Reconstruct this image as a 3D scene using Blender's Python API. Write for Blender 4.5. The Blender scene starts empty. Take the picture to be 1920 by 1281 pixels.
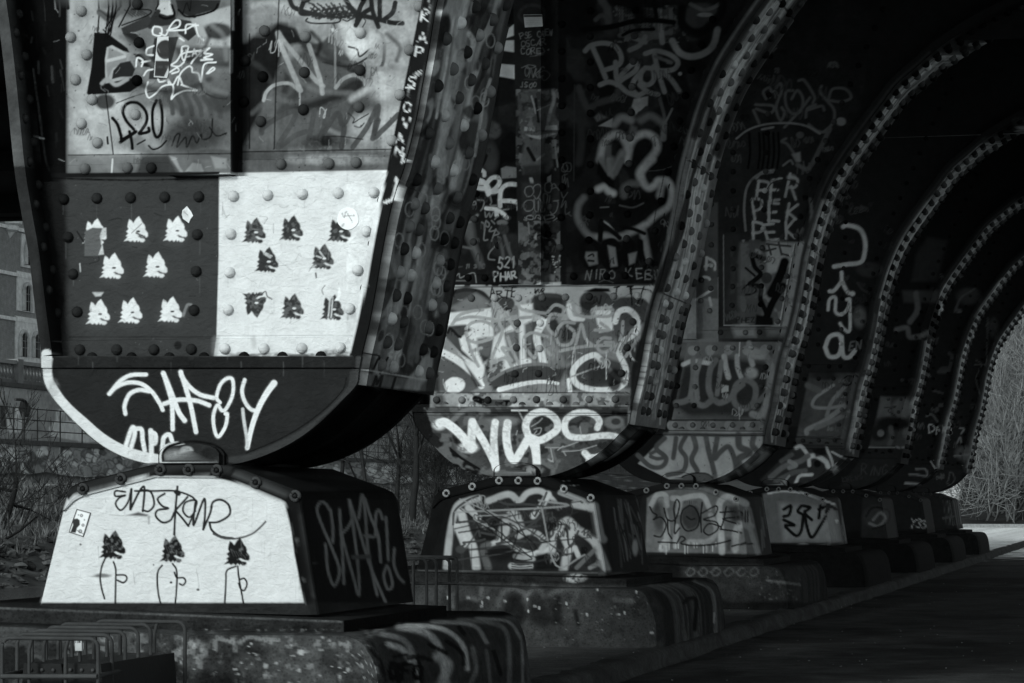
import bpy, math, random
import numpy as np

SC = bpy.context.scene
COL = SC.collection
rad = math.radians
rng = np.random.default_rng(7)
random.seed(7)

# ------------------------------------------------------------------ camera
F, VX, VY, EYE = 5200.0, 2180.0, 941.0, 1.0        # focal length and vanishing point of the row, in photo pixels
TH = math.atan((VX - 960) / F)
cd = bpy.data.cameras.new('camera')
cam = bpy.data.objects.new('camera', cd)
COL.objects.link(cam)
cam.location = (0, 0, EYE)
cam.rotation_euler = (rad(90), 0, TH)
cd.sensor_width = 36
cd.lens = F / 1920 * 36
cd.shift_y = (VY - 640.5) / 1920
cd.clip_start = 0.1
cd.clip_end = 2000
cd.dof.use_dof = False
cd.dof.focus_distance = 16
cd.dof.aperture_fstop = 9
SC.camera = cam

# ------------------------------------------------------------------ sky, sun, exposure
W = bpy.data.worlds.new('World')
SC.world = W
W.use_nodes = True
nt = W.node_tree
nt.nodes.clear()
SUN_EL, SUN_AZ = rad(22), rad(200)                  # azimuth: clockwise from +Y; 200 = behind the camera, to its left
sky = nt.nodes.new('ShaderNodeTexSky')
sky.sky_type = 'NISHITA'
sky.sun_disc = False
sky.sun_elevation = SUN_EL
sky.sun_rotation = SUN_AZ
bw = nt.nodes.new('ShaderNodeRGBToBW')
tint = nt.nodes.new('ShaderNodeCombineColor')
bg = nt.nodes.new('ShaderNodeBackground')
wo = nt.nodes.new('ShaderNodeOutputWorld')
nt.links.new(sky.outputs[0], bw.inputs[0])
for i, k in enumerate((0.93, 1.0, 1.01)):           # the photograph is black and white with a cool tone
    m = nt.nodes.new('ShaderNodeMath')
    m.operation = 'MULTIPLY'
    m.inputs[1].default_value = k
    nt.links.new(bw.outputs[0], m.inputs[0])
    nt.links.new(m.outputs[0], tint.inputs[i])
nt.links.new(tint.outputs[0], bg.inputs[0])
bg.inputs[1].default_value = 0.15
nt.links.new(bg.outputs[0], wo.inputs[0])
sd = bpy.data.lights.new('sun', 'SUN')
sd.energy = 2.1
sd.angle = rad(13)
sd.color = (0.95, 1.0, 0.99)
sun = bpy.data.objects.new('sun', sd)
COL.objects.link(sun)
sun.rotation_euler = (rad(90) - SUN_EL, 0, -SUN_AZ + math.pi)
SC.view_settings.view_transform = 'Standard'
SC.view_settings.look = 'None'
SC.view_settings.exposure = 0.0
SC.view_settings.gamma = 1.0
SC.cycles.transparent_max_bounces = 16

# ------------------------------------------------------------------ pixel <-> point on a plane Y = const
cT, sT = math.cos(TH), math.sin(TH)
def up(px, py, Y):
    px = np.asarray(px, float); py = np.asarray(py, float)
    t = Y / (F * cT + (px - 960) * sT)
    X = t * (-F * sT + (px - 960) * cT)
    return np.stack([X, np.broadcast_to(Y, X.shape), EYE - t * (py - VY)], -1)
def pr(P):
    zc = -P[..., 0] * sT + P[..., 1] * cT
    xc = P[..., 0] * cT + P[..., 1] * sT
    zc = np.maximum(zc, 0.5)
    return 960 + F * xc / zc, VY - F * (P[..., 2] - EYE) / zc

# ------------------------------------------------------------------ names, labels, meshes
def tag(o, label=None, cat=None, group=None, kind=None):
    for k, v in (('label', label), ('category', cat), ('group', group), ('kind', kind)):
        if v: o[k] = v
    return o
def thing(name, loc, label, cat, group=None):
    o = bpy.data.objects.new(name, None)
    COL.objects.link(o)
    o.location = tuple(float(v) for v in loc)
    o.empty_display_size = 0.2
    return tag(o, label, cat, group)

class MB:
    """collects shapes in world coordinates, links them as ONE mesh"""
    def __init__(s):
        s.v, s.q, s.t, s.sq, s.st, s.c, s.n = [], [], [], [], [], [], 0
    def add(s, V, Q=None, T=None, smooth=False, c=None):
        V = np.asarray(V, np.float64).reshape(-1, 3)
        if Q is not None and len(Q):
            Q = np.asarray(Q, np.int64); s.q.append(Q + s.n); s.sq.append(np.full(len(Q), smooth))
        if T is not None and len(T):
            T = np.asarray(T, np.int64); s.t.append(T + s.n); s.st.append(np.full(len(T), smooth))
        s.v.append(V)
        s.c.append(np.full(len(V), np.nan) if c is None else np.broadcast_to(np.asarray(c, float), (len(V),)).copy())
        s.n += len(V)
        return s
    def grid(s, G, smooth=False, c=None, flip=False):
        r, k = G.shape[:2]
        i = np.arange(r * k).reshape(r, k)
        Q = np.stack([i[:-1, :-1], i[:-1, 1:], i[1:, 1:], i[1:, :-1]], -1).reshape(-1, 4)
        if flip: Q = Q[:, ::-1]
        return s.add(G.reshape(-1, 3), Q, None, smooth, None if c is None else np.asarray(c).reshape(-1) if np.ndim(c) else c)
    def box(s, x0, x1, y0, y1, z0, z1, c=None):
        V = [(x, y, z) for z in (z0, z1) for y in (y0, y1) for x in (x0, x1)]
        Q = [(0, 2, 3, 1), (4, 5, 7, 6), (0, 1, 5, 4), (2, 6, 7, 3), (1, 3, 7, 5), (0, 4, 6, 2)]
        return s.add(V, Q, None, False, c)
    def prism(s, A, B, c=None, caps=True, smooth=False):
        """A, B: matching closed outlines (n,3); sides plus fan caps"""
        A = np.asarray(A, float); B = np.asarray(B, float); n = len(A)
        i = np.arange(n); j = (i + 1) % n
        s.add(np.concatenate([A, B]), np.stack([i, j, j + n, i + n], -1), None, smooth, c)
        if caps:
            for K in (A, B):
                s.add(np.concatenate([K, K.mean(0)[None]]), None, np.stack([i, j, np.full(n, n)], -1), False, c)
        return s
    def tube(s, pts, r, n=6, c=None, closed=False):
        P = np.asarray(pts, float); m = len(P)
        rr = np.broadcast_to(np.asarray(r, float), (m,))
        if closed:
            d = np.roll(P, -1, 0) - np.roll(P, 1, 0)
        else:
            d = np.gradient(P, axis=0)
        d /= np.maximum(np.linalg.norm(d, axis=1, keepdims=True), 1e-9)
        ref = np.where(np.abs(d[:, 2:3]) > 0.9, [[1., 0, 0]], [[0., 0, 1]])
        a = np.cross(d, ref); a /= np.maximum(np.linalg.norm(a, axis=1, keepdims=True), 1e-9)
        b = np.cross(d, a)
        th = np.arange(n) * 2 * math.pi / n
        G = P[:, None] + rr[:, None, None] * (a[:, None] * np.cos(th)[None, :, None] + b[:, None] * np.sin(th)[None, :, None])
        i = np.arange(m * n).reshape(m, n)
        nx = np.roll(i, -1, 1)
        if closed:
            Q = np.stack([i, nx, np.roll(nx, -1, 0), np.roll(i, -1, 0)], -1).reshape(-1, 4)
        else:
            Q = np.stack([i[:-1], nx[:-1], nx[1:], i[1:]], -1).reshape(-1, 4)
        s.add(G.reshape(-1, 3), Q, None, True, c)
        if not closed:
            for row, cen in ((i[0], P[0]), (i[-1], P[-1])):
                k = np.arange(n)
                s.add(np.concatenate([G.reshape(-1, 3)[row], cen[None]]), None, np.stack([k, (k + 1) % n, np.full(n, n)], -1), True, c)
        return s
    def domes(s, P, N, r, h, n=10, c=None):
        """rivet heads at P with outward normals N"""
        P = np.asarray(P, float).reshape(-1, 3)
        if not len(P): return s
        N = np.broadcast_to(np.asarray(N, float), P.shape)
        N = N / np.linalg.norm(N, axis=1, keepdims=True)
        ref = np.where(np.abs(N[:, 2:3]) > 0.9, [[1., 0, 0]], [[0., 0, 1]])
        a = np.cross(N, ref); a /= np.linalg.norm(a, axis=1, keepdims=True)
        b = np.cross(N, a)
        th = np.arange(n) * 2 * math.pi / n
        ph = np.array([-0.15, 0.35, 0.75, 1.15])
        rings = []
        for p in ph:
            rings.append(P[:, None] + r * math.cos(p) * (a[:, None] * np.cos(th)[None, :, None] + b[:, None] * np.sin(th)[None, :, None]) + h * math.sin(p) * N[:, None])
        V = np.concatenate(rings + [(P + h * N)[:, None]], 1)          # (m, 4n+1, 3)
        k = np.arange(n); k2 = (k + 1) % n
        Q = np.concatenate([np.stack([k + j * n, k2 + j * n, k2 + (j + 1) * n, k + (j + 1) * n], -1) for j in range(3)])
        T = np.stack([k + 3 * n, k2 + 3 * n, np.full(n, 4 * n)], -1)
        off = (np.arange(len(P)) * (4 * n + 1))[:, None, None]
        cc = None
        if c is not None:
            cc = np.repeat(np.broadcast_to(np.asarray(c, float), (len(P),)), 4 * n + 1)
        return s.add(V.reshape(-1, 3), (Q[None] + off).reshape(-1, 4), (T[None] + off).reshape(-1, 3), True, cc)
    def build(s, name, mat, parent=None, paint=None, base=0.03):
        V = np.concatenate(s.v)
        c = np.concatenate(s.c)
        if paint is not None:
            m = np.isnan(c)
            if m.any():
                x, y = pr(V[m])
                c[m] = paint(x, y)
        c = np.where(np.isnan(c), base, c)
        if parent is not None:
            V = V - np.array(parent_loc(parent))
        Q = np.concatenate(s.q) if s.q else np.zeros((0, 4), np.int64)
        T = np.concatenate(s.t) if s.t else np.zeros((0, 3), np.int64)
        me = bpy.data.meshes.new(name)
        me.vertices.add(len(V)); me.vertices.foreach_set('co', V.astype(np.float32).ravel())
        loops = np.concatenate([Q.ravel(), T.ravel()]).astype(np.int32)
        me.loops.add(len(loops)); me.loops.foreach_set('vertex_index', loops)
        ls = np.concatenate([np.arange(len(Q)) * 4, len(Q) * 4 + np.arange(len(T)) * 3]).astype(np.int32)
        me.polygons.add(len(ls)); me.polygons.foreach_set('loop_start', ls)
        sm = np.concatenate(s.sq + s.st) if (s.sq or s.st) else np.zeros(0, bool)
        me.update(calc_edges=True)
        me.polygons.foreach_set('use_smooth', sm)
        at = me.color_attributes.new('paint', 'FLOAT_COLOR', 'POINT')
        c4 = np.stack([c * 0.965, c, c * 1.005, np.ones_like(c)], -1).astype(np.float32)
        at.data.foreach_set('color', c4.ravel())
        me.materials.append(mat)
        me.validate()
        o = bpy.data.objects.new(name, me)
        COL.objects.link(o)
        if parent is not None: o.parent = parent
        return o

def parent_loc(p):
    x, y, z = p.location
    while p.parent is not None:
        p = p.parent
        x += p.location.x; y += p.location.y; z += p.location.z
    return (x, y, z)

# ------------------------------------------------------------------ materials (all procedural)
def mat_paint(name, rough=0.5, bump=0.25, scale=14.0, var=0.25, spec=0.4, fine=90.0, dots=0.0, wrinkle=0.0):
    """painted / weathered surface: tone from the paint applied to the mesh, broken up by noise"""
    m = bpy.data.materials.new(name)
    m.use_nodes = True
    n = m.node_tree
    b = n.nodes['Principled BSDF']
    at = n.nodes.new('ShaderNodeAttribute'); at.attribute_name = 'paint'
    tc = n.nodes.new('ShaderNodeTexCoord')
    n1 = n.nodes.new('ShaderNodeTexNoise'); n1.inputs['Scale'].default_value = scale; n1.inputs['Detail'].default_value = 8; n1.inputs['Roughness'].default_value = 0.65
    n2 = n.nodes.new('ShaderNodeTexNoise'); n2.inputs['Scale'].default_value = fine; n2.inputs['Detail'].default_value = 4
    n.links.new(tc.outputs['Object'], n1.inputs['Vector'])
    n.links.new(tc.outputs['Object'], n2.inputs['Vector'])
    mr = n.nodes.new('ShaderNodeMapRange')
    mr.inputs[1].default_value = 0.25; mr.inputs[2].default_value = 0.75
    mr.inputs[3].default_value = 1 - var; mr.inputs[4].default_value = 1 + var * 0.6
    n.links.new(n1.outputs[0], mr.inputs[0])
    mx = n.nodes.new('ShaderNodeMix'); mx.data_type = 'RGBA'; mx.blend_type = 'MULTIPLY'; mx.inputs[0].default_value = 1
    n.links.new(at.outputs['Color'], mx.inputs[6])
    n.links.new(mr.outputs[0], mx.inputs[7])
    last = mx.outputs[2]
    if dots:
        vo = n.nodes.new('ShaderNodeTexVoronoi'); vo.inputs['Scale'].default_value = 60
        n.links.new(tc.outputs['Object'], vo.inputs['Vector'])
        md = n.nodes.new('ShaderNodeMapRange'); md.inputs[1].default_value = 0.1; md.inputs[2].default_value = 0.5
        md.inputs[3].default_value = 1 - dots; md.inputs[4].default_value = 1 + dots
        n.links.new(vo.outputs['Distance'], md.inputs[0])
        m2 = n.nodes.new('ShaderNodeMix'); m2.data_type = 'RGBA'; m2.blend_type = 'MULTIPLY'; m2.inputs[0].default_value = 1
        n.links.new(last, m2.inputs[6]); n.links.new(md.outputs[0], m2.inputs[7])
        last = m2.outputs[2]
    n.links.new(last, b.inputs['Base Color'])
    rr = n.nodes.new('ShaderNodeMapRange'); rr.inputs[3].default_value = rough - 0.12; rr.inputs[4].default_value = rough + 0.15
    n.links.new(n1.outputs[0], rr.inputs[0]); n.links.new(rr.outputs[0], b.inputs['Roughness'])
    b.inputs['Specular IOR Level'].default_value = spec
    if wrinkle:
        mp = n.nodes.new('ShaderNodeMapping'); mp.inputs['Scale'].default_value = (10, 10, 19)
        n.links.new(tc.outputs['Object'], mp.inputs['Vector'])
        n3 = n.nodes.new('ShaderNodeTexNoise'); n3.inputs['Scale'].default_value = 1.6; n3.inputs['Detail'].default_value = 5; n3.inputs['Distortion'].default_value = 0.8
        n.links.new(mp.outputs[0], n3.inputs['Vector'])
    ad = n.nodes.new('ShaderNodeMath'); ad.operation = 'MULTIPLY_ADD'; ad.inputs[1].default_value = 0.35
    n.links.new(n2.outputs[0], ad.inputs[0]); n.links.new((n3 if wrinkle else n1).outputs[0], ad.inputs[2])
    bp = n.nodes.new('ShaderNodeBump'); bp.inputs['Strength'].default_value = bump; bp.inputs['Distance'].default_value = 0.02
    n.links.new(ad.outputs[0], bp.inputs['Height'])
    n.links.new(bp.outputs[0], b.inputs['Normal'])
    return m
M_STEEL = mat_paint('painted_steel', 0.68, 0.16, 9, 0.26, 0.015)
M_THICK = mat_paint('thick_paint', 0.66, 0.5, 16, 0.12, 0.03, 70, wrinkle=1.0)
M_SOFFIT = mat_paint('worn_steel', 0.6, 0.3, 12, 0.4, 0.03, 80)
M_CONC = mat_paint('rough_concrete', 0.88, 0.8, 12, 0.5, 0.03, 60, dots=0.22)
M_DARK = mat_paint('dark_steel', 0.65, 0.2, 8, 0.4, 0.06)
M_GROUND = mat_paint('asphalt', 0.92, 0.8, 5.0, 0.6, 0.05, 60, dots=0.4)
M_EARTH = mat_paint('earth', 0.95, 0.6, 1.2, 0.45, 0.1, 12)
M_STONE = mat_paint('stone', 0.9, 0.6, 3, 0.35, 0.15, 20)
M_BARK = mat_paint('bark', 0.9, 0.4, 6, 0.3, 0.1, 40)
M_PAPER = mat_paint('paper', 0.6, 0.05, 20, 0.08, 0.25)

# ------------------------------------------------------------------ canvas: paint laid on by numpy, sampled by mesh vertices
def lin(v):
    v = np.asarray(v, float) / 255.0
    return np.where(v <= 0.04045, v / 12.92, ((v + 0.055) / 1.055) ** 2.4)
def vnoise(h, w, cy, cx, oct=4, seed=0, pers=0.55):
    """value noise in 0..1, cells of cy x cx pixels"""
    g = np.random.default_rng(seed)
    out = np.zeros((h, w), np.float32); amp = 1.0; tot = 0
    for o in range(oct):
        ny, nx = int(h / cy) + 3, int(w / cx) + 3
        A = g.random((ny, nx), dtype=np.float32)
        yy = np.arange(h) / cy; xx = np.arange(w) / cx
        y0 = yy.astype(int); x0 = xx.astype(int)
        fy = (yy - y0); fx = (xx - x0)
        fy = (fy * fy * (3 - 2 * fy))[:, None].astype(np.float32); fx = (fx * fx * (3 - 2 * fx))[None].astype(np.float32)
        a = A[y0][:, x0]; b = A[y0][:, x0 + 1]; c = A[y0 + 1][:, x0]; d = A[y0 + 1][:, x0 + 1]
        out += amp * ((a * (1 - fx) + b * fx) * (1 - fy) + (c * (1 - fx) + d * fx) * fy)
        tot += amp; amp *= pers
        cy = max(cy / 2, 1.0); cx = max(cx / 2, 1.0)
    return out / tot
NZ = vnoise(1300, 1940, 40, 40, 5, 3)                # shared break-up noise
NF = vnoise(1300, 1940, 5, 5, 2, 5)
NS = vnoise(1300, 1940, 90, 4, 3, 9)                 # vertical streaks
def smooth_pts(P, sub=6):
    P = np.asarray(P, float)
    if len(P) < 3: return P
    Q = np.concatenate([2 * P[:1] - P[1:2], P, 2 * P[-1:] - P[-2:-1]])
    t = np.linspace(0, 1, sub, endpoint=False)[:, None]
    out = []
    for i in range(1, len(Q) - 2):
        p0, p1, p2, p3 = Q[i - 1:i + 3]
        out.append(0.5 * (2 * p1 + (p2 - p0) * t + (2 * p0 - 5 * p1 + 4 * p2 - p3) * t ** 2 + (3 * p1 - p0 - 3 * p2 + p3) * t ** 3))
    return np.concatenate(out + [P[-1:]])

class Canvas:
    """a painted skin in photo-pixel coordinates over one plane; v = tone as photographed, gain = light it stands in"""
    def __init__(s, x0, y0, x1, y1, v, gain):
        s.x0, s.y0 = x0, y0
        s.w, s.h = x1 - x0, y1 - y0
        s.gain = gain
        s.A = np.full((s.h, s.w), s.alb(v), np.float32)
    def alb(s, v):
        return np.clip(lin(v) / s.gain, 0.004, 0.86)
    def win(s, xa, ya, xb, yb):
        xa = max(int(xa) - s.x0, 0); ya = max(int(ya) - s.y0, 0)
        xb = min(int(xb) + 1 - s.x0, s.w); yb = min(int(yb) + 1 - s.y0, s.h)
        if xb <= xa or yb <= ya: return None
        yy, xx = np.mgrid[ya:yb, xa:xb]
        return (slice(ya, yb), slice(xa, xb)), xx + s.x0, yy + s.y0
    def nz(s, N, xx, yy, dx=0, dy=0):
        return N[(yy + dy) % N.shape[0], (xx + dx) % N.shape[1]]
    def mix(s, sl, al, v):
        s.A[sl] = s.A[sl] * (1 - al) + s.alb(v) * al
    def st(s, P, w, v, soft=0.25, a=1.0, sm=True, rough=0.0, taper=None):
        """a stroke: polyline of photo pixels, width w"""
        P = smooth_pts(P) if sm else np.asarray(P, float)
        m = w * 0.5 * (1 + soft) + 2
        r = s.win(P[:, 0].min() - m, P[:, 1].min() - m, P[:, 0].max() + m, P[:, 1].max() + m)
        if r is None: return
        sl, xx, yy = r
        D = np.full(xx.shape, 1e9, np.float32)
        n = len(P)
        if n == 1: D = np.hypot(xx - P[0, 0], yy - P[0, 1])
        for i in range(n - 1):
            (ax, ay), (bx, by) = P[i], P[i + 1]
            bxl, bxh = min(ax, bx) - m, max(ax, bx) + m
            byl, byh = min(ay, by) - m, max(ay, by) + m
            i0 = max(int(byl) - s.y0 - sl[0].start, 0); i1 = max(int(byh) + 2 - s.y0 - sl[0].start, 0)
            j0 = max(int(bxl) - s.x0 - sl[1].start, 0); j1 = max(int(bxh) + 2 - s.x0 - sl[1].start, 0)
            sx = xx[i0:i1, j0:j1]; sy = yy[i0:i1, j0:j1]
            if sx.size == 0: continue
            dx, dy = bx - ax, by - ay
            L = dx * dx + dy * dy + 1e-9
            t = np.clip(((sx - ax) * dx + (sy - ay) * dy) / L, 0, 1)
            d = np.hypot(sx - ax - t * dx, sy - ay - t * dy)
            if taper is not None:
                tt = (i + t) / (n - 1)
                d = d / (taper[0] + (taper[1] - taper[0]) * tt)
            D[i0:i1, j0:j1] = np.minimum(D[i0:i1, j0:j1], d)
        hw = w * 0.5
        e = max(soft * hw, 0.7)
        al = np.clip((hw + e - D) / (2 * e), 0, 1)
        al = al * al * (3 - 2 * al)
        if rough:
            al = al * np.clip(1 - rough * np.clip((s.nz(NF, xx, yy) - 0.5) * 6 + (s.nz(NZ, xx, yy) - 0.5) * 4, 0, 1), 0, 1)
        if w > 4.5:                                   # spray: thin overspray round the line, uneven cover along it
            ov = np.clip(1 - D / (hw * 1.0 + 3.5), 0, 1) * 0.22 * (s.nz(NF, xx, yy, 7, 3) > 0.5)
            al = np.maximum(al * np.clip(1.12 - 0.75 * np.clip(s.nz(NZ, xx, yy, int(P[0, 0]), 11) - 0.42, 0, 1), 0, 1), ov)
        s.mix(sl, al * a, v)
    def poly(s, P, v, a=1.0, soft=0.8, rough=0.0, sm=False):
        P = np.asarray(P, float)
        if sm: P = smooth_pts(np.concatenate([P, P[:1]]))
        r = s.win(P[:, 0].min() - 3, P[:, 1].min() - 3, P[:, 0].max() + 3, P[:, 1].max() + 3)
        if r is None: return
        sl, xx, yy = r
        ins = np.zeros(xx.shape, bool)
        D = np.full(xx.shape, 1e9, np.float32)
        n = len(P)
        for i in range(n):
            (ax, ay), (bx, by) = P[i], P[(i + 1) % n]
            if ay != by:
                c = (ay > yy) != (by > yy)
                ins ^= c & (xx < (bx - ax) * (yy - ay) / (by - ay) + ax)
            dx, dy = bx - ax, by - ay
            t = np.clip(((xx - ax) * dx + (yy - ay) * dy) / (dx * dx + dy * dy + 1e-9), 0, 1)
            D = np.minimum(D, np.hypot(xx - ax - t * dx, yy - ay - t * dy))
        sd_ = np.where(ins, D, -D)
        al = np.clip((sd_ + soft) / (2 * soft), 0, 1)
        if rough:
            al = al * np.clip(1 - rough * np.clip((s.nz(NF, xx, yy) - 0.5) * 6 + (s.nz(NZ, xx, yy) - 0.5) * 5, 0, 1), 0, 1)
        s.mix(sl, al * a, v)
    def blob(s, x, y, rx, ry, v, a=1.0, soft=0.5, ang=0.0, rough=0.0):
        R_ = max(rx, ry) * 1.3 + 2
        r = s.win(x - R_, y - R_, x + R_, y + R_)
        if r is None: return
        sl, xx, yy = r
        c_, s_ = math.cos(ang), math.sin(ang)
        dx, dy = xx - x, yy - y
        d = np.hypot((dx * c_ + dy * s_) / rx, (-dx * s_ + dy * c_) / ry)
        d = d + (s.nz(NZ, xx, yy, int(x), int(y)) - 0.5) * 0.35
        al = np.clip((1 + soft * 0.5 - d) / soft, 0, 1)
        al = al * al * (3 - 2 * al)
        if rough:
            al = al * np.clip(1 - rough * np.clip((s.nz(NF, xx, yy) - 0.5) * 6, 0, 1), 0, 1)
        s.mix(sl, al * a, v)
    def drip(s, x, y, L, w, v, a=0.9):
        s.st([(x, y), (x + 0.3, y + L * 0.6), (x, y + L)], w, v, 0.3, a, False, taper=(1.0, 0.7))
    def dirt(s, xa, ya, xb, yb, amt=0.3, cell=0, seed=0, streak=0.0):
        r = s.win(xa, ya, xb, yb)
        if r is None: return
        sl, xx, yy = r
        k = 1 + amt * 2 * (s.nz(NZ, xx, yy, seed * 37, seed * 53) - 0.5)
        k *= 1 + amt * 0.8 * (s.nz(NF, xx, yy, seed * 11, seed * 17) - 0.5)
        if streak: k *= 1 + streak * 2 * (s.nz(NS, xx, yy, seed * 29, 0) - 0.5)
        s.A[sl] *= np.clip(k, 0.15, 1.9)
    def spots(s, xa, ya, xb, yb, n, r0, r1, v, a=1.0, seed=1):
        g = np.random.default_rng(seed)
        for _ in range(n):
            x, y = g.uniform(xa, xb), g.uniform(ya, yb)
            s.blob(x, y, g.uniform(r0, r1), g.uniform(r0, r1), v, a, 0.6)
    def tiles(s, xa, ya, xb, yb, tones, cell=30, seed=0, a=1.0, thr=0.5):
        """ragged overlapping patches of old paint"""
        r = s.win(xa, ya, xb, yb)
        if r is None: return
        sl, xx, yy = r
        for k, v in enumerate(tones):
            N = vnoise(sl[0].stop - sl[0].start, sl[1].stop - sl[1].start, cell, cell, 3, seed + k * 7)
            s.mix(sl, np.clip((N - thr) * 14, 0, 1) * a, v)
    def text(s, t, x, y, h, v, w=2.0, ang=0.0, slant=0.12, gap=0.28, wid=0.62, a=1.0, soft=0.3, jit=0.06, seed=0, down=False, rough=0.0):
        g = np.random.default_rng(seed + len(t))
        cx, cy = 0.0, 0.0
        ca, sa = math.cos(ang), math.sin(ang)
        for ch in t:
            if ch != ' ':
                ro, sx, sy, oy = g.normal(0, 0.10), g.uniform(.82, 1.15), g.uniform(.82, 1.15), g.normal(0, .06)
                sh = g.normal(0, 0.05, 2)
                for pl in FONT.get(ch.upper(), []):
                    P = np.array(pl, float)
                    P = P + g.normal(0, jit, P.shape) * 0.7
                    qx, qy = P[:, 0] * sx * wid + P[:, 1] ** 2 * sh[0], P[:, 1] * sy + P[:, 0] ** 2 * sh[1] + oy
                    lx = cx + (qx + qy * (slant + ro)) * h
                    ly = cy - (qy - qx * ro) * h
                    X = x + lx * ca - ly * sa; Y = y + lx * sa + ly * ca
                    s.st(np.stack([X, Y], -1), w, v, soft, a, len(pl) > 3, rough)
            if down: cy += h * (1 + gap)
            else: cx += h * (wid + gap) * (0.6 if ch in "I!1.'" else 1)
    def scrawl(s, x, y, h, n, v, w=1.5, a=0.9, seed=0, ang=0.0):
        """illegible hand-drawn loops, as old tags look"""
        g = np.random.default_rng(seed)
        P, cx = [], 0.0
        for i in range(n):
            P += [(cx + g.uniform(0, .2), g.uniform(-.1, .2)), (cx + g.uniform(.1, .5), g.uniform(.6, 1.1)), (cx + g.uniform(.3, .7), g.uniform(.3, .6)), (cx + g.uniform(.2, .6), g.uniform(-.2, .1))]
            cx += g.uniform(.35, .6)
        P = np.array(P) * h
        s.st(np.stack([x + P[:, 0] * math.cos(ang) + P[:, 1] * math.sin(ang), y + P[:, 0] * math.sin(ang) - P[:, 1] * math.cos(ang)], -1), w, v, .4, a)
    def cracks(s, P0, P1, n, v, L=14, w=1.0, a=.6, seed=0):
        g = np.random.default_rng(seed)
        for _ in range(n):
            x, y = g.uniform(P0[0], P1[0]), g.uniform(P0[1], P1[1])
            d = g.uniform(0, 3.14)
            s.st([(x, y), (x + L * .5 * math.cos(d) + g.normal(0, 2), y + L * .5 * math.sin(d)), (x + L * math.cos(d), y + L * math.sin(d) + g.normal(0, 2))], w, v, .4, a * g.uniform(.4, 1), False)
    def sample(s, x, y):
        xi = np.clip(x - s.x0, 0, s.w - 1.001); yi = np.clip(y - s.y0, 0, s.h - 1.001)
        x0 = xi.astype(int); y0 = yi.astype(int)
        fx = xi - x0; fy = yi - y0
        x1 = np.minimum(x0 + 1, s.w - 1); y1 = np.minimum(y0 + 1, s.h - 1)
        A = s.A
        return (A[y0, x0] * (1 - fx) + A[y0, x1] * fx) * (1 - fy) + (A[y1, x0] * (1 - fx) + A[y1, x1] * fx) * fy

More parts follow.
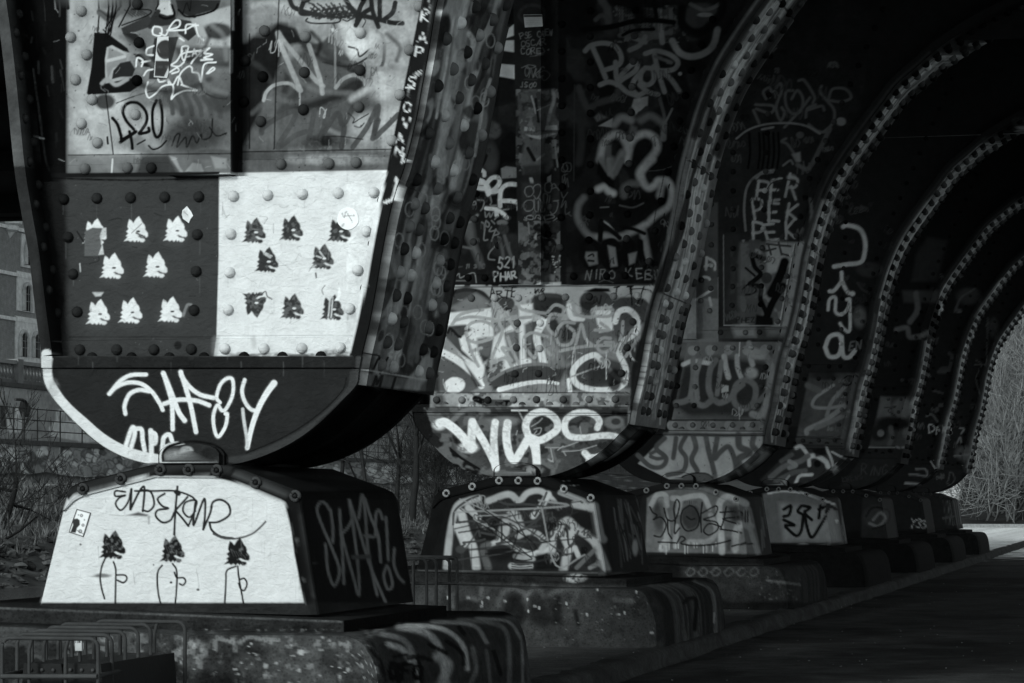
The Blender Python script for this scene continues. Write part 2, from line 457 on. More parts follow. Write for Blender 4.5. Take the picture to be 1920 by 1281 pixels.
FONT = {
 'A': [[(0, 0), (.5, 1), (1, 0)], [(.2, .38), (.8, .38)]],
 'B': [[(0, 0), (0, 1), (.7, .95), (.75, .6), (.1, .52), (.85, .42), (.8, .05), (0, 0)]],
 'C': [[(.95, .85), (.5, 1), (.1, .75), (.05, .3), (.4, 0), (.95, .12)]],
 'D': [[(0, 0), (0, 1), (.7, .85), (.95, .45), (.6, .08), (0, 0)]],
 'E': [[(.9, 1), (0, 1), (0, 0)], [(0, 0), (.9, 0)], [(0, .52), (.7, .52)]],
 'F': [[(.9, 1), (0, 1), (0, 0)], [(0, .52), (.7, .52)]],
 'G': [[(.95, .85), (.5, 1), (.1, .75), (.05, .3), (.4, 0), (.9, .15), (.9, .45), (.55, .45)]],
 'H': [[(0, 0), (0, 1)], [(.9, 0), (.9, 1)], [(0, .5), (.9, .5)]],
 'I': [[(.3, 0), (.3, 1)]],
 'J': [[(.7, 1), (.7, .2), (.4, 0), (.1, .15)]],
 'K': [[(0, 0), (0, 1)], [(.9, 1), (.05, .45)], [(.05, .45), (.95, 0)]],
 'L': [[(0, 1), (0, 0), (.8, 0)]],
 'M': [[(0, 0), (.1, 1), (.5, .4)], [(.5, .4), (.9, 1), (1, 0)]],
 'N': [[(0, 0), (0, 1), (.9, 0)], [(.9, 0), (.9, 1)]],
 'O': [[(.5, 1), (.08, .75), (.05, .28), (.45, 0), (.9, .25), (.92, .75), (.5, 1)]],
 'P': [[(0, 0), (0, 1)], [(0, 1), (.75, .95), (.85, .65), (.6, .48), (0, .45)]],
 'R': [[(0, 0), (0, 1)], [(0, 1), (.75, .95), (.8, .65), (.5, .5), (.05, .48)], [(.3, .48), (.95, 0)]],
 'S': [[(.9, .88), (.45, 1), (.1, .78), (.3, .55), (.75, .42), (.85, .15), (.45, 0), (.05, .12)]],
 'T': [[(0, 1), (1, 1)], [(.5, 1), (.5, 0)]],
 'U': [[(0, 1), (.02, .3), (.4, 0), (.85, .25), (.9, 1)]],
 'V': [[(0, 1), (.45, 0), (.95, 1)]],
 'W': [[(0, 1), (.25, 0), (.5, .7)], [(.5, .7), (.75, 0), (1, 1)]],
 'X': [[(0, 0), (.95, 1)], [(0, 1), (.95, 0)]],
 'Y': [[(0, 1), (.45, .5), (.95, 1)], [(.45, .5), (.4, 0)]],
 'Z': [[(0, 1), (.9, 1), (0, 0)], [(0, 0), (.95, 0)]],
 '0': [[(.5, 1), (.1, .75), (.1, .25), (.5, 0), (.85, .25), (.85, .75), (.5, 1)]],
 '1': [[(.1, .75), (.4, 1), (.4, 0)]],
 '2': [[(.05, .8), (.4, 1), (.85, .75), (.1, 0)], [(.1, 0), (.95, 0)]],
 '3': [[(.1, .9), (.5, 1), (.8, .75), (.4, .52), (.9, .3), (.5, 0), (.05, .12)]],
 '4': [[(.7, 0), (.7, 1), (0, .35)], [(0, .35), (.95, .35)]],
 '5': [[(.85, 1), (.15, 1), (.1, .6)], [(.1, .6), (.6, .62), (.85, .3), (.5, 0), (.05, .1)]],
 '6': [[(.8, .95), (.3, .75), (.05, .3), (.4, 0), (.85, .22), (.5, .5), (.1, .3)]],
 '7': [[(0, 1), (.9, 1), (.3, 0)]],
 '!': [[(.3, 1), (.25, .35)], [(.22, .08), (.24, 0)]],
 '.': [[(.2, .06), (.24, 0)]], '-': [[(.1, .5), (.7, .5)]], '?': [[(.05, .8), (.5, 1), (.8, .7), (.4, .4), (.4, .3)], [(.4, .06), (.42, 0)]],
 "'": [[(.3, 1), (.25, .8)]],
}

# ------------------------------------------------------------------ the steel arch ribs: one shape, measured on the nearest leg
Y1 = 12.6
SP = Y1 / 1.84                       # distance from leg to leg
NL = 7
DEP = 1.24                           # depth of a rib (front plate to back plate)
REC = 0.22                           # web lies this far behind the flange edges
ZTOP = 7.05                          # underside of the deck
KS = [1.84 / (1.84 + n) for n in range(NL)]
CR_PX = [(679, 668), (695, 600), (706, 540), (718, 470), (732, 400), (746, 350), (760, 310), (781, 225), (791, 170), (803, 106),
         (821, 0), (850, -110), (880, -204), (918, -295), (968, -380), (1035, -480), (1107, -581), (1163, -658), (1240, -729),
         (1307, -792), (1385, -852), (1495, -923), (1606, -980), (1750, -1030), (1950, -1066), (2250, -1086), (2700, -1092), (3400, -1094), (4400, -1095), (5000, -1096)]
CL_PX = [(78, 668), (66, 580), (54, 480), (40, 400), (26, 310), (8, 130), (-9, 0), (-35, -150), (-75, -300), (-150, -450), (-280, -590),
         (-460, -710), (-720, -810), (-1050, -880), (-1500, -920), (-2100, -940), (-3000, -950)]
FT_PX = [(78, 668), (79, 690), (82, 715), (97, 742), (115, 764), (140, 790), (165, 815), (192, 836), (225, 854), (260, 866), (300, 872), (362, 876),
         (430, 872), (475, 862), (515, 847), (550, 829), (583, 807), (612, 783), (642, 752), (669, 722), (674, 696), (679, 668)]

def xz_curve(px, Y, sub=8):
    return up(*smooth_pts(px, sub).T, Y)
def offset_in(Cv, d):
    """offset a curve in the XZ plane by d to its left-hand side"""
    T = np.gradient(Cv, axis=0)
    T /= np.linalg.norm(T, axis=1, keepdims=True)
    N = np.stack([-T[:, 2], np.zeros(len(T)), T[:, 0]], -1)
    return Cv + N * d, N
def resample(Cv, step):
    d = np.concatenate([[0], np.cumsum(np.linalg.norm(np.diff(Cv, axis=0), axis=1))])
    n = max(int(d[-1] / step), 2)
    t = np.linspace(0, d[-1], n + 1)
    return np.stack([np.interp(t, d, Cv[:, i]) for i in range(3)], -1), t

CRo = xz_curve(CR_PX, Y1)
CLo = xz_curve(CL_PX, Y1)
CSo = xz_curve([(670, 721), (674, 696)] + CR_PX, Y1)      # the soffit plate runs on down to the foot
CRi, _ = offset_in(CRo, 0.075)        # going up, the web lies to the left of the right-hand curve
CLi, _ = offset_in(CLo, -0.055)
PXM = 392.0                           # photo pixels per metre on the nearest leg

def z_of(py, px=400, Y=Y1):
    return float(up(px, py, Y)[2])
def rows_between(ya, yb, step):
    n = max(int(abs(yb - ya) / step), 1)
    return np.linspace(ya, yb, n + 1)

RIV_LOW = [(120, 374), (182, 372), (245, 371), (309, 370), (373, 369), (438, 368), (502, 366), (567, 364), (634, 362), (701, 361),
           (128, 445), (137, 514), (145, 585), (370, 440), (368, 509), (364, 582), (433, 439), (431, 511), (428, 581), (687, 434), (671, 507), (656, 579)]
RIV_STRIP = [(150, 656), (219, 656), (289, 656), (359, 655), (422, 654), (495, 654), (566, 653), (638, 652),
             (173, 671), (247, 671), (318, 671), (383, 671), (458, 670), (530, 670), (602, 669)]
RIV_UP = [(153, 21), (133, 70), (163, 103), (142, 150), (173, 187), (153, 232), (183, 268), (261, 80), (257, 151), (254, 215),
          (358, 75), (356, 146), (352, 212), (322, 224), (496, 58), (573, 69), (676, 62), (493, 144), (571, 136), (675, 132), (489, 228), (569, 206),
          (673, 201), (786, 12), (768, 94), (750, 178), (735, 264), (460, 114), (457, 191)]
RIV_UPSTRIP = [(160, 317), (239, 315), (284, 315), (369, 313), (527, 308), (617, 307), (668, 305)]
for j in range(1, 16):               # the pattern carries on up the web
    RIV_UP += [(355, 75 - 72 * j), (258, 80 - 72 * j), (495, 58 - 76 * j), (573, 66 - 72 * j), (676 + 3 * j, 62 - 72 * j),
               (int(np.interp(20 - 68 * j, [-1096, -500, 0], [700, 60, 150])), 20 - 68 * j), (int(786 + 16 * j + (j > 4) * 14 * (j - 4)), 12 - 72 * j)]

def make_rib(n, paint, soff, label, st):
    k = KS[n]
    oy = n * SP
    step = st / k                     # canonical pixels per mesh cell
    yvis = max(941 - 941 / k - 12, -1130)
    root = thing('steel_arch_rib', (*up(362, 876, Y1)[[0]], Y1 + oy, z_of(876)), label, 'bridge leg', 'riveted legs of the bridge')
    O = np.array([0, oy, 0])
    # ---- webs
    def web(name, ya, yb, rec, strip=None, mat=M_STEEL, riv=(), rivs=()):
        ys = [rows_between(ya, max(yb, yvis), step)]
        if yb < yvis: ys.append(rows_between(yvis, yb, 25)[1:])
        ys = np.concatenate(ys)
        Z = np.array([z_of(y) for y in ys])
        xl = np.interp(Z, CLi[:, 2], CLi[:, 0]); xr = np.interp(Z, CRi[:, 2], CRi[:, 0])
        xl = np.maximum(xl, -9.5)
        m = int(np.median(xr - xl) * PXM / step) if n < 2 else int(np.clip(2.6 * PXM / step, 60, 620))
        f = np.linspace(0, 1, m + 1)
        X = xl[:, None] + (xr - xl)[:, None] * f
        off = np.zeros(len(ys))
        if strip: off = np.where((ys < strip[0]) & (ys > strip[1]), -0.014, 0.0)
        G = np.stack([X, np.broadcast_to((Y1 + rec + off)[:, None], X.shape), np.broadcast_to(Z[:, None], X.shape)], -1)
        mb = MB().grid(G + O)
        for pts, dd in ((riv, 0), (rivs, -0.014)):
            P = up(*np.array(pts, float).T, Y1 + rec + dd)
            keep = (P[:, 2] < 6.9)
            t_ = paint(*pr(P[keep] + O))
            mb.domes(P[keep] + O, [0, -1, 0], 0.0285, 0.027, 12 if n < 3 else 8, c=np.where(t_ < (0.07 if n == 0 else 0.45), t_ * 0.55, t_))
        return mb, name, mat
    for mb, name, mat in (web('upper_web', 331, -1390, REC, (331, 291), M_STEEL, RIV_UP, RIV_UPSTRIP),
                          web('lower_web', 676, 325, REC - 0.075, (676, 632), M_THICK if n == 0 else M_STEEL, RIV_LOW, RIV_STRIP)):
        if name == 'lower_web':       # upper edge of the doubler plate
            e = up(np.array([20., 760]), 325, Y1 + REC - 0.075) ; e[:, 2] = z_of(325)
            mb.grid(np.stack([e, e + [0, 0.075, 0]]) + O)
        mb.build(name, mat, root, paint)
    # ---- stiffener: box running up the web
    pf = Y1 + REC - 0.13
    ys = np.concatenate([rows_between(322 if n == 0 else 327, max(yvis, -1130), step), rows_between(max(yvis, -1130) - 5, -1390, 60)])
    Z = np.array([z_of(y) for y in ys])
    a, b = up(316, 300, pf)[0], up(432, 300, pf)[0]
    m = max(int(116 / step), 6)
    X = np.linspace(a, b, m + 1)
    mb = MB()
    mb.grid(np.stack([np.broadcast_to(X, (len(Z), m + 1)), np.full((len(Z), m + 1), pf), np.broadcast_to(Z[:, None], (len(Z), m + 1))], -1) + O)
    for x in (a, b):
        yy = np.linspace(pf, Y1 + REC - 0.002, max(int(14 / step), 3))
        mb.grid(np.stack([np.full((len(Z), len(yy)), x), np.broadcast_to(yy, (len(Z), len(yy))), np.broadcast_to(Z[:, None], (len(Z), len(yy)))], -1) + O)
    mb.add(np.array([(a, pf, Z[0]), (b, pf, Z[0]), (b, Y1 + REC, Z[0]), (a, Y1 + REC, Z[0])]) + O, [(0, 1, 2, 3)])
    mb.build('stiffener', M_STEEL, root, paint)
    # ---- flanges
    def flange(Co, Ci, side):
        i_vis = np.where((Co[:, 2] < z_of(max(yvis, -1100))))[0]
        m = 8 if n < 2 else 5
        f = np.linspace(0, 1, m)[None, :, None]
        Fr = Co[:, None] * (1 - f) + Ci[:, None] * f
        mb = MB()
        mb.grid(Fr + O)
        yy = np.linspace(0, DEP, 10)[None, :, None] * np.array([0, 1, 0])
        mb.grid(Ci[:, None] + yy + O)
        if side < 0: mb.grid(Co[:, None] + yy + O)
        else: mb.grid(Co[:, None] * 0.9 + Ci[:, None] * 0.1 + yy + O)
        mb.grid(Fr + O + [0, DEP, 0])
        # rivets on the inner face next to the web, and on the edge of the front angle
        Cs, t = resample(Ci[Ci[:, 2] < 6.0], 0.105 if n < 3 else 0.16)
        _, Nn = offset_in(Cs, 1)
        Nn = Nn * (1 if side > 0 else -1)
        P = Cs[2:-1].copy(); P[:, 1] += np.where(np.arange(len(P)) % 2, 0.06, 0.14)
        mb.domes(P + O, Nn[2:-1], 0.026, 0.022, 8, c=0.02)
        return mb
    cr = resample(CRo, step / PXM * 1.6)[0]; ci, _ = offset_in(cr, 0.075)
    cl = resample(CLo, step / PXM * 1.6)[0]; cli, _ = offset_in(cl, -0.055)
    flange(cl, cli, -1).build('flange', M_DARK, root, paint)
    flange(cr, ci, 1).build('flange', M_STEEL, root, paint)
    # ---- soffit plate with its rivets (outer face of the right-hand flange)
    cs, t = resample(CSo, max(step / PXM * 1.7, 0.006))
    _, Nn = offset_in(cs, 1)
    Zs = cs[:, 2]
    lev = 0.006 + 0.013 * (Zs < z_of(345, 745)) + 0.013 * (Zs < z_of(-33, 830)) + 0.013 * (Zs < z_of(-520, 1070))
    m = int(np.clip(130 * k / st * 1.7, 24, 110))
    f = np.linspace(0, 1, m + 1)
    G = (cs - Nn * lev[:, None])[:, None] + f[None, :, None] * np.array([0, DEP, 0])
    mb = MB().grid(G + O, smooth=False)
    ed = np.stack([cs + Nn * 0.004, cs - Nn * lev[:, None]], 1)
    mb.grid(ed + O); mb.grid(ed + O + [0, DEP, 0])
    pitch = 0.112 if n < 2 else 0.128
    vis = cs[Zs < 6.02]
    rs, tt = resample(vis, pitch)
    _, rn = offset_in(rs, 1)
    rl = 0.006 + 0.013 * (rs[:, 2] < z_of(345, 745)) + 0.013 * (rs[:, 2] < z_of(-33, 830)) + 0.013 * (rs[:, 2] < z_of(-520, 1070))
    P, N_ = [], []
    g = np.random.default_rng(20 + n)
    for j in range(1, len(rs) - 1):
        low = rs[j, 2] < z_of(345, 745) or n > 1
        fr = ((0.14, 0.30, 0.68, 0.85) if low else ((0.10, 0.42, 0.72) if j % 2 else (0.26, 0.56, 0.88)))
        for q in fr:
            P.append(rs[j] - rn[j] * (rl[j] + 0.0) + [0, q * DEP + g.normal(0, 0.006), 0]); N_.append(-rn[j])
    P = np.array(P); N_ = np.array(N_)
    mb.domes(P + O, N_, 0.034 if n < 2 else 0.040, 0.034 if n < 2 else 0.045, 10 if n < 3 else 7, c=soff.rivets(P + O) if soff else None)
    mb.build('soffit_plate', M_SOFFIT if n < 3 else M_STEEL, root, paint)
    # ---- foot: rounded end of the leg, front plate flush with the flange edges
    Lx = np.array([p for p in FT_PX[:12]], float); Rx = np.array(FT_PX[11:][::-1], float)
    ys = rows_between(668, 875.6, step)
    Ls = smooth_pts(Lx, 6); Rs = smooth_pts(Rx, 6)
    xl = np.interp(ys, Ls[:, 1], Ls[:, 0]); xr = np.interp(ys, np.maximum.accumulate(Rs[:, 1]), Rs[:, 0])
    m = max(int(600 / step), 40)
    fx = np.linspace(0, 1, m + 1)
    PX = xl[:, None] + (xr - xl)[:, None] * fx
    PY = np.broadcast_to(ys[:, None], PX.shape)
    YY = Y1 + np.where(PY < 691, -0.014, 0.0) + np.where((xr[:, None] - PX < 17) & (PY > 695), -0.010, 0.0)
    mb = MB().grid(up(PX, PY, Y1) * [1, 0, 1] + np.stack([0 * PX, YY, 0 * PX], -1) + O)
    e = up(xl, ys, Y1); e2 = up(xr, ys, Y1)
    out = np.concatenate([e, e2[::-1]])
    mb.add(np.concatenate([out, out.mean(0)[None]]) + O + [0, DEP, 0], None, [(i, (i + 1) % len(out), len(out)) for i in range(len(out))])
    top = np.stack([e[0], e2[0]])
    mb.grid(np.stack([top - [0, 0.014, 0], top + [0, DEP, 0]]) + O)
    rim, _ = resample(xz_curve(FT_PX, Y1, 8), max(step / PXM * 2, 0.012))
    _, rN = offset_in(rim, 1)         # running left-bottom-right the inside is on the left
    prof = [(-0.012, 0), (0.05, 0), (0.055, 0.05), (0.40, 0.05), (0.46, 0.0), (0.54, 0.0), (0.60, 0.05), (1.18, 0.05), (1.185, 0), (DEP, 0)]
    G = np.stack([rim + rN * d + np.array([0, y, 0]) for y, d in prof], 1)
    mb.grid(G + O)
    mb.build('foot', M_THICK if n < 2 else M_STEEL, root, paint)
    # ---- bearing boss: half disc standing proud of the foot
    A = []
    for (x, y) in [(307, 869), (307, 850), (312, 843), (322, 837), (340, 832.5), (362, 831), (384, 832.5), (402, 837), (413, 843), (418, 850), (418, 869)]:
        A.append(up(x, y, Y1))
    A = np.array(A)
    A = resample(A, 0.012)[0] if n < 3 else A
    cn = A.mean(0)
    ring = np.concatenate([A, A[:1]])
    mb = MB().grid(cn + (ring - cn)[None] * np.linspace(0.02, 1, 30 if n < 3 else 6)[:, None, None] + O - [0, 0.06, 0])
    mb.grid(np.stack([ring - [0, 0.06, 0], ring + [0, 0.01, 0]], 1) + O)
    rb = A + (A - A.mean(0)) * 0.11
    mb.prism(rb + O - [0, 0.03, 0], rb + O + [0, 0.005, 0], c=0.012)
    P = up(362, 874, Y1)
    mb.box(P[0] - 0.16, P[0] + 0.16, Y1 + oy + 0.02, Y1 + oy + DEP - 0.02, P[2] - 0.03, P[2] + 0.02, c=0.01)
    mb.build('bearing_boss', M_THICK if n < 2 else M_STEEL, root, paint)
    return root

PD_PX = [(75, 1139), (121, 948), (127, 924), (134, 914), (150, 905), (285, 872), (432, 872), (546, 915), (558, 921), (566, 936), (600, 1152)]
RIM_O = [(118, 958), (127, 924), (134, 914), (150, 905), (285, 872), (432, 872), (546, 915), (558, 921), (566, 936), (600, 1152)]
RIM_I = [(124, 956), (138, 941), (145, 936), (160, 929), (292, 895), (424, 896), (526, 940), (534, 945), (543, 960), (577, 1153)]
BOLTS = [(156, 917), (227, 898), (301, 881), (354, 881), (407, 882), (480, 905), (554, 930)]
PDEP = 1.72
def make_pedestal(n, paint, label, st):
    k = KS[n]; O = np.array([0, n * SP, 0]); step = st / k
    Yp = Y1 - 0.25
    c0 = up(340, 1152, Yp)
    root = thing('bearing_pedestal', (c0[0], Yp + n * SP + PDEP / 2, z_of(1156, 340, Yp)), label, 'pedestal', 'bearing pedestals under the legs')
    # front face: columns between upper outline and base line
    x = rows_between(75.5, 599.5, step)
    tp = np.array(PD_PX, float)
    yt = np.interp(x, tp[:, 0], tp[:, 1]); yb = np.interp(x, [75, 600], [1141, 1154])
    m = max(int(270 / step), 20)
    f = np.linspace(0, 1, m + 1)
    PY = yt[:, None] + (yb - yt)[:, None] * f
    PX = np.broadcast_to(x[:, None], PY.shape)
    MB().grid(up(PX, PY, Yp) + O).build('front_panel', M_THICK if n == 0 else M_STEEL, root, paint)
    # body: outline carried back, with a softened rear edge
    ol, _ = resample(up(*np.array(PD_PX, float).T, Yp), max(step / PXM * 1.8, 0.01))
    cen = up(340, 1100, Yp)
    yy = np.concatenate([np.linspace(0.004, PDEP - 0.08, max(int(190 / step / 1.6), 20)), [PDEP - 0.03, PDEP]])
    sh = np.interp(yy, [0, PDEP - 0.08, PDEP - 0.03, PDEP], [1, 1, 0.985, 0.95])
    G = np.stack([(ol - cen) * np.array([s_, 1, 0.5 + 0.5 * s_]) + cen + np.array([0, y, 0]) for y, s_ in zip(yy, sh)], 1)
    mb = MB().grid(G + O, smooth=False)
    bk = G[:, -1]
    mb.add(np.concatenate([bk, bk.mean(0)[None]]) + O, None, [(i, i + 1, len(bk)) for i in range(len(bk) - 1)])
    mb.build('body', M_STEEL, root, paint)
    # raised rim with bolts
    Pi, Po = np.array(RIM_I, float), np.array(RIM_O, float)
    dn = lambda P: np.concatenate([P[i] + (P[i + 1] - P[i]) * np.linspace(0, 1, 24, endpoint=False)[:, None] for i in range(len(P) - 1)] + [P[-1:]])
    Pi, Po = dn(Pi), dn(Po)
    t = 0.018
    L = [up(*Pi.T, Yp) , up(*Pi.T, Yp) - [0, t * 0.7, 0], up(*(Pi * .8 + Po * .2).T, Yp) - [0, t, 0], up(*(Pi * .5 + Po * .5).T, Yp) - [0, t, 0],
         up(*(Pi * .15 + Po * .85).T, Yp) - [0, t, 0], up(*Po.T, Yp) - [0, t * 0.5, 0], up(*Po.T, Yp) + [0, 0.01, 0]]
    MB().grid(np.stack(L, 1) + O).build('rim', M_STEEL, root, paint)
    for bx, by in BOLTS:
        P = up(bx, by, Yp - t) + O
        mb = MB()
        th = np.linspace(0, 2 * math.pi, 14, endpoint=False)
        mb.tube(np.stack([P[0] + 0.021 * np.cos(th), np.full(14, P[1] - 0.004), P[2] + 0.021 * np.sin(th)], -1), 0.009, 6, closed=True, c=BOLT_TONE[n])
        mb.domes([P], [0, -1, 0], 0.012, 0.016, 6, c=0.02)
        mb.build('bolt', M_DARK, root, paint)
    return root

def make_plinth(n, paint, label, st):
    k = KS[n]; O = np.array([0, n * SP, 0]); step = st / k
    Ys, Yq = Y1 - 0.45, Y1 - 0.78
    c0 = up(300, 1250, Yq)
    root = thing('concrete_plinth', (c0[0], Yq + n * SP + 1.4, 0), label, 'plinth', 'concrete plinths under the pedestals')
    # base slab
    tl, tr, br, bl = up(-95, 1134, Ys), up(645, 1164, Ys), up(645, 1194, Ys), up(-95, 1172, Ys)
    mb = MB()
    nx, nz_ = max(int(740 / step), 20), max(int(34 / step), 4)
    fx = np.linspace(0, 1, nx + 1)[:, None, None]; fz = np.linspace(0, 1, nz_ + 1)[None, :, None]
    Gf = (tl * (1 - fx) + tr * fx) * (1 - fz) + (bl * (1 - fx) + br * fx) * fz
    Gf = Gf + np.stack([0 * Gf[..., 0], (vnoise(nx + 1, nz_ + 1, 30, 8, 3, n) - 0.5) * 0.012, 0 * Gf[..., 0]], -1)
    mb.grid(Gf + O)
    D = np.array([0, 1.86, 0])
    ny = max(int(150 / step), 16)
    fy = np.linspace(0, 1, ny)[None, :, None]
    mb.grid((Gf[:, 0][:, None] + D * fy) + O)                                    # top
    er = (tr + (br - tr) * np.linspace(0, 1, nz_ + 1)[:, None])
    mb.grid(er[:, None] + D * fy + O)                                            # right end
    mb.grid(np.stack([np.stack([tl, tr]) + D, np.stack([bl, br]) + D]) + O)
    mb.build('base_slab', M_CONC, root, paint)
    # block with a rounded end
    ol_px = [(-120, 1170), (100, 1178), (400, 1189), (640, 1192), (668, 1195), (686, 1202), (699, 1216), (709, 1236), (716, 1258), (721, 1285), (725, 1310), (727, 1345)]
    ol = up(*smooth_pts(ol_px, 6).T, Yq)
    e = up(730, 1200, Yq); e[2] = -0.02
    ol = np.concatenate([ol, e[None]])
    ol, _ = resample(ol, max(step / PXM * 1.8, 0.012))
    D = np.array([0, 2.85, 0])
    ny = max(int(260 / step / 1.6), 24)
    yy = np.linspace(0, 1, ny)
    G = ol[:, None] + D * yy[None, :, None]
    cen = ol.mean(0)
    nb = vnoise(G.shape[0], G.shape[1], 14, 14, 4, 30 + n) - 0.5
    rr = np.interp(yy, [0, 0.02, 0.05], [-0.03, -0.008, 0.0])                    # worn front arris
    dirn = G - (cen + D * yy[None, :, None]); dirn[..., 1] = 0
    dirn /= np.maximum(np.linalg.norm(dirn, axis=-1, keepdims=True), 1e-6)
    G2 = G + dirn * (nb * 0.03 + rr[None])[..., None]
    mb = MB().grid(G2 + O, smooth=True)
    # front face: follow the outline down to the ground
    m = max(int(170 / step / 1.3), 12)
    f = np.linspace(0, 1, m + 1)[None, :, None]
    basep = G2[:, 0].copy(); basep[:, 2] = -0.02
    Gf = G2[:, 0][:, None] * (1 - f) + basep[:, None] * f
    nf = (vnoise(Gf.shape[0], Gf.shape[1], 20, 12, 4, 40 + n) - 0.5) * 0.03 * np.minimum(f[..., 0] * 8, 1)
    Gf[..., 1] += nf - 0.0
    mb.grid(Gf + O, smooth=True)
    mb.build('block', M_CONC, root, paint)
    return root

# ------------------------------------------------------------------ paint on the legs (tones as the photograph shows them; positions in its pixels)
def T(ox, oy, s):
    return lambda *P: [(ox + x / s, oy + y / s) for x, y in P]
z1 = T(0, 0, 3.767); z2 = T(420, 0, 3.767); z3 = T(0, 310, 3.4625); z4 = T(400, 310, 3.4625)
z5 = T(0, 640, 4.0); z6 = T(400, 640, 4.0); z7 = T(0, 860, 3.044); z8 = T(400, 860, 3.043)
a1 = T(800, 0, 3.767); a2 = T(1040, 0, 3.767); a3 = T(820, 300, 4.929); a4 = T(1040, 300, 4.928)
a5 = T(780, 520, 3.84); a6 = T(780, 740, 3.84); a7 = T(740, 880, 3.194); a8 = T(1180, 620, 3.767)
b1 = T(1280, 0, 3.769); b2 = T(1560, 0, 3.767); b3 = T(1280, 320, 3.558); b4 = T(1560, 320, 3.558)
b5 = T(1440, 640, 4.0); b6 = T(1160, 860, 3.768); b7 = T(1440, 860, 3.044); b8 = T(960, 1020, 4.0)

def soffit_px(n, f, za, zb, m=60):
    """pixels along the soffit of leg n at depth fraction f between two heights"""
    i = np.argsort(CRo[:, 2])
    z = np.linspace(za, zb, m)
    xx = np.interp(z, CRo[i, 2], CRo[i, 0])
    P = np.stack([xx, np.full(m, Y1 + n * SP + f * DEP), z], -1)
    x, y = pr(P)
    return np.stack([x, y], -1)
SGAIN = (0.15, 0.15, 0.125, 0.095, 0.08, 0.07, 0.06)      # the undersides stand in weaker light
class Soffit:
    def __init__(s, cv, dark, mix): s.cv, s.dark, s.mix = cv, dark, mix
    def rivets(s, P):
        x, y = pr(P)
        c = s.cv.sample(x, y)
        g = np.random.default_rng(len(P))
        return np.where(g.random(len(P)) < s.mix, np.clip(c * 1.7 + .01, 0, .8), c * 0.25 + s.dark * 0.6)  # a share of rivets painted paler as glints, the rest dark
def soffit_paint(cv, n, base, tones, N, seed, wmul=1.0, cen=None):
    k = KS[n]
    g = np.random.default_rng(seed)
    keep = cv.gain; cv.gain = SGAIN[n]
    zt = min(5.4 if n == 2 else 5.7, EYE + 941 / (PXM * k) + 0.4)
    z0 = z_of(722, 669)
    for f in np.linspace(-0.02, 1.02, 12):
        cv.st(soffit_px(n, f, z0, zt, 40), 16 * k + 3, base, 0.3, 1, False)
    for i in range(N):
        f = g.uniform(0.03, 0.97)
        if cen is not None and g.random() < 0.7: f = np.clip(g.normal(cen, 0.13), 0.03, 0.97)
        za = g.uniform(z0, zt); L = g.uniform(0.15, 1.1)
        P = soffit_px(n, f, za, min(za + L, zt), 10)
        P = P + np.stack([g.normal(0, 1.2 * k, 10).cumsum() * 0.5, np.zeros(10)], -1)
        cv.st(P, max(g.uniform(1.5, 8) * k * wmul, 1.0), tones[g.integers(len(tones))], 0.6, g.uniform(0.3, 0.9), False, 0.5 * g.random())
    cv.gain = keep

WOLF = np.array([(1057, 490), (1083, 462), (1070, 456), (1086, 441), (1073, 426), (1088, 412), (1081, 396), (1086, 368), (1092, 348), (1106, 356), (1118, 372), (1122, 368),
                 (1136, 345), (1155, 329), (1168, 350), (1178, 370), (1190, 383), (1196, 400), (1195, 415), (1212, 437), (1213, 458), (1204, 466), (1182, 464), (1158, 452), (1146, 455),
                 (1163, 469), (1190, 474), (1195, 486), (1182, 497), (1166, 496), (1158, 487), (1150, 495), (1141, 484), (1128, 496), (1115, 485), (1100, 493), (1085, 484)], float)
WOLF = (WOLF - (1135, 415)) / 3.4625
def wolf(cv, x, y, v, eye, s=1.0, flip=False, rough=0.1, soft=1.0):
    W_ = WOLF * s * (np.array([1, -1]) if flip else 1) + (x, y)
    cv.poly(W_, v, 1.0, soft, rough)
    cv.blob(x + 15 / 3.46 * s, y + 11 / 3.46 * s * (-1 if flip else 1), 3.6 * s, 1.9 * s, eye, 1.0, 0.4)

# ================= nearest leg
C0 = Canvas(-70, -10, 1020, 1290, 14, 1.02)
c = C0
# upper web
c.poly([(100, -10), (840, -10), (735, 335), (100, 340)], 118)
c.blob(170, 110, 70, 140, 172, 0.9); c.blob(215, 255, 90, 60, 182, 0.9); c.blob(330, 60, 130, 50, 120, .9, 0.6)
c.blob(300, 10, 110, 26, 70, .8); c.blob(390, 70, 60, 40, 170, .9); c.blob(380, 200, 80, 80, 85, .9, .7)
c.blob(330, 270, 110, 26, 100, .8); c.blob(300, 225, 40, 24, 150, .9); c.blob(290, 240, 26, 40, 175, .8)
c.blob(360, 255, 60, 30, 60, .8, .8); c.blob(405, 290, 40, 10, 60, .6)
c.dirt(100, -10, 440, 340, 0.35, seed=1)
# big old piece: bands and black shapes, left of the stiffener
c.st(z1((480, 60), (520, 20), (560, 0)), 5, 20)
c.st(z1((690, 0), (700, 90), (690, 230)), 3, 30); c.st(z1((700, 230), (740, 600), (800, 1090)), 2.4, 25)
for r_ in (90, 130, 170): c.st(z1((700, 60 + r_ * .2), (780, 60 + r_ * .5), (860, r_ * .4), (900, 0)), 8, 90 if r_ != 130 else 45, .6)
c.poly(z1((665, 230), (760, 235), (900, 340), (915, 372), (870, 362), (790, 320), (755, 335), (742, 420), (745, 590), (960, 545), (1010, 590), (920, 650), (625, 672), (612, 660), (645, 480)), 18)
c.poly(z1((770, 335), (860, 375), (900, 400), (890, 450), (800, 480), (760, 560), (750, 470)), 130, .95, 1.5)
c.st(z1((760, 430), (880, 400)), 6, 185, .5)
c.st(z1((720, 590), (760, 560), (820, 600), (900, 560)), 7, 150, .5)
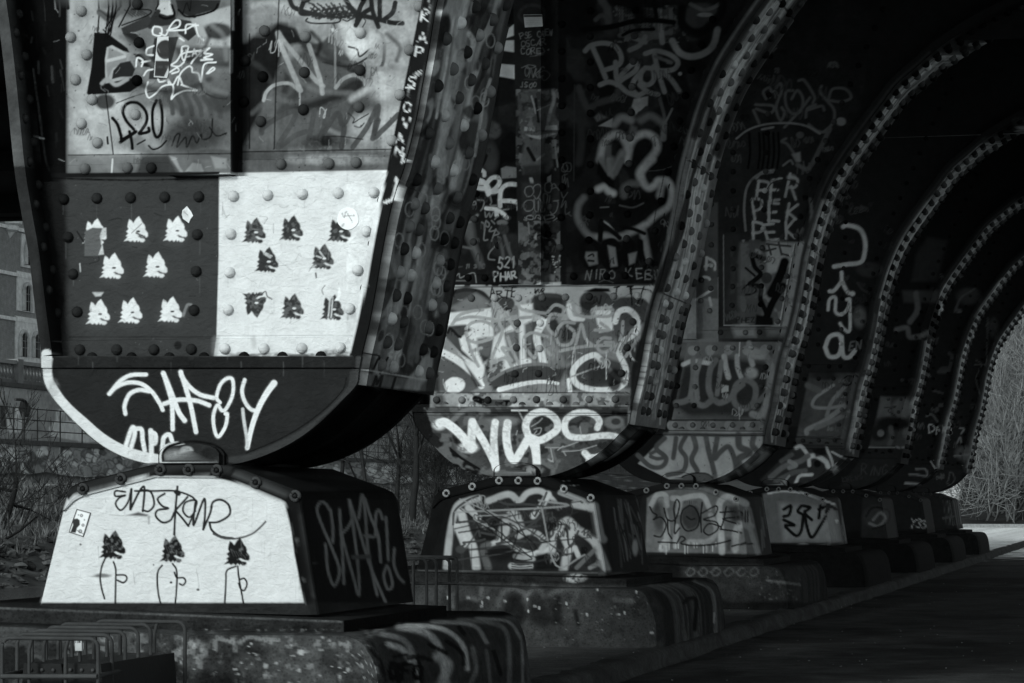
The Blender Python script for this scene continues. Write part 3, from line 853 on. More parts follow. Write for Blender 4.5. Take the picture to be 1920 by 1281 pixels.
c.poly(z1((790, 560), (800, 500), (850, 445), (920, 430), (955, 490), (935, 540), (850, 545)), 38)
c.poly(z1((855, 200), (1050, 110), (1085, 150), (1090, 180), (930, 235), (870, 240)), 52)
c.poly(z1((865, 235), (960, 235), (1030, 310), (1040, 380), (960, 330), (900, 290)), 40)
c.poly(z1((940, 380), (1050, 380), (1090, 430), (1090, 480), (1010, 470)), 30)
c.poly(z1((1090, 90), (1180, 60), (1230, 100), (1260, 170), (1100, 190), (1060, 130)), 45)
c.poly(z1((1110, 60), (1135, 20), (1200, 0), (1215, 60), (1235, 100), (1180, 110), (1120, 90)), 190)
c.st(z1((1100, 70), (1130, 10), (1150, 0)), 3, 15); c.st(z1((1100, 90), (1160, 130), (1230, 110), (1215, 40)), 5, 15)
c.poly(z1((1240, 0), (1560, 0), (1540, 70), (1440, 110), (1370, 130), (1260, 80)), 40)
c.poly(z1((1380, 110), (1560, 60), (1640, 40), (1640, 190), (1560, 170), (1450, 170), (1400, 150)), 165, .9, 2)
c.st(z1((1260, 70), (1330, 120), (1500, 80), (1540, 30)), 4, 12)
c.poly(z1((1240, 130), (1350, 150), (1390, 240), (1330, 290), (1260, 240)), 50)
c.blob(*z1((1540, 220))[0], 28, 15, 60); c.st(z1((1420, 200), (1440, 250), (1450, 290)), 10, 160, .5)
c.poly(z1((1230, 330), (1640, 330), (1640, 480), (1480, 470), (1260, 430)), 45, .8, 4)
c.poly(z1((1090, 270), (1260, 260), (1180, 560), (1050, 560)), 30, .9)
c.st(z1((1120, 80), (1060, 190)), 8, 45); 
for i in range(6):                                    # hanging fingers
    x = 1170 + i * 68
    c.st(z1((x, 660 + i * 6), (x + 40, 730 + i * 8), (x + 50, 800 + i * 5)), 9, 70, .5, .9)
c.blob(*z1((740, 720))[0], 18, 14, 20, .9); c.blob(*z1((1560, 720))[0], 26, 20, 60, .8)
c.st(z1((1420, 590), (1440, 650), (1520, 690), (1600, 700)), 3, 50, .5)
c.st(z1((820, 730), (950, 680), (1080, 645), (1180, 645)), 2.2, 20, .4, .9, rough=.4)
for P in ([(740, 290), (770, 30), (760, 280), (800, 20), (780, 250), (830, 0)], [(745, 200), (820, 90), (760, 260)], [(730, 210), (790, 280)]): c.st(z1(*P), 2.6, 10, .3, 1, False)
c.st(z1((840, 190), (940, 0)), 3, 12); c.st(z1((930, 65), (1060, 72), (1040, 110), (860, 180)), 2.6, 14)
for i in range(6): c.st(z1((880 + 20 * i, 70), (940 + 20 * i, 120 - i * 4)), 1.6, 20, .3, .8)
c.st(z1((1290, 100), (1320, 20), (1340, 80), (1350, 0)), 2, 14)
# 420 and the scribbles round it
c.st(z1((795, 835), (830, 880), (855, 960), (865, 985), (960, 930), (850, 1005)), 6.4, 12, .25, 1)
c.st(z1((915, 930), (930, 1000), (935, 1050)), 6, 12)
c.st(z1((945, 915), (890, 850), (868, 780), (905, 730), (975, 730), (1030, 790), (1035, 860), (1000, 920), (985, 945), (1050, 930), (1050, 905)), 6.2, 10)
c.st(z1((1105, 710), (1078, 780), (1080, 900), (1105, 970), (1140, 930), (1145, 800), (1130, 710)), 6, 12)
c.st(z1((970, 1020), (1025, 990)), 3, 14); c.st(z1((1050, 1030), (1080, 1055), (1130, 1040), (1175, 995)), 3.4, 16)
c.st(z1((758, 970), (762, 1015)), 4, 12)
c.blob(*z1((1400, 940))[0], 50, 26, 45, .6, 1, rough=.6)
c.st(z1((1215, 1030), (1240, 960), (1270, 950), (1250, 1040), (1310, 970), (1320, 1040), (1360, 960), (1390, 1010), (1420, 950), (1430, 985), (1490, 960), (1500, 840)), 3, 18, .3, .9, rough=.3)
c.st(z1((1480, 900), (1530, 960), (1600, 940)), 2.6, 20)
# white tag over it
for P in ([(1075, 225), (1090, 190), (1140, 200), (1135, 250), (1085, 245), (1075, 215)], [(1130, 235), (1170, 250), (1200, 190), (1240, 145), (1270, 150), (1260, 190), (1180, 215), (1250, 215), (1310, 210), (1360, 185), (1400, 180), (1320, 175), (1310, 235)],
          [(1085, 325), (1040, 345), (1035, 385), (1080, 390)], [(960, 470), (970, 410), (1010, 430), (1000, 470)], [(1000, 440), (1060, 430)], [(1015, 535), (1040, 500), (1080, 490)],
          [(1045, 580), (1030, 640), (1050, 690), (1100, 660), (1150, 610), (1215, 600), (1225, 640), (1210, 700), (1240, 670), (1310, 640), (1390, 640), (1310, 610), (1280, 600)],
          [(1280, 370), (1290, 330), (1330, 330), (1320, 370), (1300, 430), (1290, 380), (1400, 360), (1420, 370), (1370, 420), (1350, 450)],
          [(1430, 360), (1480, 340), (1440, 375), (1500, 385), (1440, 410), (1500, 420), (1420, 425)], [(1200, 510), (1250, 480), (1260, 505), (1215, 520)],
          [(1255, 600), (1275, 520), (1330, 470), (1355, 480), (1360, 510), (1400, 520), (1420, 580), (1430, 500), (1450, 450), (1525, 440)],
          [(1460, 520), (1500, 480), (1515, 490), (1470, 520)], [(1190, 590), (1185, 560), (1220, 600), (1260, 540), (1290, 600)], [(1290, 360), (1250, 430), (1210, 460), (1260, 470), (1300, 440)],
          [(1115, 560), (1130, 580), (1170, 570)], [(1380, 170), (1400, 250), (1440, 285)], [(1270, 270), (1300, 290)]):
    c.st(z1(*P), 3.0, 225, .3, 1)
c.text('LAST', 350, 108, 12, 190, 2.2, -.1); 
# right of the stiffener
c.poly([(437, -10), (540, -10), (540, 300), (437, 300)], 90)
c.poly(z2((115, 0), (380, 0), (380, 150), (150, 270), (115, 260)), 135, 1, 3)
c.poly(z2((115, 260), (280, 260), (380, 160), (500, 200), (560, 300), (420, 330), (360, 560), (115, 1080)), 26, 1, 4)
c.poly(z2((380, 0), (1420, 0), (1360, 320), (1280, 460), (1000, 480), (700, 330), (560, 160), (380, 140)), 150, 1, 4)
c.poly(z2((640, 280), (900, 440), (1000, 480), (1100, 560), (1180, 460), (1290, 480), (1180, 1000), (380, 1060), (370, 560), (450, 440)), 82, 1, 5)
c.st(z2((140, 270), (260, 160), (420, 120), (520, 140), (580, 220), (640, 290), (720, 240), (760, 190)), 17, 130, .7, .9)
c.st(z2((400, 200), (500, 230), (560, 300), (680, 330), (760, 270)), 12, 32, .6, .8)
c.st(z2((530, 180), (545, 230), (570, 270), (630, 250), (690, 190)), 10, 135, .6)
c.poly(z2((640, 330), (760, 260), (900, 430), (760, 440)), 60, .9, 4)
c.poly(z2((820, 170), (900, 150), (1060, 330), (900, 420), (850, 300)), 205, .9, 5)
c.st(z2((700, 440), (860, 470), (960, 440), (1060, 370), (1040, 340), (960, 400), (940, 350), (880, 330)), 3.4, 52, .3)
c.st(z2((1080, 220), (1130, 280), (1125, 440), (1080, 500)), 6, 40, .5)
c.blob(*z2((1060, 290))[0], 14, 22, 185, .9, .8); c.blob(*z2((1180, 620))[0], 36, 34, 180, .9, .9); c.blob(*z2((1250, 250))[0], 40, 60, 165, .9, .9)
c.blob(*z2((1180, 880))[0], 22, 42, 185, .9, .9); c.blob(*z2((1000, 900))[0], 34, 30, 170, .8, .8)
c.poly(z2((720, 680), (900, 560), (1080, 540), (980, 640), (640, 780), (420, 770)), 30, .9, 6)
c.st(z2((390, 800), (500, 680), (600, 560)), 14, 60, .8); c.st(z2((430, 640), (450, 540), (430, 470)), 12, 55, .7)
for P, w, v, a in (([(200, 40), (330, 20), (520, 90), (640, 60), (760, 130)], 10, 168, .7), ([(900, 20), (1060, 60), (1200, 160), (1240, 280)], 12, 172, .7), ([(560, 330), (700, 420), (860, 470), (1000, 560)], 9, 34, .7), ([(420, 470), (520, 560), (660, 640), (900, 660)], 10, 110, .6), ([(1100, 500), (1020, 620), (900, 700)], 12, 178, .7), ([(150, 420), (260, 480), (360, 620)], 10, 60, .7), ([(200, 800), (330, 700), (470, 720)], 9, 100, .6), ([(1150, 240), (1240, 330), (1220, 430)], 8, 60, .7), ([(620, 230), (680, 300), (660, 380)], 8, 24, .8), ([(700, 900), (860, 960), (1060, 940)], 8, 150, .6)): c.st(z2(*P), w, v, .9, a)
for P, w, v, a in (([(500, 300), (560, 420), (540, 620), (560, 700)], 12, 176, .5), ([(860, 260), (980, 340), (1080, 460), (1180, 560)], 9, 100, .7), ([(1000, 600), (1120, 640), (1300, 640), (1480, 560)], 10, 40, .7), ([(1500, 180), (1580, 260), (1600, 420)], 9, 120, .7), ([(560, 60), (600, 180), (560, 260)], 8, 178, .6), ([(1380, 500), (1480, 620), (1600, 660)], 9, 120, .6), ([(1480, 260), (1420, 380), (1330, 420)], 7, 30, .7)): c.st(z1(*P), w, v, .9, a)
# chrome N with drips
c.st(z2((380, 235), (400, 310), (470, 480), (540, 640)), 9.5, 150, .3); c.st(z2((385, 230), (430, 300), (540, 430), (640, 560), (700, 610)), 8.5, 140, .3)
c.st(z2((600, 320), (640, 440), (680, 570), (695, 660)), 8.5, 150, .3); c.st(z2((280, 710), (300, 650), (360, 600), (460, 590), (530, 640)), 6.5, 155, .3)
c.drip(*z2((535, 650))[0], 27, 3.4, 160); c.drip(*z2((385, 300))[0], 26, 2.6, 150); c.st(z2((785, 320), (785, 620)), 4, 120, .4)
c.st(z2((790, 620), (840, 560), (920, 530), (980, 560), (1000, 600)), 7, 150, .3); c.st(z2((1030, 380), (1020, 500), (1005, 600)), 8, 140, .4); c.st(z2((1040, 480), (1120, 490), (1180, 470)), 8, 130, .6)
# grey ZUFN tag
for P in ([(265, 940), (280, 900), (400, 820), (500, 790), (480, 870), (380, 1040), (500, 960), (580, 930)], [(640, 780), (600, 980)], [(600, 980), (680, 960), (720, 840), (750, 740), (690, 970)], [(690, 960), (800, 800), (840, 880), (910, 760)], [(850, 900), (830, 1040)], [(910, 1040), (1010, 900), (1090, 750), (1060, 960), (1120, 920), (1230, 810)], [(1050, 980), (1090, 850)]):
    c.st(z2(*P), 10, 68, .25, .92)
c.st(z2((880, 800), (920, 840), (910, 870), (960, 840), (1020, 805)), 2, 30); c.st(z2((920, 890), (960, 900), (990, 870)), 2, 30); c.st(z2((700, 965), (830, 965), (980, 985)), 2.2, 40)
c.blob(*z2((700, 1030))[0], 40, 18, 30, .6, .9, rough=.8); c.blob(*z2((720, 1000))[0], 12, 10, 20, .8, .8)
# black fill-in tag at the top
for P in ([(465, 0), (490, 50), (560, 80), (640, 100), (760, 110)], [(560, 20), (540, 90), (600, 100)], [(940, 150), (960, 60), (990, 0)], [(930, 180), (980, 100), (1040, 60)], [(1040, 0), (1050, 80), (1090, 190)], [(1100, 0), (1100, 140)], [(930, 100), (1060, 130), (1180, 160), (1260, 165)], [(1210, 20), (1190, 90), (1130, 140)], [(860, 0), (900, 60), (950, 130)]):
    c.st(z2(*P), 9, 42, .2)
for i in range(26):
    x = 600 + i * 12
    c.st(z2((x, 20 + (i * 37) % 60), (x + 40, 40 + (i * 53) % 80), (x + 10, 90 + (i * 29) % 50), (x + 60, 70 + (i * 41) % 60)), 3.4, 44, .3, .9)
c.st(z2((590, 130), (580, 150), (640, 165), (800, 160), (830, 120)), 3, 40); c.st(z2((840, 140), (870, 150), (890, 140)), 2.4, 36); c.st(z2((980, 190), (1000, 150), (985, 130)), 2, 40)
c.poly(z2((750, 200), (805, 200), (800, 225), (770, 230)), 190); c.st(z2((775, 170), (790, 205)), 2, 60)
for x in (745, 765, 785, 805, 825): c.st(z2((x, 235 + (x % 7) * 4), (x + 5 - 10 * (x % 2), 330 - (x % 11) * 4)), 3, 140, .3, .9)
for P in ([(180, 240), (180, 1050)], [(388, 0), (370, 500), (355, 1050)]): c.st(z2(*P), 2.5, 8, .5, .9)
# seams, strip of rivets, scratches
c.poly([(128, 291), (436, 291), (436, 326), (128, 328)], 95, .6, 2); c.poly([(455, 286), (735, 282), (728, 320), (455, 324)], 80, .7, 3)
c.blob(625, 300, 90, 10, 150, .8, .9, rough=.5); c.blob(160, 310, 40, 14, 120, .8); c.blob(240, 305, 34, 14, 110, .8)
c.poly(z1((1190, 1100), (1240, 1110), (1270, 1180), (1300, 1220), (1360, 1150), (1420, 1160), (1440, 1215), (1370, 1225), (1330, 1210), (1280, 1225)), 150, .9, 1.5)
c.poly(z1((1000, 1100), (1190, 1100), (1260, 1230), (960, 1230)), 40, .8, 4); c.poly(z1((1490, 1105), (1600, 1120), (1600, 1190), (1520, 1190)), 140, .9, 2)
c.st(z1((795, 1125), (788, 1235)), 3.2, 200, .3)
c.st([(128, 291), (436, 288)], 1.8, 18); c.st([(455, 285), (735, 280)], 2, 14); c.dirt(437, -10, 800, 330, .35, seed=2, streak=.12)
c.poly([(433, -10), (455, -10), (455, 326), (437, 326)], 12, .95, 1.2)
c.st([(436, -5), (437, 55)], 5, 190, .3); c.st([(436, 60), (436, 95)], 4, 35); c.st([(434, 96), (433, 135)], 6, 130, .4); c.st([(435, 140), (436, 320)], 4, 30)
# left flange and its shaded angle
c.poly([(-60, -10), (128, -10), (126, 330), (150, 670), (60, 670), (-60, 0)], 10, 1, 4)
g = np.random.default_rng(5)
for i in range(40):
    y = g.uniform(0, 330); x = g.uniform(45, 118)
    c.st([(x, y), (x + g.uniform(-2, 5), y + g.uniform(4, 30))], g.uniform(1.5, 5), g.uniform(15, 60), .6, .8)
c.st([(62, 130), (72, 200), (84, 290), (92, 320)], 4, 70, .5, .8, rough=.5); c.st(z1((250, 950), (270, 970), (310, 980)), 3, 170)
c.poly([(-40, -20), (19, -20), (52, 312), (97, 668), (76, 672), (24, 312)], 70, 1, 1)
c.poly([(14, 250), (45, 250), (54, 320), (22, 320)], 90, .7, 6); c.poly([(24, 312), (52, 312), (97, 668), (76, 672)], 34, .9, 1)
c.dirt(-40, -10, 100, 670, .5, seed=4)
# two-tone lower panel
c.poly([(95, 326), (412, 326), (406, 672), (118, 672)], 58)
c.blob(100, 480, 26, 210, 20, .95, .6)
c.st([(96, 334), (250, 338), (410, 333)], 3.4, 12, .4, .9, rough=.3); c.poly([(96, 325), (412, 322), (412, 331), (96, 333)], 26)
c.poly([(411, 325), (731, 319), (730, 345), (700, 480), (665, 632), (660, 668), (401, 668), (406, 630), (410, 480)], 219, 1, 1)
c.dirt(96, 326, 412, 668, .12, seed=6); c.dirt(400, 318, 735, 672, .05, seed=7)
c.st([(130, 632), (400, 632)], 1.6, 30, .4, .8); c.st([(406, 630), (664, 629)], 1.3, 150, .5, .8)
c.st([(404, 636), (402, 668)], 12, 120, .8, .5); c.st([(475, 634), (476, 650)], 10, 170, .8, .5); c.blob(625, 662, 30, 6, 90, .7, .9, rough=.4); c.blob(560, 667, 22, 3, 30, .8)
for x in (455, 475, 640): c.blob(x, 668, 12, 4, 40, .7, .8)
for (x, y) in [(882, 418), (1137, 415), (725, 655), (1008, 648), (635, 955), (845, 945), (1103, 938)]:
    p = z3((x, y))[0]
    c.blob(p[0], p[1] + 10, 26, 24, 95, .22, 1.0)
    wolf(c, *p, 226, 55)
p = z3((613, 432))[0]; wolf(c, *p, 226, 226)
c.st(z3((855, 440), (920, 380)), 1.4, 120); c.st(z3((885, 440), (940, 465)), 3, 70)
c.poly(z3((600, 825), (672, 825), (655, 850), (620, 852)), 190, .95, 1.5); c.poly(z3((550, 430), (600, 405), (665, 408), (650, 590), (548, 588)), 92, 1, 1)
c.poly(z3((665, 408), (690, 405), (690, 460), (660, 480), (675, 580), (640, 582), (660, 520), (648, 460)), 190, 1, 1, rough=.2)
c.st(z3((500, 430), (545, 500)), 2.4, 20); c.st(z3((518, 640), (522, 690)), 2.4, 180)
for P in ([(705, 360), (760, 345), (790, 350)], [(1000, 310), (1050, 330)], [(580, 640), (640, 620), (640, 590)], [(860, 530), (890, 535)], [(1230, 850), (1270, 850)]): c.st(z3(*P), 1.5, 25, .4, .8)
c.st(z3((1190, 975), (1215, 910), (1240, 905)), 5, 150, .6, .7); c.blob(*z3((1155, 1170))[0], 7, 8, 25, .9)
for (x, y) in [(263, 425), (505, 410), (815, 418), (345, 615), (705, 595), (510, 918), (770, 925)]:
    wolf(c, *z4((x, y))[0], 52, 215)
wolf(c, *z4((265, 905))[0], 52, 215, 1, True)
for P in ([(340, 570), (380, 590)], [(330, 575), (370, 600)], [(690, 560), (720, 600)], [(670, 590), (700, 600)], [(760, 850), (745, 1000)], [(775, 860), (765, 990)], [(640, 660), (665, 650)]): c.st(z4(*P), 3, 200, .4, .9, rough=.5)
c.st(z4((665, 700), (668, 730)), 2.6, 40); c.poly(z4((815, 780), (830, 830), (815, 880), (785, 880), (805, 850)), 245); c.st(z4((725, 780), (705, 810), (715, 840)), 1.6, 130); c.st(z4((320, 830), (340, 820), (350, 850), (380, 870)), 2.2, 70)
for P in ([(60, 270), (75, 320), (90, 340)], [(75, 345), (105, 320)], [(430, 265), (460, 275), (490, 262)], [(300, 330), (350, 340), (330, 380)], [(60, 330), (60, 240)], [(390, 380), (390, 440)], [(620, 690), (655, 640), (670, 660)], [(520, 260), (555, 268)]): c.st(z4(*P), 1.1, 130, .4, .8)
for (x, y) in [(1070, 640), (870, 60)]: c.drip(*z4((x, y))[0], 14, 1.2, 190)
# foot: ledge, black plate, white band, lettering
c.poly([(95, 668), (664, 668), (668, 692), (82, 692)], 32); c.st([(82, 691), (668, 690)], 2.4, 5); c.dirt(80, 668, 670, 692, .5, seed=9)
c.poly([(78, 692), (674, 692), (671, 722), (612, 786), (550, 832), (475, 864), (362, 880), (225, 856), (97, 745)], 37)
c.dirt(78, 692, 674, 880, .22, seed=8)
c.st([(664, 700), (655, 735), (606, 785), (545, 826), (470, 858), (420, 866)], 16, 60, .35, .8)
c.st([(650, 708), (640, 735), (596, 778), (535, 818), (462, 850)], 2, 18)
c.st([(87, 665), (90, 710), (106, 742), (128, 768), (155, 792), (190, 822), (228, 844), (268, 857), (310, 864), (330, 866)], 20, 214, .12)
c.poly([(78, 665), (100, 672), (95, 700), (82, 700)], 200); c.blob(103, 690, 6, 30, 30, .7)
c.blob(100, 730, 10, 16, 150, .5, 1, rough=.6)
for P, w in (([(1095, 250), (980, 255), (900, 300), (840, 370), (820, 395), (870, 345), (960, 310), (1060, 320), (1140, 380), (1200, 470), (1220, 515)], 7.5), ([(940, 545), (935, 480), (970, 400), (1040, 365), (1120, 375)], 7.5),
             ([(1225, 240), (1260, 350), (1290, 480), (1295, 660)], 8), ([(1225, 240), (1290, 400), (1340, 530), (1385, 595)], 9), ([(1230, 470), (1330, 440), (1470, 445), (1570, 480)], 8), ([(1355, 230), (1390, 340), (1430, 480), (1470, 680)], 8.5), ([(1360, 260), (1420, 340), (1500, 400), (1600, 425)], 8),
             ([(1650, 460), (1625, 420), (1650, 330), (1700, 280), (1745, 290), (1745, 400), (1700, 500), (1665, 520), (1630, 480), (1600, 560), (1610, 670), (1640, 715), (1690, 640), (1705, 550), (1690, 545)], 6.5)):
    c.st(z5(*P), w, 228, .22)
c.st(z6((235, 290), (215, 370), (235, 450), (280, 510), (330, 520)), 7, 225, .25); c.st(z6((455, 315), (400, 390), (340, 500), (290, 640), (255, 800)), 11, 228, .15, taper=(1.1, .75)); c.st(z6((220, 510), (230, 600), (250, 720), (255, 800)), 6, 200, .4)
for P, w in (([(945, 780), (985, 660), (1005, 650), (1010, 700), (985, 790)], 8), ([(1005, 660), (1060, 660), (1070, 740), (1085, 820)], 8), ([(1130, 670), (1135, 760), (1135, 900)], 9), ([(1130, 680), (1165, 700), (1165, 760), (1140, 770)], 8), ([(1290, 745), (1270, 700), (1230, 720), (1220, 780), (1215, 840)], 8), ([(1240, 790), (1300, 770), (1370, 770)], 7)):
    c.st(z5(*P), w, 226, .22)
c.drip(*z5((1138, 850))[0], 18, 4, 220)
# boss
c.poly([(307, 869), (307, 850), (322, 837), (362, 830), (402, 837), (418, 850), (418, 869)], 48, 1, 1); c.blob(330, 858, 22, 14, 160, .9, .9, rough=.2); c.blob(350, 845, 12, 8, 180, .8); c.blob(395, 850, 18, 12, 30, .8)
c.dirt(305, 830, 420, 870, .5, seed=3); c.st([(306, 868), (306, 849), (322, 835), (362, 828), (402, 835), (419, 849), (420, 868)], 5, 6, .3); c.poly([(305, 866), (420, 866), (420, 873), (305, 873)], 110, .7, 2)
# pedestal front
c.poly([(70, 1160), (120, 945), (128, 915), (285, 868), (432, 868), (560, 915), (610, 1160)], 22)
c.poly(PX_ := [(74, 1140), (121, 950), (126, 938), (140, 930), (160, 924), (200, 914), (240, 903), (262, 894), (300, 893), (390, 892), (430, 902), (470, 912), (505, 930), (532, 940), (542, 958), (552, 1040), (577, 1156)], 214, 1, 1.5)
c.dirt(75, 890, 580, 1156, .05, seed=11); c.st([(80, 1138), (577, 1156)], 3, 30, .4, .9)
c.st([(130, 925), (160, 912), (290, 881), (428, 880), (540, 918), (556, 930)], 11, 46, .5, .9); c.st([(440, 890), (540, 928)], 5, 75, .7, .8); c.st([(562, 950), (578, 1050), (597, 1150)], 8, 30, .4); c.st([(566, 960), (584, 1060), (592, 1120)], 6, 70, .7, .7)
c.poly([(534, 945), (546, 960), (580, 1152), (576, 1156), (562, 1090), (548, 1000)], 12, 1, 2)
for bx, by in BOLTS: c.blob(bx, by, 8, 8, 28, .8, .6); c.st([(bx + 7 * math.cos(a), by + 7 * math.sin(a)) for a in np.linspace(0, 6.4, 14)], 1.4, 75, .5, .7)
for P, w in (([(715, 190), (660, 185), (660, 215), (715, 210), (680, 225), (660, 260), (690, 295), (730, 250), (750, 175)], 2.6), ([(750, 175), (745, 290)], 3.4), ([(745, 290), (800, 180), (825, 170), (815, 300)], 3), ([(810, 180), (860, 190), (880, 260), (850, 300), (815, 295)], 2.8),
             ([(770, 185), (880, 185), (1000, 185), (1090, 215), (1120, 245)], 2.6), ([(940, 200), (900, 230), (925, 270), (960, 285), (900, 295), (890, 330), (930, 365), (975, 350), (1000, 300), (1070, 220)], 2.8), ([(1013, 160), (1005, 250), (998, 350), (995, 435)], 3), ([(1005, 190), (1020, 200)], 6),
             ([(1000, 295), (1040, 340), (1075, 385)], 2.8), ([(1075, 385), (1110, 300), (1120, 240), (1060, 250), (1045, 300), (1080, 335), (1115, 300)], 2.6), ([(1115, 250), (1105, 380), (1165, 230), (1170, 320), (1160, 405)], 3), ([(1160, 405), (1200, 310), (1215, 250), (1260, 235), (1305, 265), (1310, 320), (1250, 360), (1195, 365)], 3), ([(1195, 365), (1210, 410), (1260, 445), (1330, 455)], 3)):
    c.st(z7(*P), w * 1.45, 36, .25)
c.st(z8((0, 430), (60, 455), (140, 455), (220, 430), (270, 390), (298, 360)), 3.6, 75, .4)
for cx, cy, s in ((640, 500, 1.12), (982, 524, 1.06), (1352, 540, 1.08)):
    x, y = z7((cx, cy))[0]
    wolf(c, x, y - 2, 26, 26, s, False, .15)
    for i in range(5): c.st([(x - 12 + i * 5, y - 8 + i * 2), (x - 6 + i * 5, y + 6)], 1.2, 90, .4, .5)
for P in ([(600, 570), (580, 620), (572, 680), (580, 740), (597, 800)], [(648, 590), (660, 630), (660, 700), (658, 850)], [(665, 665), (710, 665), (725, 685), (705, 708), (670, 695)], [(925, 610), (900, 650), (900, 740), (915, 820), (935, 852)], [(985, 600), (1008, 640), (1008, 740), (997, 855)], [(995, 650), (1010, 680), (1045, 680), (1060, 700), (1045, 722), (1025, 715)],
          [(1345, 615), (1295, 640), (1290, 700), (1282, 838)], [(1357, 615), (1365, 690), (1385, 800), (1395, 870)], [(1372, 690), (1395, 685), (1410, 715), (1395, 752), (1375, 745), (1362, 712)]):
    c.st(z7(*P), 3.4, 26, .25)
c.blob(*z7((976, 707))[0], 2.4, 2.4, 30); c.blob(*z7((585, 668))[0], 16, 4, 60, .8, 1); c.poly(z7((720, 325), (790, 305), (845, 320), (840, 330)), 45, .9, 2); c.st(z7((850, 330), (850, 370)), 4, 120, .8, .6)
for P in ([(620, 320), (720, 328)], [(1120, 630), (1135, 720), (1130, 750)], [(760, 640), (770, 720)], [(560, 500), (565, 580)], [(600, 230), (605, 250)]): c.st(z7(*P), 1.2, 150, .4, .7)
c.blob(*z7((1130, 748))[0], 3, 2, 80); c.blob(*z7((460, 490))[0], 2, 2, 90); c.blob(*z7((876, 607))[0], 1.6, 1.6, 90)
# pedestal roof and road-side face
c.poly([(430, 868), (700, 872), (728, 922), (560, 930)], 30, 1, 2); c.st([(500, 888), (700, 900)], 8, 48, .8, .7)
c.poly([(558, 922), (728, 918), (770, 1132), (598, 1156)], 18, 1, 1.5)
for P in ([(660, 290), (645, 262), (615, 248), (592, 290), (620, 380), (680, 520), (720, 640), (690, 725), (655, 640), (640, 490)], [(668, 290), (682, 400), (682, 475)], [(720, 290), (730, 440), (738, 560), (745, 712)], [(790, 350), (770, 390), (730, 432)], [(732, 432), (760, 540), (800, 680), (830, 780), (828, 640), (800, 400), (775, 235)],
          [(830, 340), (850, 205), (868, 330), (880, 500), (905, 650), (935, 780)], [(780, 250), (830, 400), (890, 600), (985, 825)], [(865, 230), (900, 340), (940, 440), (955, 590)], [(925, 440), (928, 320), (948, 298), (965, 345)], [(985, 335), (992, 450), (998, 580)], [(990, 610), (972, 670), (995, 745), (1022, 720), (1005, 640), (990, 610)], [(1033, 515), (1030, 600), (1055, 670), (1085, 705)]):
    c.st(z8(*P), 5.0, 124, .5, .95)
c.st(z8((800, 562), (890, 560)), 8, 80, .5); c.st(z8((865, 440), (912, 448)), 6, 110, .4); c.st(z8((510, 700), (520, 620), (560, 600), (610, 600)), 1.6, 70)
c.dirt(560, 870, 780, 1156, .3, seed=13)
# slab and plinth
c.poly([(-70, 1130), (850, 1130), (850, 1200), (640, 1200), (-70, 1180)], 38, 1, 2); c.st([(-60, 1138), (300, 1152), (640, 1166)], 4, 78, .6, .8); c.dirt(-70, 1130, 850, 1200, .5, seed=15)
c.poly([(645, 1164), (850, 1132), (850, 1160), (645, 1196)], 14, 1, 2)
c.poly([(-70, 1172), (640, 1188), (1000, 1150), (1020, 1290), (-70, 1290)], 66, 1, 3)
c.dirt(-70, 1172, 740, 1290, .65, seed=16); c.tiles(-70, 1185, 330, 1290, [16, 30], 34, 3, .8, .56); c.tiles(120, 1180, 720, 1290, [80, 120], 14, 5, .7, .64); c.tiles(280, 1180, 720, 1290, [34], 60, 15, .6, .55)
c.spots(330, 1190, 720, 1290, 30, 1.2, 5, 150, .8, 3); c.spots(330, 1190, 720, 1290, 60, .6, 1.6, 170, .8, 4)
c.blob(564, 1223, 7, 5, 170); c.blob(330, 1265, 30, 20, 20, .8, .9); c.blob(400, 1275, 40, 16, 24, .8, .9)
for P in ([(0, 1040), (15, 1090), (20, 1030), (120, 1050)], [(110, 1030), (125, 1095)], [(150, 1050), (200, 1020), (280, 1030), (330, 1050)], [(250, 1030), (370, 1035)]): c.st(z8(*P), 7, 120, .5, .8)
c.gain = .45
c.poly(z8((860, 1035), (1000, 970), (1300, 910), (1600, 900), (1720, 930), (1780, 1000), (1780, 1281), (970, 1281), (940, 1150)), 30, 1, 5)
for P, w, v in (([(1060, 960), (1200, 990), (1290, 1080), (1330, 1281)], 12, 75), ([(1100, 950), (1300, 970), (1420, 1060), (1450, 1200)], 8, 85), ([(960, 1000), (1090, 1040), (1150, 1150), (1170, 1281)], 9, 60), ([(1000, 1060), (1080, 1090), (1120, 1150)], 10, 80), ([(1250, 930), (1480, 950), (1560, 1050)], 7, 60), ([(1400, 920), (1600, 940), (1680, 1020), (1690, 1281)], 8, 46), ([(1500, 910), (1680, 930), (1750, 1020)], 5, 55), ([(1480, 1080), (1500, 1200), (1470, 1281)], 8, 48), ([(1560, 1100), (1580, 1281)], 6, 40), ([(1730, 980), (1760, 1060), (1765, 1281)], 5, 52), ([(1280, 1130), (1340, 1180), (1300, 1281)], 16, 70)):
    c.st(z8(*P), w, v * 1.5, .7, .9)
for P in ([(900, 1090), (950, 1160), (975, 1281)], [(1030, 1160), (1060, 1281)], [(1170, 1140), (1190, 1281)], [(1110, 1140), (1170, 1130), (1240, 1150)], [(1330, 1040), (1420, 1110), (1430, 1180)], [(1400, 960), (1430, 1000)], [(1030, 1130), (1100, 1120)], [(1600, 1100), (1640, 1230)], [(1230, 1060), (1330, 1110)]): c.st(z8(*P), 8, 8, .3, .95)
c.gain = 1.02
c.text('UFO', *z8((1000, 1250))[0], 26, 8, 8, 0.05, 0)
c.dirt(720, 1140, 1010, 1290, .35, seed=17)
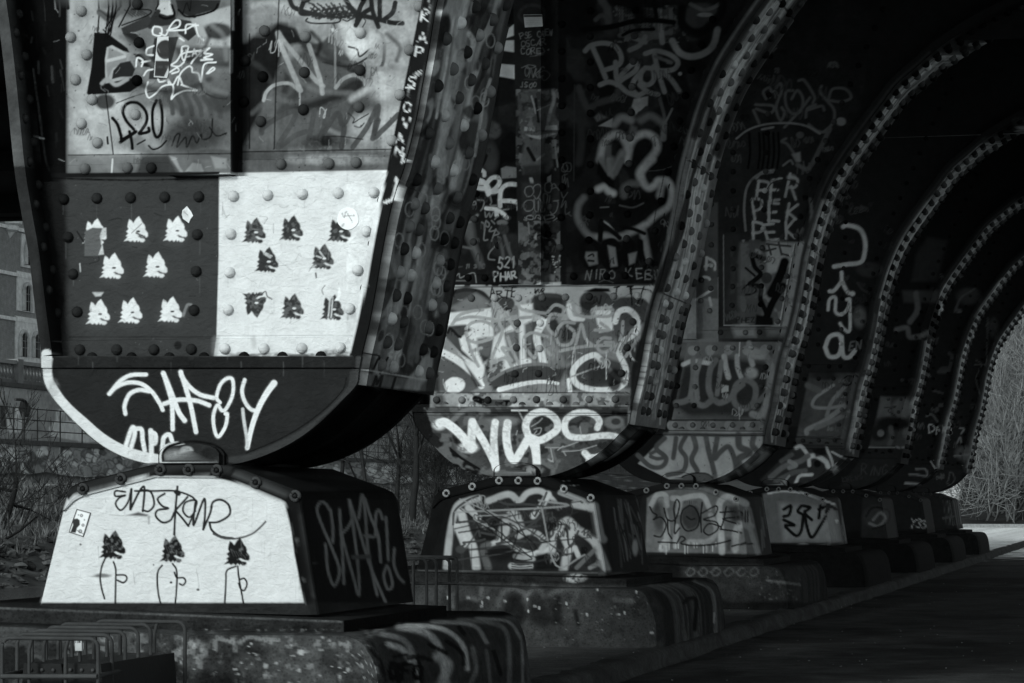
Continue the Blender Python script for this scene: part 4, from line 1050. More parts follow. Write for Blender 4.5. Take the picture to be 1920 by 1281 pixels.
# right flange edge, lettering down its face, and the soffit
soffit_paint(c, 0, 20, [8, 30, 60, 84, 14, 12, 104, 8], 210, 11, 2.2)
c.gain = .24
g = np.random.default_rng(12)
for i in range(70):
    f, z = g.uniform(.05, .95), g.uniform(1.4, 3.5)
    p = soffit_px(0, f, z, z + .01, 2)[0]
    c.blob(p[0], p[1], g.uniform(5, 18), g.uniform(10, 40), [8, 60, 12, 78, 14, 8, 96][i % 7], .8, .4, .35)
for P, w, v in (([(240, 390), (200, 560), (190, 640), (230, 700)], 18, 92), ([(180, 800), (120, 960), (110, 1100), (100, 1280)], 15, 100), ([(300, 240), (330, 300), (300, 420)], 10, 110), ([(450, 560), (400, 720), (380, 860), (340, 1100)], 6, 105), ([(30, 1100), (20, 1280)], 8, 60)):
    c.st(a1(*P), w, v, .4, .85, rough=.35)
c.st(z4((1230, 230), (1180, 420), (1160, 600), (1220, 740), (1330, 680), (1400, 480), (1400, 330), (1330, 250)), 9, 78, .5, .85, rough=.3); c.st(z4((1310, 580), (1340, 460), (1290, 360)), 8, 90, .6, .8)
for P, w, v in (([(1100, 700), (1060, 900), (1060, 1050)], 16, 14), ([(1290, 740), (1240, 950), (1240, 1280)], 10, 18), ([(1400, 560), (1340, 760), (1300, 960)], 14, 66), ([(1260, 250), (1220, 350), (1200, 470)], 14, 24), ([(1500, 560), (1440, 700), (1420, 900)], 10, 60)): c.st(z4(*P), w, v, .6, .8)
for i in range(34):                                   # rings sprayed round rivets
    f, z = g.uniform(.1, .95), g.uniform(1.7, 3.5)
    p = soffit_px(0, f, z, z + .01, 2)[0]
    a = np.linspace(0, 6.3, 14)
    c.st(np.stack([p[0] + 8 * np.cos(a), p[1] + 13 * np.sin(a)], -1), 2.4, g.uniform(70, 110), .5, .7)
for P in ([(1170, 130), (1160, 200), (1190, 230), (1240, 130), (1260, 200), (1250, 240)], [(1190, 100), (1240, 110), (1260, 170)], [(1270, 200), (1310, 120)], [(1330, 180), (1365, 170)]): c.st(z6(*P), 4, 8, .3)
c.text('MI', *z6((1180, 345))[0], 24, 6, 5, .08); c.poly(z6((1100, 235), (1600, 300), (1590, 385), (1090, 330)), 66, .5, 2); c.text('MI', *z6((1190, 345))[0], 24, 6, 5, .08, gap=.8)
c.st(z6((1110, 205), (1400, 255), (1600, 295)), 2, 110, .5, .8)
c.gain = 1.02
c.poly([(794, -15), (835, -15), (800, 130), (762, 312), (735, 440), (692, 640), (684, 668), (655, 668), (689, 530), (729, 300)], 26, 1, 1)
c.dirt(650, -10, 830, 670, .3, seed=19)
for pts, t in ((((1440, 20), (1425, 100), (1405, 250), (1385, 350)), 'JKAP'), (((1330, 560), (1310, 640), (1300, 740), (1290, 850), (1245, 960), (1245, 1060)), 'STOVAN')):
    for (x, y), ch in zip(pts, t):
        px_, py_ = z2((x, y))[0]
        c.text(ch, px_ - 9, py_ + 11, 21, 220, 2.3, .12, -.1, jit=.03)
c.st(z2((1345, 525), (1390, 500)), 2.2, 210); c.st(z2((1350, 540), (1400, 515)), 2.2, 210); c.st(z2((1240, 1070), (1270, 1090), (1250, 1150), (1290, 1130)), 2.6, 200)
c.st([(744, 335), (738, 370), (722, 380)], 5, 225, .3); c.st([(812, -5), (790, 150), (760, 300)], 1.6, 95, .5, .6)
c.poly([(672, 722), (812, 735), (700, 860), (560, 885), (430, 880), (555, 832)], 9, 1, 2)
c.st(z6((1310, 390), (1180, 560), (1000, 690), (760, 850)), 6, 42, .6, .8); c.st(z6((950, 810), (1090, 770)), 6, 30, .8, .7)
c.cracks((100, 335), (700, 665), 60, 60, 10, .8, .35, 3)
c.cracks((100, -5), (780, 320), 120, 24, 16, 1.0, .5, 4); c.cracks((100, -5), (780, 320), 60, 200, 12, .9, .5, 5)
for i in range(16): c.scrawl(g.uniform(440, 720), g.uniform(20, 280), g.uniform(8, 22), int(g.integers(2, 5)), [20, 70, 190, 40][i % 4], g.uniform(.9, 2), .7, 300 + i)
for i in range(12): c.scrawl(g.uniform(130, 380), g.uniform(20, 310), g.uniform(8, 20), int(g.integers(2, 5)), [16, 60, 110, 30][i % 4], g.uniform(.9, 2), .6, 330 + i)
c.spots(100, -5, 780, 325, 160, .6, 1.8, 24, .7, 31); c.spots(100, 340, 410, 665, 30, .6, 1.4, 110, .6, 32)
for x, y in RIV_LOW + RIV_STRIP:                      # shade painted round the rivet heads, grime streaks below
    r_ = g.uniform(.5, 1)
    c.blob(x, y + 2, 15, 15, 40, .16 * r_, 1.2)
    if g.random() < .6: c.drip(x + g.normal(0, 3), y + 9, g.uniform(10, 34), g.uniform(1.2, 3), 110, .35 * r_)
for x, y in RIV_UP + RIV_UPSTRIP: c.blob(x, y + 2, 15, 15, 16, .3, 1.2)  # same painted shade round the upper rivets
for i in range(26):
    x, y = g.uniform(100, 560), g.uniform(930, 1130); c.drip(x, y, g.uniform(10, 40), g.uniform(.8, 1.6), 160, .3)
    x, y = g.uniform(420, 690), g.uniform(335, 640); c.drip(x, y, g.uniform(10, 30), g.uniform(.8, 1.6), 165, .3)
for i in range(30):
    x, y = g.uniform(100, 690), g.uniform(335, 660)
    c.st([(x, y), (x + g.normal(0, 7), y + g.normal(0, 5)), (x + g.normal(0, 10), y + g.normal(0, 8))], .9, 36 if x < 410 else 140, .4, .6)
for x0, x1, y in ((80, 570, 1146), (100, 400, 667), (410, 655, 665)):
    for i in range(40): c.blob(g.uniform(x0, x1), y + g.normal(0, 2), g.uniform(3, 12), g.uniform(1, 3.5), 50, .3, .9)
S0 = Soffit(C0, 0.015, .45)

# ================= second leg
def gy(y, pts):
    return float(np.interp(y, [p[0] for p in pts], [p[1] for p in pts]))
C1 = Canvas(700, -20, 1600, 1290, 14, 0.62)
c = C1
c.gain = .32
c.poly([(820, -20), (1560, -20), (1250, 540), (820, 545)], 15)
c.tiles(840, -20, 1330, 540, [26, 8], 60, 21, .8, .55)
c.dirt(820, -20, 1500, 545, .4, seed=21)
# strip left of the stiffener
c.poly(a1((560, 170), (622, 170), (622, 560), (470, 540), (480, 450), (520, 330)), 22)
c.poly(a1((540, 230), (620, 170), (620, 250), (560, 270)), 140, 1, 1); c.poly(a1((510, 290), (620, 285), (620, 370), (505, 352)), 138, 1, 1); c.poly(a1((490, 450), (622, 460), (625, 560), (470, 532)), 132, 1, 1)
c.blob(*a1((470, 920))[0], 14, 16, 62, .9, .6, rough=.3); c.blob(*a1((440, 880))[0], 9, 9, 44, .9)
c.blob(*a1((450, 1120))[0], 14, 28, 52, .7, .8); c.st(a1((370, 1180), (400, 1150), (420, 1100)), 7, 12)
c.poly(a1((525, 1190), (560, 1175), (640, 1185), (645, 1255), (530, 1262)), 84, 1, 1, rough=.5)
for P, w in (([(330, 100), (380, 85), (430, 110), (435, 145)], 7), ([(330, 180), (420, 200), (470, 260), (475, 310)], 9), ([(330, 255), (440, 265)], 9), ([(335, 215), (440, 220)], 6), ([(470, 320), (450, 240), (500, 170), (560, 165), (575, 210), (530, 270), (480, 300), (580, 285)], 8), ([(580, 430), (580, 330), (600, 260), (660, 225), (740, 230)], 8), ([(610, 378), (680, 380), (745, 392)], 8), ([(450, 448), (530, 455), (600, 490), (640, 535)], 7.5), ([(545, 460), (548, 510)], 8), ([(745, 420), (745, 460)], 5)):
    c.st(a3(*P), w, 205, .18, 1, rough=.15)
for P in ([(370, 370), (430, 380), (420, 440), (400, 470)], [(490, 340), (500, 390), (490, 420), (545, 420)], [(440, 480), (450, 530), (480, 490), (490, 530), (520, 480)], [(410, 575), (440, 610), (430, 735), (465, 738)], [(450, 560), (480, 590), (470, 620), (445, 600), (450, 560)], [(500, 620), (480, 660), (540, 650)], [(540, 640), (500, 750)], [(540, 645), (570, 680), (520, 700)], [(560, 710), (585, 730), (540, 790), (480, 860), (475, 915), (530, 925)], [(320, 395), (350, 385), (355, 410), (330, 415), (318, 395)], [(610, 460), (660, 455)], [(500, 560), (530, 590)], [(530, 550), (555, 520)]):
    c.st(a3(*P), 2.6, 78, .3)
c.poly(a3((215, 420), (260, 540), (330, 560), (360, 780), (430, 980), (390, 1000), (330, 860), (230, 640)), 62, .9, 5)
c.st(a3((250, 560), (300, 570), (370, 510)), 5, 80, .6); c.st(a3((220, 800), (320, 820)), 4, 60, .8)
c.st(a3((570, 720), (600, 830), (610, 900)), 6, 50, .6); c.st(a3((620, 700), (660, 830), (710, 960)), 6, 58, .6); c.blob(*a3((600, 580))[0], 10, 5, 74); c.blob(*a3((610, 640))[0], 10, 10, 38, .8)
c.text('11 3 C', *a3((260, 1000))[0], 8, 58, 2, .02, .1); c.text('521', *a3((555, 1000))[0], 17, 96, 2.6, -.1, .1, .14); c.text('PHAR', *a3((530, 1125))[0], 15, 108, 2.6, -.1, .1, .12)
c.st(a3((115, 1080), (150, 1050), (160, 1085), (200, 1050), (210, 1090), (260, 1070), (340, 1045), (360, 1135)), 1.8, 84); c.st(a3((120, 1118), (265, 1116)), 1.6, 74); c.st(a3((130, 1000), (230, 985)), 2, 40)
c.poly(a3((430, 1140), (600, 1120), (760, 1090), (760, 1160), (420, 1165)), 9, .95, 1.5)
# face of the stiffener
c.poly([(962, -20), (1047, -20), (1050, 545), (972, 545)], 22, 1, 1)
c.st(a1((690, 160), (650, 110), (690, 50), (770, 40), (830, 80), (820, 160), (780, 190)), 6, 32, .6)
c.text('PSE CREW', *a1((665, 275))[0], 11, 84, 1.5, -.12, .1, .1, .6); c.text('OSCAR', *a1((668, 335))[0], 11, 80, 1.5, -.12, .1, .12, .75); c.text('CORE', *a1((668, 390))[0], 11, 84, 1.5, -.1, .1, .12, .75)
c.st(a1((730, 400), (830, 385)), 1.2, 60); c.st(a1((770, 390), (830, 370), (820, 340)), 1.4, 74); c.blob(*a1((860, 352))[0], 1.6, 1.6, 84)
c.text('ONKC', *a1((690, 545))[0], 17, 72, 1.5, .04, .2, .0, .5); c.st(a1((670, 480), (720, 460), (770, 470), (720, 485), (700, 470)), 1.3, 74); c.st(a1((760, 540), (830, 500), (870, 530), (830, 570), (800, 530)), 1.2, 60); c.st(a1((690, 560), (780, 565)), 1.1, 48); c.text('JS00', *a1((660, 622))[0], 9, 84, 1.6, -.02, .2, .2, .7)
c.poly(a1((640, 635), (905, 628), (925, 915), (690, 930), (650, 900)), 54, 1, 2); c.tiles(968, 168, 1047, 320, [84, 30, 64], 14, 33, .8, .56)
c.st(a1((890, 640), (900, 700), (870, 800), (850, 900)), 6, 104, .6, .9, rough=.4); c.poly(a1((690, 895), (740, 905), (760, 925), (690, 925)), 116); c.poly(a1((840, 890), (920, 885), (925, 918), (835, 920)), 112); c.st(a1((740, 680), (760, 750), (770, 800)), 3, 100, .4); c.st(a1((770, 700), (790, 860)), 5, 16, .5); c.st(a1((780, 780), (870, 740)), 2, 80)
c.poly(a1((700, 950), (780, 960), (880, 940), (915, 945), (800, 985), (740, 972)), 110, 1, 1); c.poly(a1((690, 1010), (760, 980), (880, 1050), (890, 1170), (860, 1220), (680, 1230), (670, 1100)), 58, .9, 3); c.st(a1((715, 1050), (760, 1130)), 7, 12); c.st(a1((780, 1130), (830, 1090)), 4, 80, .6); c.st(a1((905, 1000), (925, 1180)), 3, 84, .4, rough=.3); c.poly(a1((680, 1170), (840, 1160), (830, 1250), (690, 1240)), 26, .8, 3)
c.poly(a1((725, 1255), (745, 1255), (755, 1285), (735, 1285)), 100); c.poly(a3((850, 170), (880, 170), (890, 220), (860, 215)), 100); c.poly(a3((1015, 160), (1050, 140), (1050, 200), (1015, 205)), 100)
c.poly(a3((780, 210), (1130, 210), (1130, 500), (790, 500)), 34, .8, 3)
for P in ([(830, 340), (808, 300), (820, 255), (870, 245), (890, 290), (870, 330), (840, 340)], [(890, 300), (890, 250), (930, 225), (960, 250), (955, 300), (920, 360), (890, 330)], [(800, 400), (830, 375), (880, 375), (895, 420), (870, 465), (820, 470), (797, 430), (800, 400)], [(895, 360), (900, 460), (930, 475), (935, 380)], [(935, 350), (970, 400), (960, 470), (990, 470), (1020, 340), (1000, 310), (980, 330), (985, 400)], [(990, 260), (1000, 220), (1040, 205), (1060, 240), (1040, 300), (1000, 290), (990, 260)], [(1050, 270), (1100, 255), (1125, 280)], [(1040, 330), (1030, 440), (1060, 500), (1100, 470), (1115, 390), (1070, 380), (1120, 375)], [(1050, 240), (1080, 220), (1100, 250)]):
    c.st(a3(*P), 1.5, 84, .3)
for P in ([(800, 550), (830, 570), (810, 530)], [(870, 510), (830, 520), (830, 545), (880, 550), (885, 520), (850, 515)], [(900, 545), (920, 510), (950, 520), (960, 550), (930, 535)], [(970, 510), (1000, 560), (990, 520), (1060, 510), (1080, 530), (1010, 550)], [(1070, 565), (1110, 535)]): c.st(a3(*P), 1.7, 86, .3)
c.poly(a3((780, 570), (1135, 560), (1135, 700), (770, 700)), 30, .9, 2); c.tiles(972, 415, 1050, 545, [60, 24, 70], 13, 44, .85, .55)
c.st(a3((990, 600), (1025, 640), (990, 700), (960, 660), (900, 630), (940, 600)), 6, 14); c.st(a3((960, 720), (990, 830), (1040, 850), (1090, 800), (1060, 740), (1000, 740)), 6, 16); c.st(a3((850, 760), (930, 700), (1090, 680)), 4, 14); c.poly(a3((890, 720), (920, 670), (915, 740)), 96); c.st(a3((840, 580), (850, 680)), 3, 80, .5)
c.poly(a3((980, 1070), (1090, 1060), (1085, 1120), (975, 1120)), 70, .9, 1.5); c.poly(a3((850, 1185), (950, 1130), (1145, 1130), (1145, 1188)), 128, 1, 1, rough=.3); c.spots(*a3((1060, 860))[0], *a3((1140, 1040))[0], 12, .8, 2, 120, .9, 8); c.dirt(962, -20, 1052, 545, .4, seed=23)
c.poly([(1047, -20), (1062, -20), (1062, 540), (1052, 540)], 10, .9, 2)
# web right of the stiffener
for P in ([(200, 1175), (160, 1155), (150, 1200), (190, 1210), (205, 1180)],): pass
for i, P in enumerate(([(60, 1150), (65, 1200), (110, 1210), (115, 1160), (85, 1150), (62, 1160)], [(70, 1230), (70, 1280)], [(60, 1240), (90, 1230)])): c.st(a2(*P), 1.4, 46)
for P in ([(70, 150), (75, 220), (95, 160), (100, 220), (115, 170), (128, 250)], [(60, 300), (80, 350), (120, 300)], [(85, 345), (60, 440), (100, 380), (110, 440)], [(100, 400), (100, 500), (140, 480), (130, 500), (155, 520)], [(70, 60), (65, 100), (100, 110), (120, 80), (110, 45)]): c.st(a4(*P), 1.5, 50, .3)
c.blob(*a2((60, 800))[0], 16, 14, 28, .9); c.st(a2((170, 620), (200, 700), (240, 760), (330, 720), (430, 690), (450, 640)), 12, 34, .6); c.st(a2((180, 850), (190, 1000), (170, 1150)), 14, 26, .6); c.st(a2((140, 600), (135, 1280)), 2, 30, .4)
c.poly(a2((440, 60), (800, 60), (900, 200), (760, 300), (560, 280), (470, 250)), 44, 1, 3); c.tiles(1150, 10, 1290, 80, [56, 18], 12, 51, .8, .56)
c.st(a2((330, 0), (370, 60), (380, 150)), 14, 42, .5); c.st(a2((290, 140), (330, 110), (380, 130)), 8, 40, .5)
c.st(a2((460, 250), (640, 250), (820, 230)), 8, 46, .4); c.st(a2((740, 80), (760, 300)), 10, 66, .3); c.st(a2((640, 260), (600, 320), (530, 355)), 9, 60, .3); c.st(a2((560, 270), (640, 300)), 8, 62, .4)
c.st(a2((830, 290), (880, 370), (960, 400), (1050, 380), (1120, 320), (1150, 210)), 12, 72, .35); c.st(a2((900, 90), (920, 180), (1000, 220), (1060, 170)), 10, 4, .5); c.blob(*a2((1030, 110))[0], 34, 24, 34, .9, .4); c.blob(*a2((1060, 105))[0], 14, 4, 76, .8); c.st(a2((960, 30), (1050, 70), (1130, 50), (1170, 20)), 7, 52, .4)
c.st(a2((900, 60), (900, 180), (1000, 240), (1100, 180), (1180, 80), (1180, 0)), 16, 6, .5)
c.st(a2((200, 210), (400, 190), (560, 150), (700, 145), (840, 158)), 10, 4, .4); c.st(a2((480, 250), (560, 215), (700, 208)), 6, 5, .3); c.st(a2((420, 0), (560, 40), (600, 120)), 22, 8, .5); c.st(a2((700, 0), (720, 120)), 9, 6, .4)
for x in (450, 465, 490, 515, 530, 580, 610, 640, 665, 740, 765, 800, 840): c.drip(*a2((x, 20))[0], g.uniform(30, 62), 1.4, 6)
# PREOR
for P in ([(215, 360), (260, 320), (350, 305), (430, 330), (470, 400), (450, 460), (340, 500)], [(270, 340), (310, 430), (360, 550)], [(430, 440), (440, 560), (480, 520), (540, 460), (580, 450), (570, 500), (480, 560), (440, 600)], [(320, 600), (380, 580), (450, 600), (510, 650), (590, 680)], [(620, 500), (560, 570), (550, 630), (590, 670), (640, 650)], [(640, 480), (690, 490), (700, 560), (660, 600), (610, 580), (610, 520), (640, 480)], [(600, 600), (660, 650), (730, 670)], [(640, 380), (720, 360), (820, 390), (870, 440), (840, 490), (740, 500), (700, 470)], [(705, 390), (730, 500), (775, 650)], [(740, 500), (820, 560), (880, 645)]):
    c.st(a2(*P), 9, 68, .3)
c.st(a2((710, 400), (820, 440), (800, 440)), 6, 52, .5)
c.poly(a2((560, 700), (660, 680), (655, 760), (600, 800), (560, 830), (540, 770)), 84, 1, 1.5); c.st(a2((540, 770), (575, 840), (600, 800)), 8, 34, .4); c.st(a2((590, 820), (650, 765)), 9, 26, .3)
c.st(a2((740, 690), (770, 800), (780, 880)), 6, 44, .4); c.st(a2((780, 870), (830, 770)), 4, 60, .3); c.st(a2((770, 880), (768, 980)), 11, 66, .4)
c.poly(a2((250, 830), (300, 750), (350, 760), (440, 850), (400, 900), (310, 880)), 12, .9, 2); c.poly(a2((310, 890), (410, 835), (405, 900)), 88, .9, 1); c.poly(a2((280, 830), (310, 800), (370, 830), (300, 860)), 60, .8, 2)
# glowing outline figure
for P, v in (([(320, 1130), (350, 1010), (420, 950), (480, 970), (520, 1060), (510, 1130)], 98), ([(520, 1060), (560, 980), (640, 945), (710, 980), (720, 1060), (640, 1160), (600, 1220), (610, 1280)], 98), ([(420, 880), (470, 830), (540, 850)], 74), ([(610, 850), (680, 820), (760, 870)], 60), ([(330, 1130), (370, 1230), (400, 1130)], 66), ([(400, 1240), (480, 1080)], 74)):
    c.st(a2(*P), 13, v, .8, .95)
c.poly(a2((360, 1020), (400, 1020), (400, 1280), (365, 1200)), 58, .8, 2); c.poly(a2((540, 880), (580, 900), (580, 960), (520, 950)), 56, .8, 3)
for P, v in (([(905, 0), (840, 60), (800, 130), (820, 210), (870, 260), (930, 230), (960, 190), (1040, 200), (1080, 260), (1080, 360), (1040, 440), (940, 510), (860, 580), (790, 630)], 100), ([(970, 330), (990, 240), (1030, 190)], 90), ([(270, 350), (220, 420), (210, 520), (240, 600), (310, 690), (380, 710)], 66), ([(400, 270), (460, 250), (500, 290), (540, 310)], 118), ([(400, 720), (460, 700), (540, 720), (640, 700), (720, 660), (800, 640), (830, 740), (870, 950)], 84), ([(640, 330), (640, 260), (700, 220), (760, 220)], 60)):
    c.st(a4(*P), 12, v, .8, .92)
c.poly(a4((400, 0), (470, 110), (550, 200), (550, 250), (500, 250), (390, 130)), 6, 1, 2); c.st(a4((500, 0), (510, 130)), 9, 70, .6); c.st(a4((560, 120), (620, 0)), 10, 62, .5)
c.poly(a4((290, 400), (390, 340), (560, 380), (900, 470), (850, 560), (640, 540), (360, 540)), 10, .85, 6)
c.st(a4((420, 440), (500, 435)), 2, 70); c.st(a4((600, 420), (720, 440), (820, 400)), 3, 50, .6); c.st(a4((430, 560), (500, 610), (590, 715)), 5, 104, .4); c.st(a4((610, 620), (730, 640), (830, 680)), 7, 6, .4); c.st(a4((430, 560), (420, 740)), 10, 6, .4); c.st(a4((440, 590), (520, 650), (600, 720)), 9, 8, .3)
for P in ([(250, 900), (260, 800), (330, 750), (400, 800), (420, 880)], [(270, 850), (290, 960), (360, 1000)], [(580, 800), (540, 750), (470, 770), (450, 850), (470, 960), (540, 1000), (600, 950), (600, 880)], [(600, 870), (720, 810), (700, 760)], [(660, 760), (640, 880), (680, 980), (760, 960)], [(790, 760), (800, 880), (850, 980), (890, 960), (930, 960)]): c.st(a4(*P), 12, 6, .35)
c.poly(a4((290, 850), (390, 850), (400, 960), (320, 980), (280, 900)), 66, 1, 2); c.poly(a4((490, 790), (560, 810), (580, 980), (520, 990)), 74, 1, 2); c.poly(a4((680, 870), (760, 850), (740, 950), (690, 970)), 72, 1, 2); c.st(a4((310, 890), (350, 870), (360, 890)), 3, 8); c.st(a4((310, 930), (360, 935)), 4, 10)
c.text('NIRO K', *a4((280, 1110))[0], 18, 66, 2, -.05, .1, .35, .6); c.text('EBIR', *a4((760, 1105))[0], 17, 76, 2.2, -.02, .1, .2, .7); c.st(a4((410, 1130), (470, 1110), (540, 1135)), 1.4, 50)
c.st(a4((870, 105), (1000, 90), (1080, 60)), 1.2, 50); c.st(a4((1020, 90), (985, 260), (930, 500), (890, 800)), 1.4, 10)
for x, y, ch in ((975, 590, 'O'), (1010, 610, 'K'), (1040, 670, 'L'), (1060, 720, 'E'), (1090, 760, 'T'), (1085, 820, 'O'), (1050, 890, 'M'), (1050, 950, 'E'), (1010, 1020, 'R'), (1030, 1100, 'D')): c.text(ch, *a4((x, y))[0], 11, 62, 1.3)
c.poly([(1310, 160), (1340, 220), (1290, 420), (1250, 545), (1220, 545), (1270, 400)], 16, .8, 3)
for i, (x, y) in enumerate(((1200, 130), (1200, 190), (1160, 330), (1150, 400), (1130, 450), (1120, 520), (1110, 610), (1130, 670))): c.text('NVZKSXGO'[i], *a4((x, y + 20))[0], 12, 64, 1.4, .3)
c.st(a4((980, 1170), (1030, 1050), (1100, 940), (1110, 970)), 4, 96, .3, rough=.3); c.spots(*a2((980, 760))[0], *a2((1040, 1110))[0], 16, .7, 1.6, 90, .9, 9)
c.blob(*a2((885, 522))[0], 3.4, 3.4, 84)
# lower panel
c.gain = .62
c.poly([(815, 537), (1262, 535), (1206, 765), (806, 765)], 112)
c.dirt(815, 535, 1262, 765, .35, seed=25); c.tiles(815, 535, 1260, 600, [165, 150], 26, 61, .8, .5)
c.poly(a5((215, 75), (1760, 55), (1720, 160), (210, 160)), 150, .8, 2)
for cx, cy, rx, ry in ((360, 220, 200, 135), (640, 190, 70, 50), (960, 190, 130, 80), (1300, 170, 120, 80), (1540, 250, 170, 110)): c.blob(*a5((cx, cy))[0], rx / 3.84, ry / 3.84, 58, 1, .2)
c.st(a5((205, 220), (260, 120), (360, 90), (470, 110), (530, 170)), 8, 38, .4); c.poly(a5((240, 220), (430, 110), (530, 170), (500, 240), (330, 260)), 105, .9, 3)
for P in ([(1210, 100), (1290, 75), (1390, 80), (1400, 105), (1260, 105)],): c.poly(a5(*P), 8, 1, 1.5)
c.text('LY', *a5((220, 135))[0], 11, 14, 2.2); c.text('ARTE', *a5((535, 150))[0], 16, 16, 2.6, -.02, .1, .2); c.text('WUR', *a5((850, 115))[0], 8, 14, 2.2); c.text('T T', *a5((1420, 135))[0], 15, 10, 3, -.1, .1); c.st(a5((1550, 70), (1555, 200)), 2.6, 10); c.st(a5((1640, 70), (1590, 205)), 2.6, 12); c.st(a5((1540, 85), (1640, 85), (1730, 120)), 2.4, 14)
c.poly(a5((190, 260), (420, 240), (540, 220), (560, 420), (470, 760), (220, 420), (150, 560), (140, 440)), 205, 1, 2)
c.poly(a5((230, 350), (360, 340), (400, 380), (310, 440), (330, 520), (430, 620), (330, 560), (240, 460), (205, 420)), 60, 1, 2)
c.poly(a5((440, 440), (560, 430), (560, 560), (480, 620), (440, 520)), 66, .95, 3)
c.poly(a5((150, 560), (330, 580), (430, 720), (470, 790), (380, 830), (160, 820)), 74, 1, 2); c.st(a5((170, 530), (300, 600), (420, 700), (470, 780)), 13, 222, .2); c.blob(*a5((280, 780))[0], 19, 15, 222, 1, .2); c.poly(a5((340, 600), (480, 790), (430, 790)), 36, .9, 2)
c.poly(a5((560, 430), (700, 330), (740, 640), (600, 700), (520, 720)), 190, 1, 2); c.poly(a5((470, 560), (640, 600), (620, 690), (520, 740)), 32, .9, 3, rough=.4)
c.poly(a5((630, 400), (730, 380), (750, 600), (680, 640)), 74, .9, 3); c.poly(a5((740, 200), (840, 190), (830, 620), (750, 640)), 200, .95, 2); c.poly(a5((780, 340), (860, 300), (930, 420), (870, 600), (790, 580)), 56, .9, 3)
c.st(a5((930, 300), (870, 420), (900, 540), (920, 620)), 14, 215, .25); c.poly(a5((850, 140), (1050, 150), (1080, 260), (930, 300), (860, 260)), 40, .95, 2); c.poly(a5((940, 320), (1010, 300), (1050, 380), (980, 420)), 26, .9, 2)
c.poly(a5((980, 440), (1100, 300), (1400, 200), (1450, 330), (1420, 500), (1240, 560), (1080, 620)), 84, .9, 3); c.poly(a5((1060, 320), (1180, 330), (1160, 440), (1050, 470)), 44, .9, 3); c.poly(a5((1280, 220), (1410, 210), (1420, 380), (1320, 400)), 196, .95, 2); c.poly(a5((1180, 180), (1290, 160), (1250, 270), (1190, 260)), 36, .9, 3)
c.poly(a5((520, 740), (700, 650), (900, 620), (1080, 660), (1040, 750), (800, 760), (560, 820)), 54, 1, 3); c.st(a5((540, 740), (640, 680), (760, 640), (900, 625), (1030, 650)), 6, 100, .4); c.st(a5((600, 810), (760, 770), (900, 752), (1020, 765)), 8.5, 222, .15, taper=(1.1, .7)); c.poly(a5((1080, 660), (1240, 540), (1500, 620), (1480, 800), (1100, 820)), 52, .9, 3)
c.poly(a5((1410, 260), (1560, 250), (1590, 420), (1480, 540), (1430, 420)), 66, .9, 3); c.poly(a5((1480, 540), (1640, 420), (1720, 560), (1600, 800), (1500, 800)), 50, .95, 3)
c.st(a5((1435, 320), (1460, 250), (1530, 235), (1590, 300), (1580, 400), (1480, 470), (1460, 540), (1510, 660), (1500, 760), (1420, 805), (1280, 810), (1160, 770), (1130, 680), (1190, 600), (1280, 560), (1330, 590)), 11, 222, .2)
c.st(a5((1100, 740), (1110, 820)), 8, 200, .3); c.st(a5((1100, 200), (1120, 290), (1200, 300)), 9, 190, .3); c.st(a5((1110, 720), (1300, 650)), 3, 140, .4); c.st(a5((1340, 590), (1420, 700), (1500, 760)), 8, 120, .5); c.blob(*a5((1430, 740))[0], 12, 20, 14, .9); c.poly(a5((1240, 660), (1400, 640), (1400, 760), (1250, 790)), 40, .8, 4)
for P in ([(480, 235), (400, 245), (310, 275), (260, 340)], [(360, 370), (400, 330), (470, 315), (540, 340), (580, 380)], [(280, 310), (400, 285), (540, 300), (640, 300), (860, 285)], [(360, 400), (400, 540), (450, 640)], [(370, 450), (440, 470), (550, 440)], [(410, 530), (470, 510)], [(580, 190), (600, 330), (620, 400), (540, 610), (640, 580), (690, 640)], [(580, 190), (660, 290), (730, 390)], [(550, 320), (720, 280)], [(730, 180), (760, 230), (860, 250), (930, 260)], [(950, 250), (1000, 200), (1060, 220), (1050, 270), (970, 270), (950, 360), (990, 410)], [(1130, 200), (1160, 270), (1270, 290)], [(660, 430), (700, 540), (740, 620)], [(680, 520), (620, 510), (690, 600)], [(780, 430), (840, 400), (950, 430)], [(780, 500), (850, 580), (870, 530), (900, 500), (970, 560)], [(1140, 330), (1060, 330), (1010, 400), (1030, 480), (1110, 480), (1140, 400), (1090, 350)], [(1150, 480), (1190, 340), (1220, 440), (1270, 490)], [(1270, 280), (1390, 280), (1410, 230), (1280, 230), (1270, 260)], [(1290, 380), (1390, 380), (1330, 330)], [(1400, 440), (1340, 440), (1300, 490), (1340, 540), (1400, 520), (1420, 470), (1360, 470)], [(1430, 540), (1480, 420), (1490, 320)], [(1470, 520), (1560, 380)], [(1510, 570), (1600, 440), (1640, 460), (1650, 570)], [(1040, 530), (1200, 500), (1380, 490), (1440, 500)]):
    c.st(a5(*P), 6, 138, .25, .96)
for P in ([(1145, 480), (1130, 560), (1115, 720)], [(1370, 540), (1370, 735)], [(1230, 440), (1235, 490)]): c.st(a5(*P), 1.3, 190, .3)
c.st(a5((1540, 540), (1560, 590), (1640, 610), (1650, 480)), 3, 175, .3); c.st(a5((650, 240), (655, 225), (690, 230), (680, 250)), 2, 30)
for P in ([(230, 400), (250, 370), (300, 420), (320, 430)],): c.st(a5(*P), 5, 24)
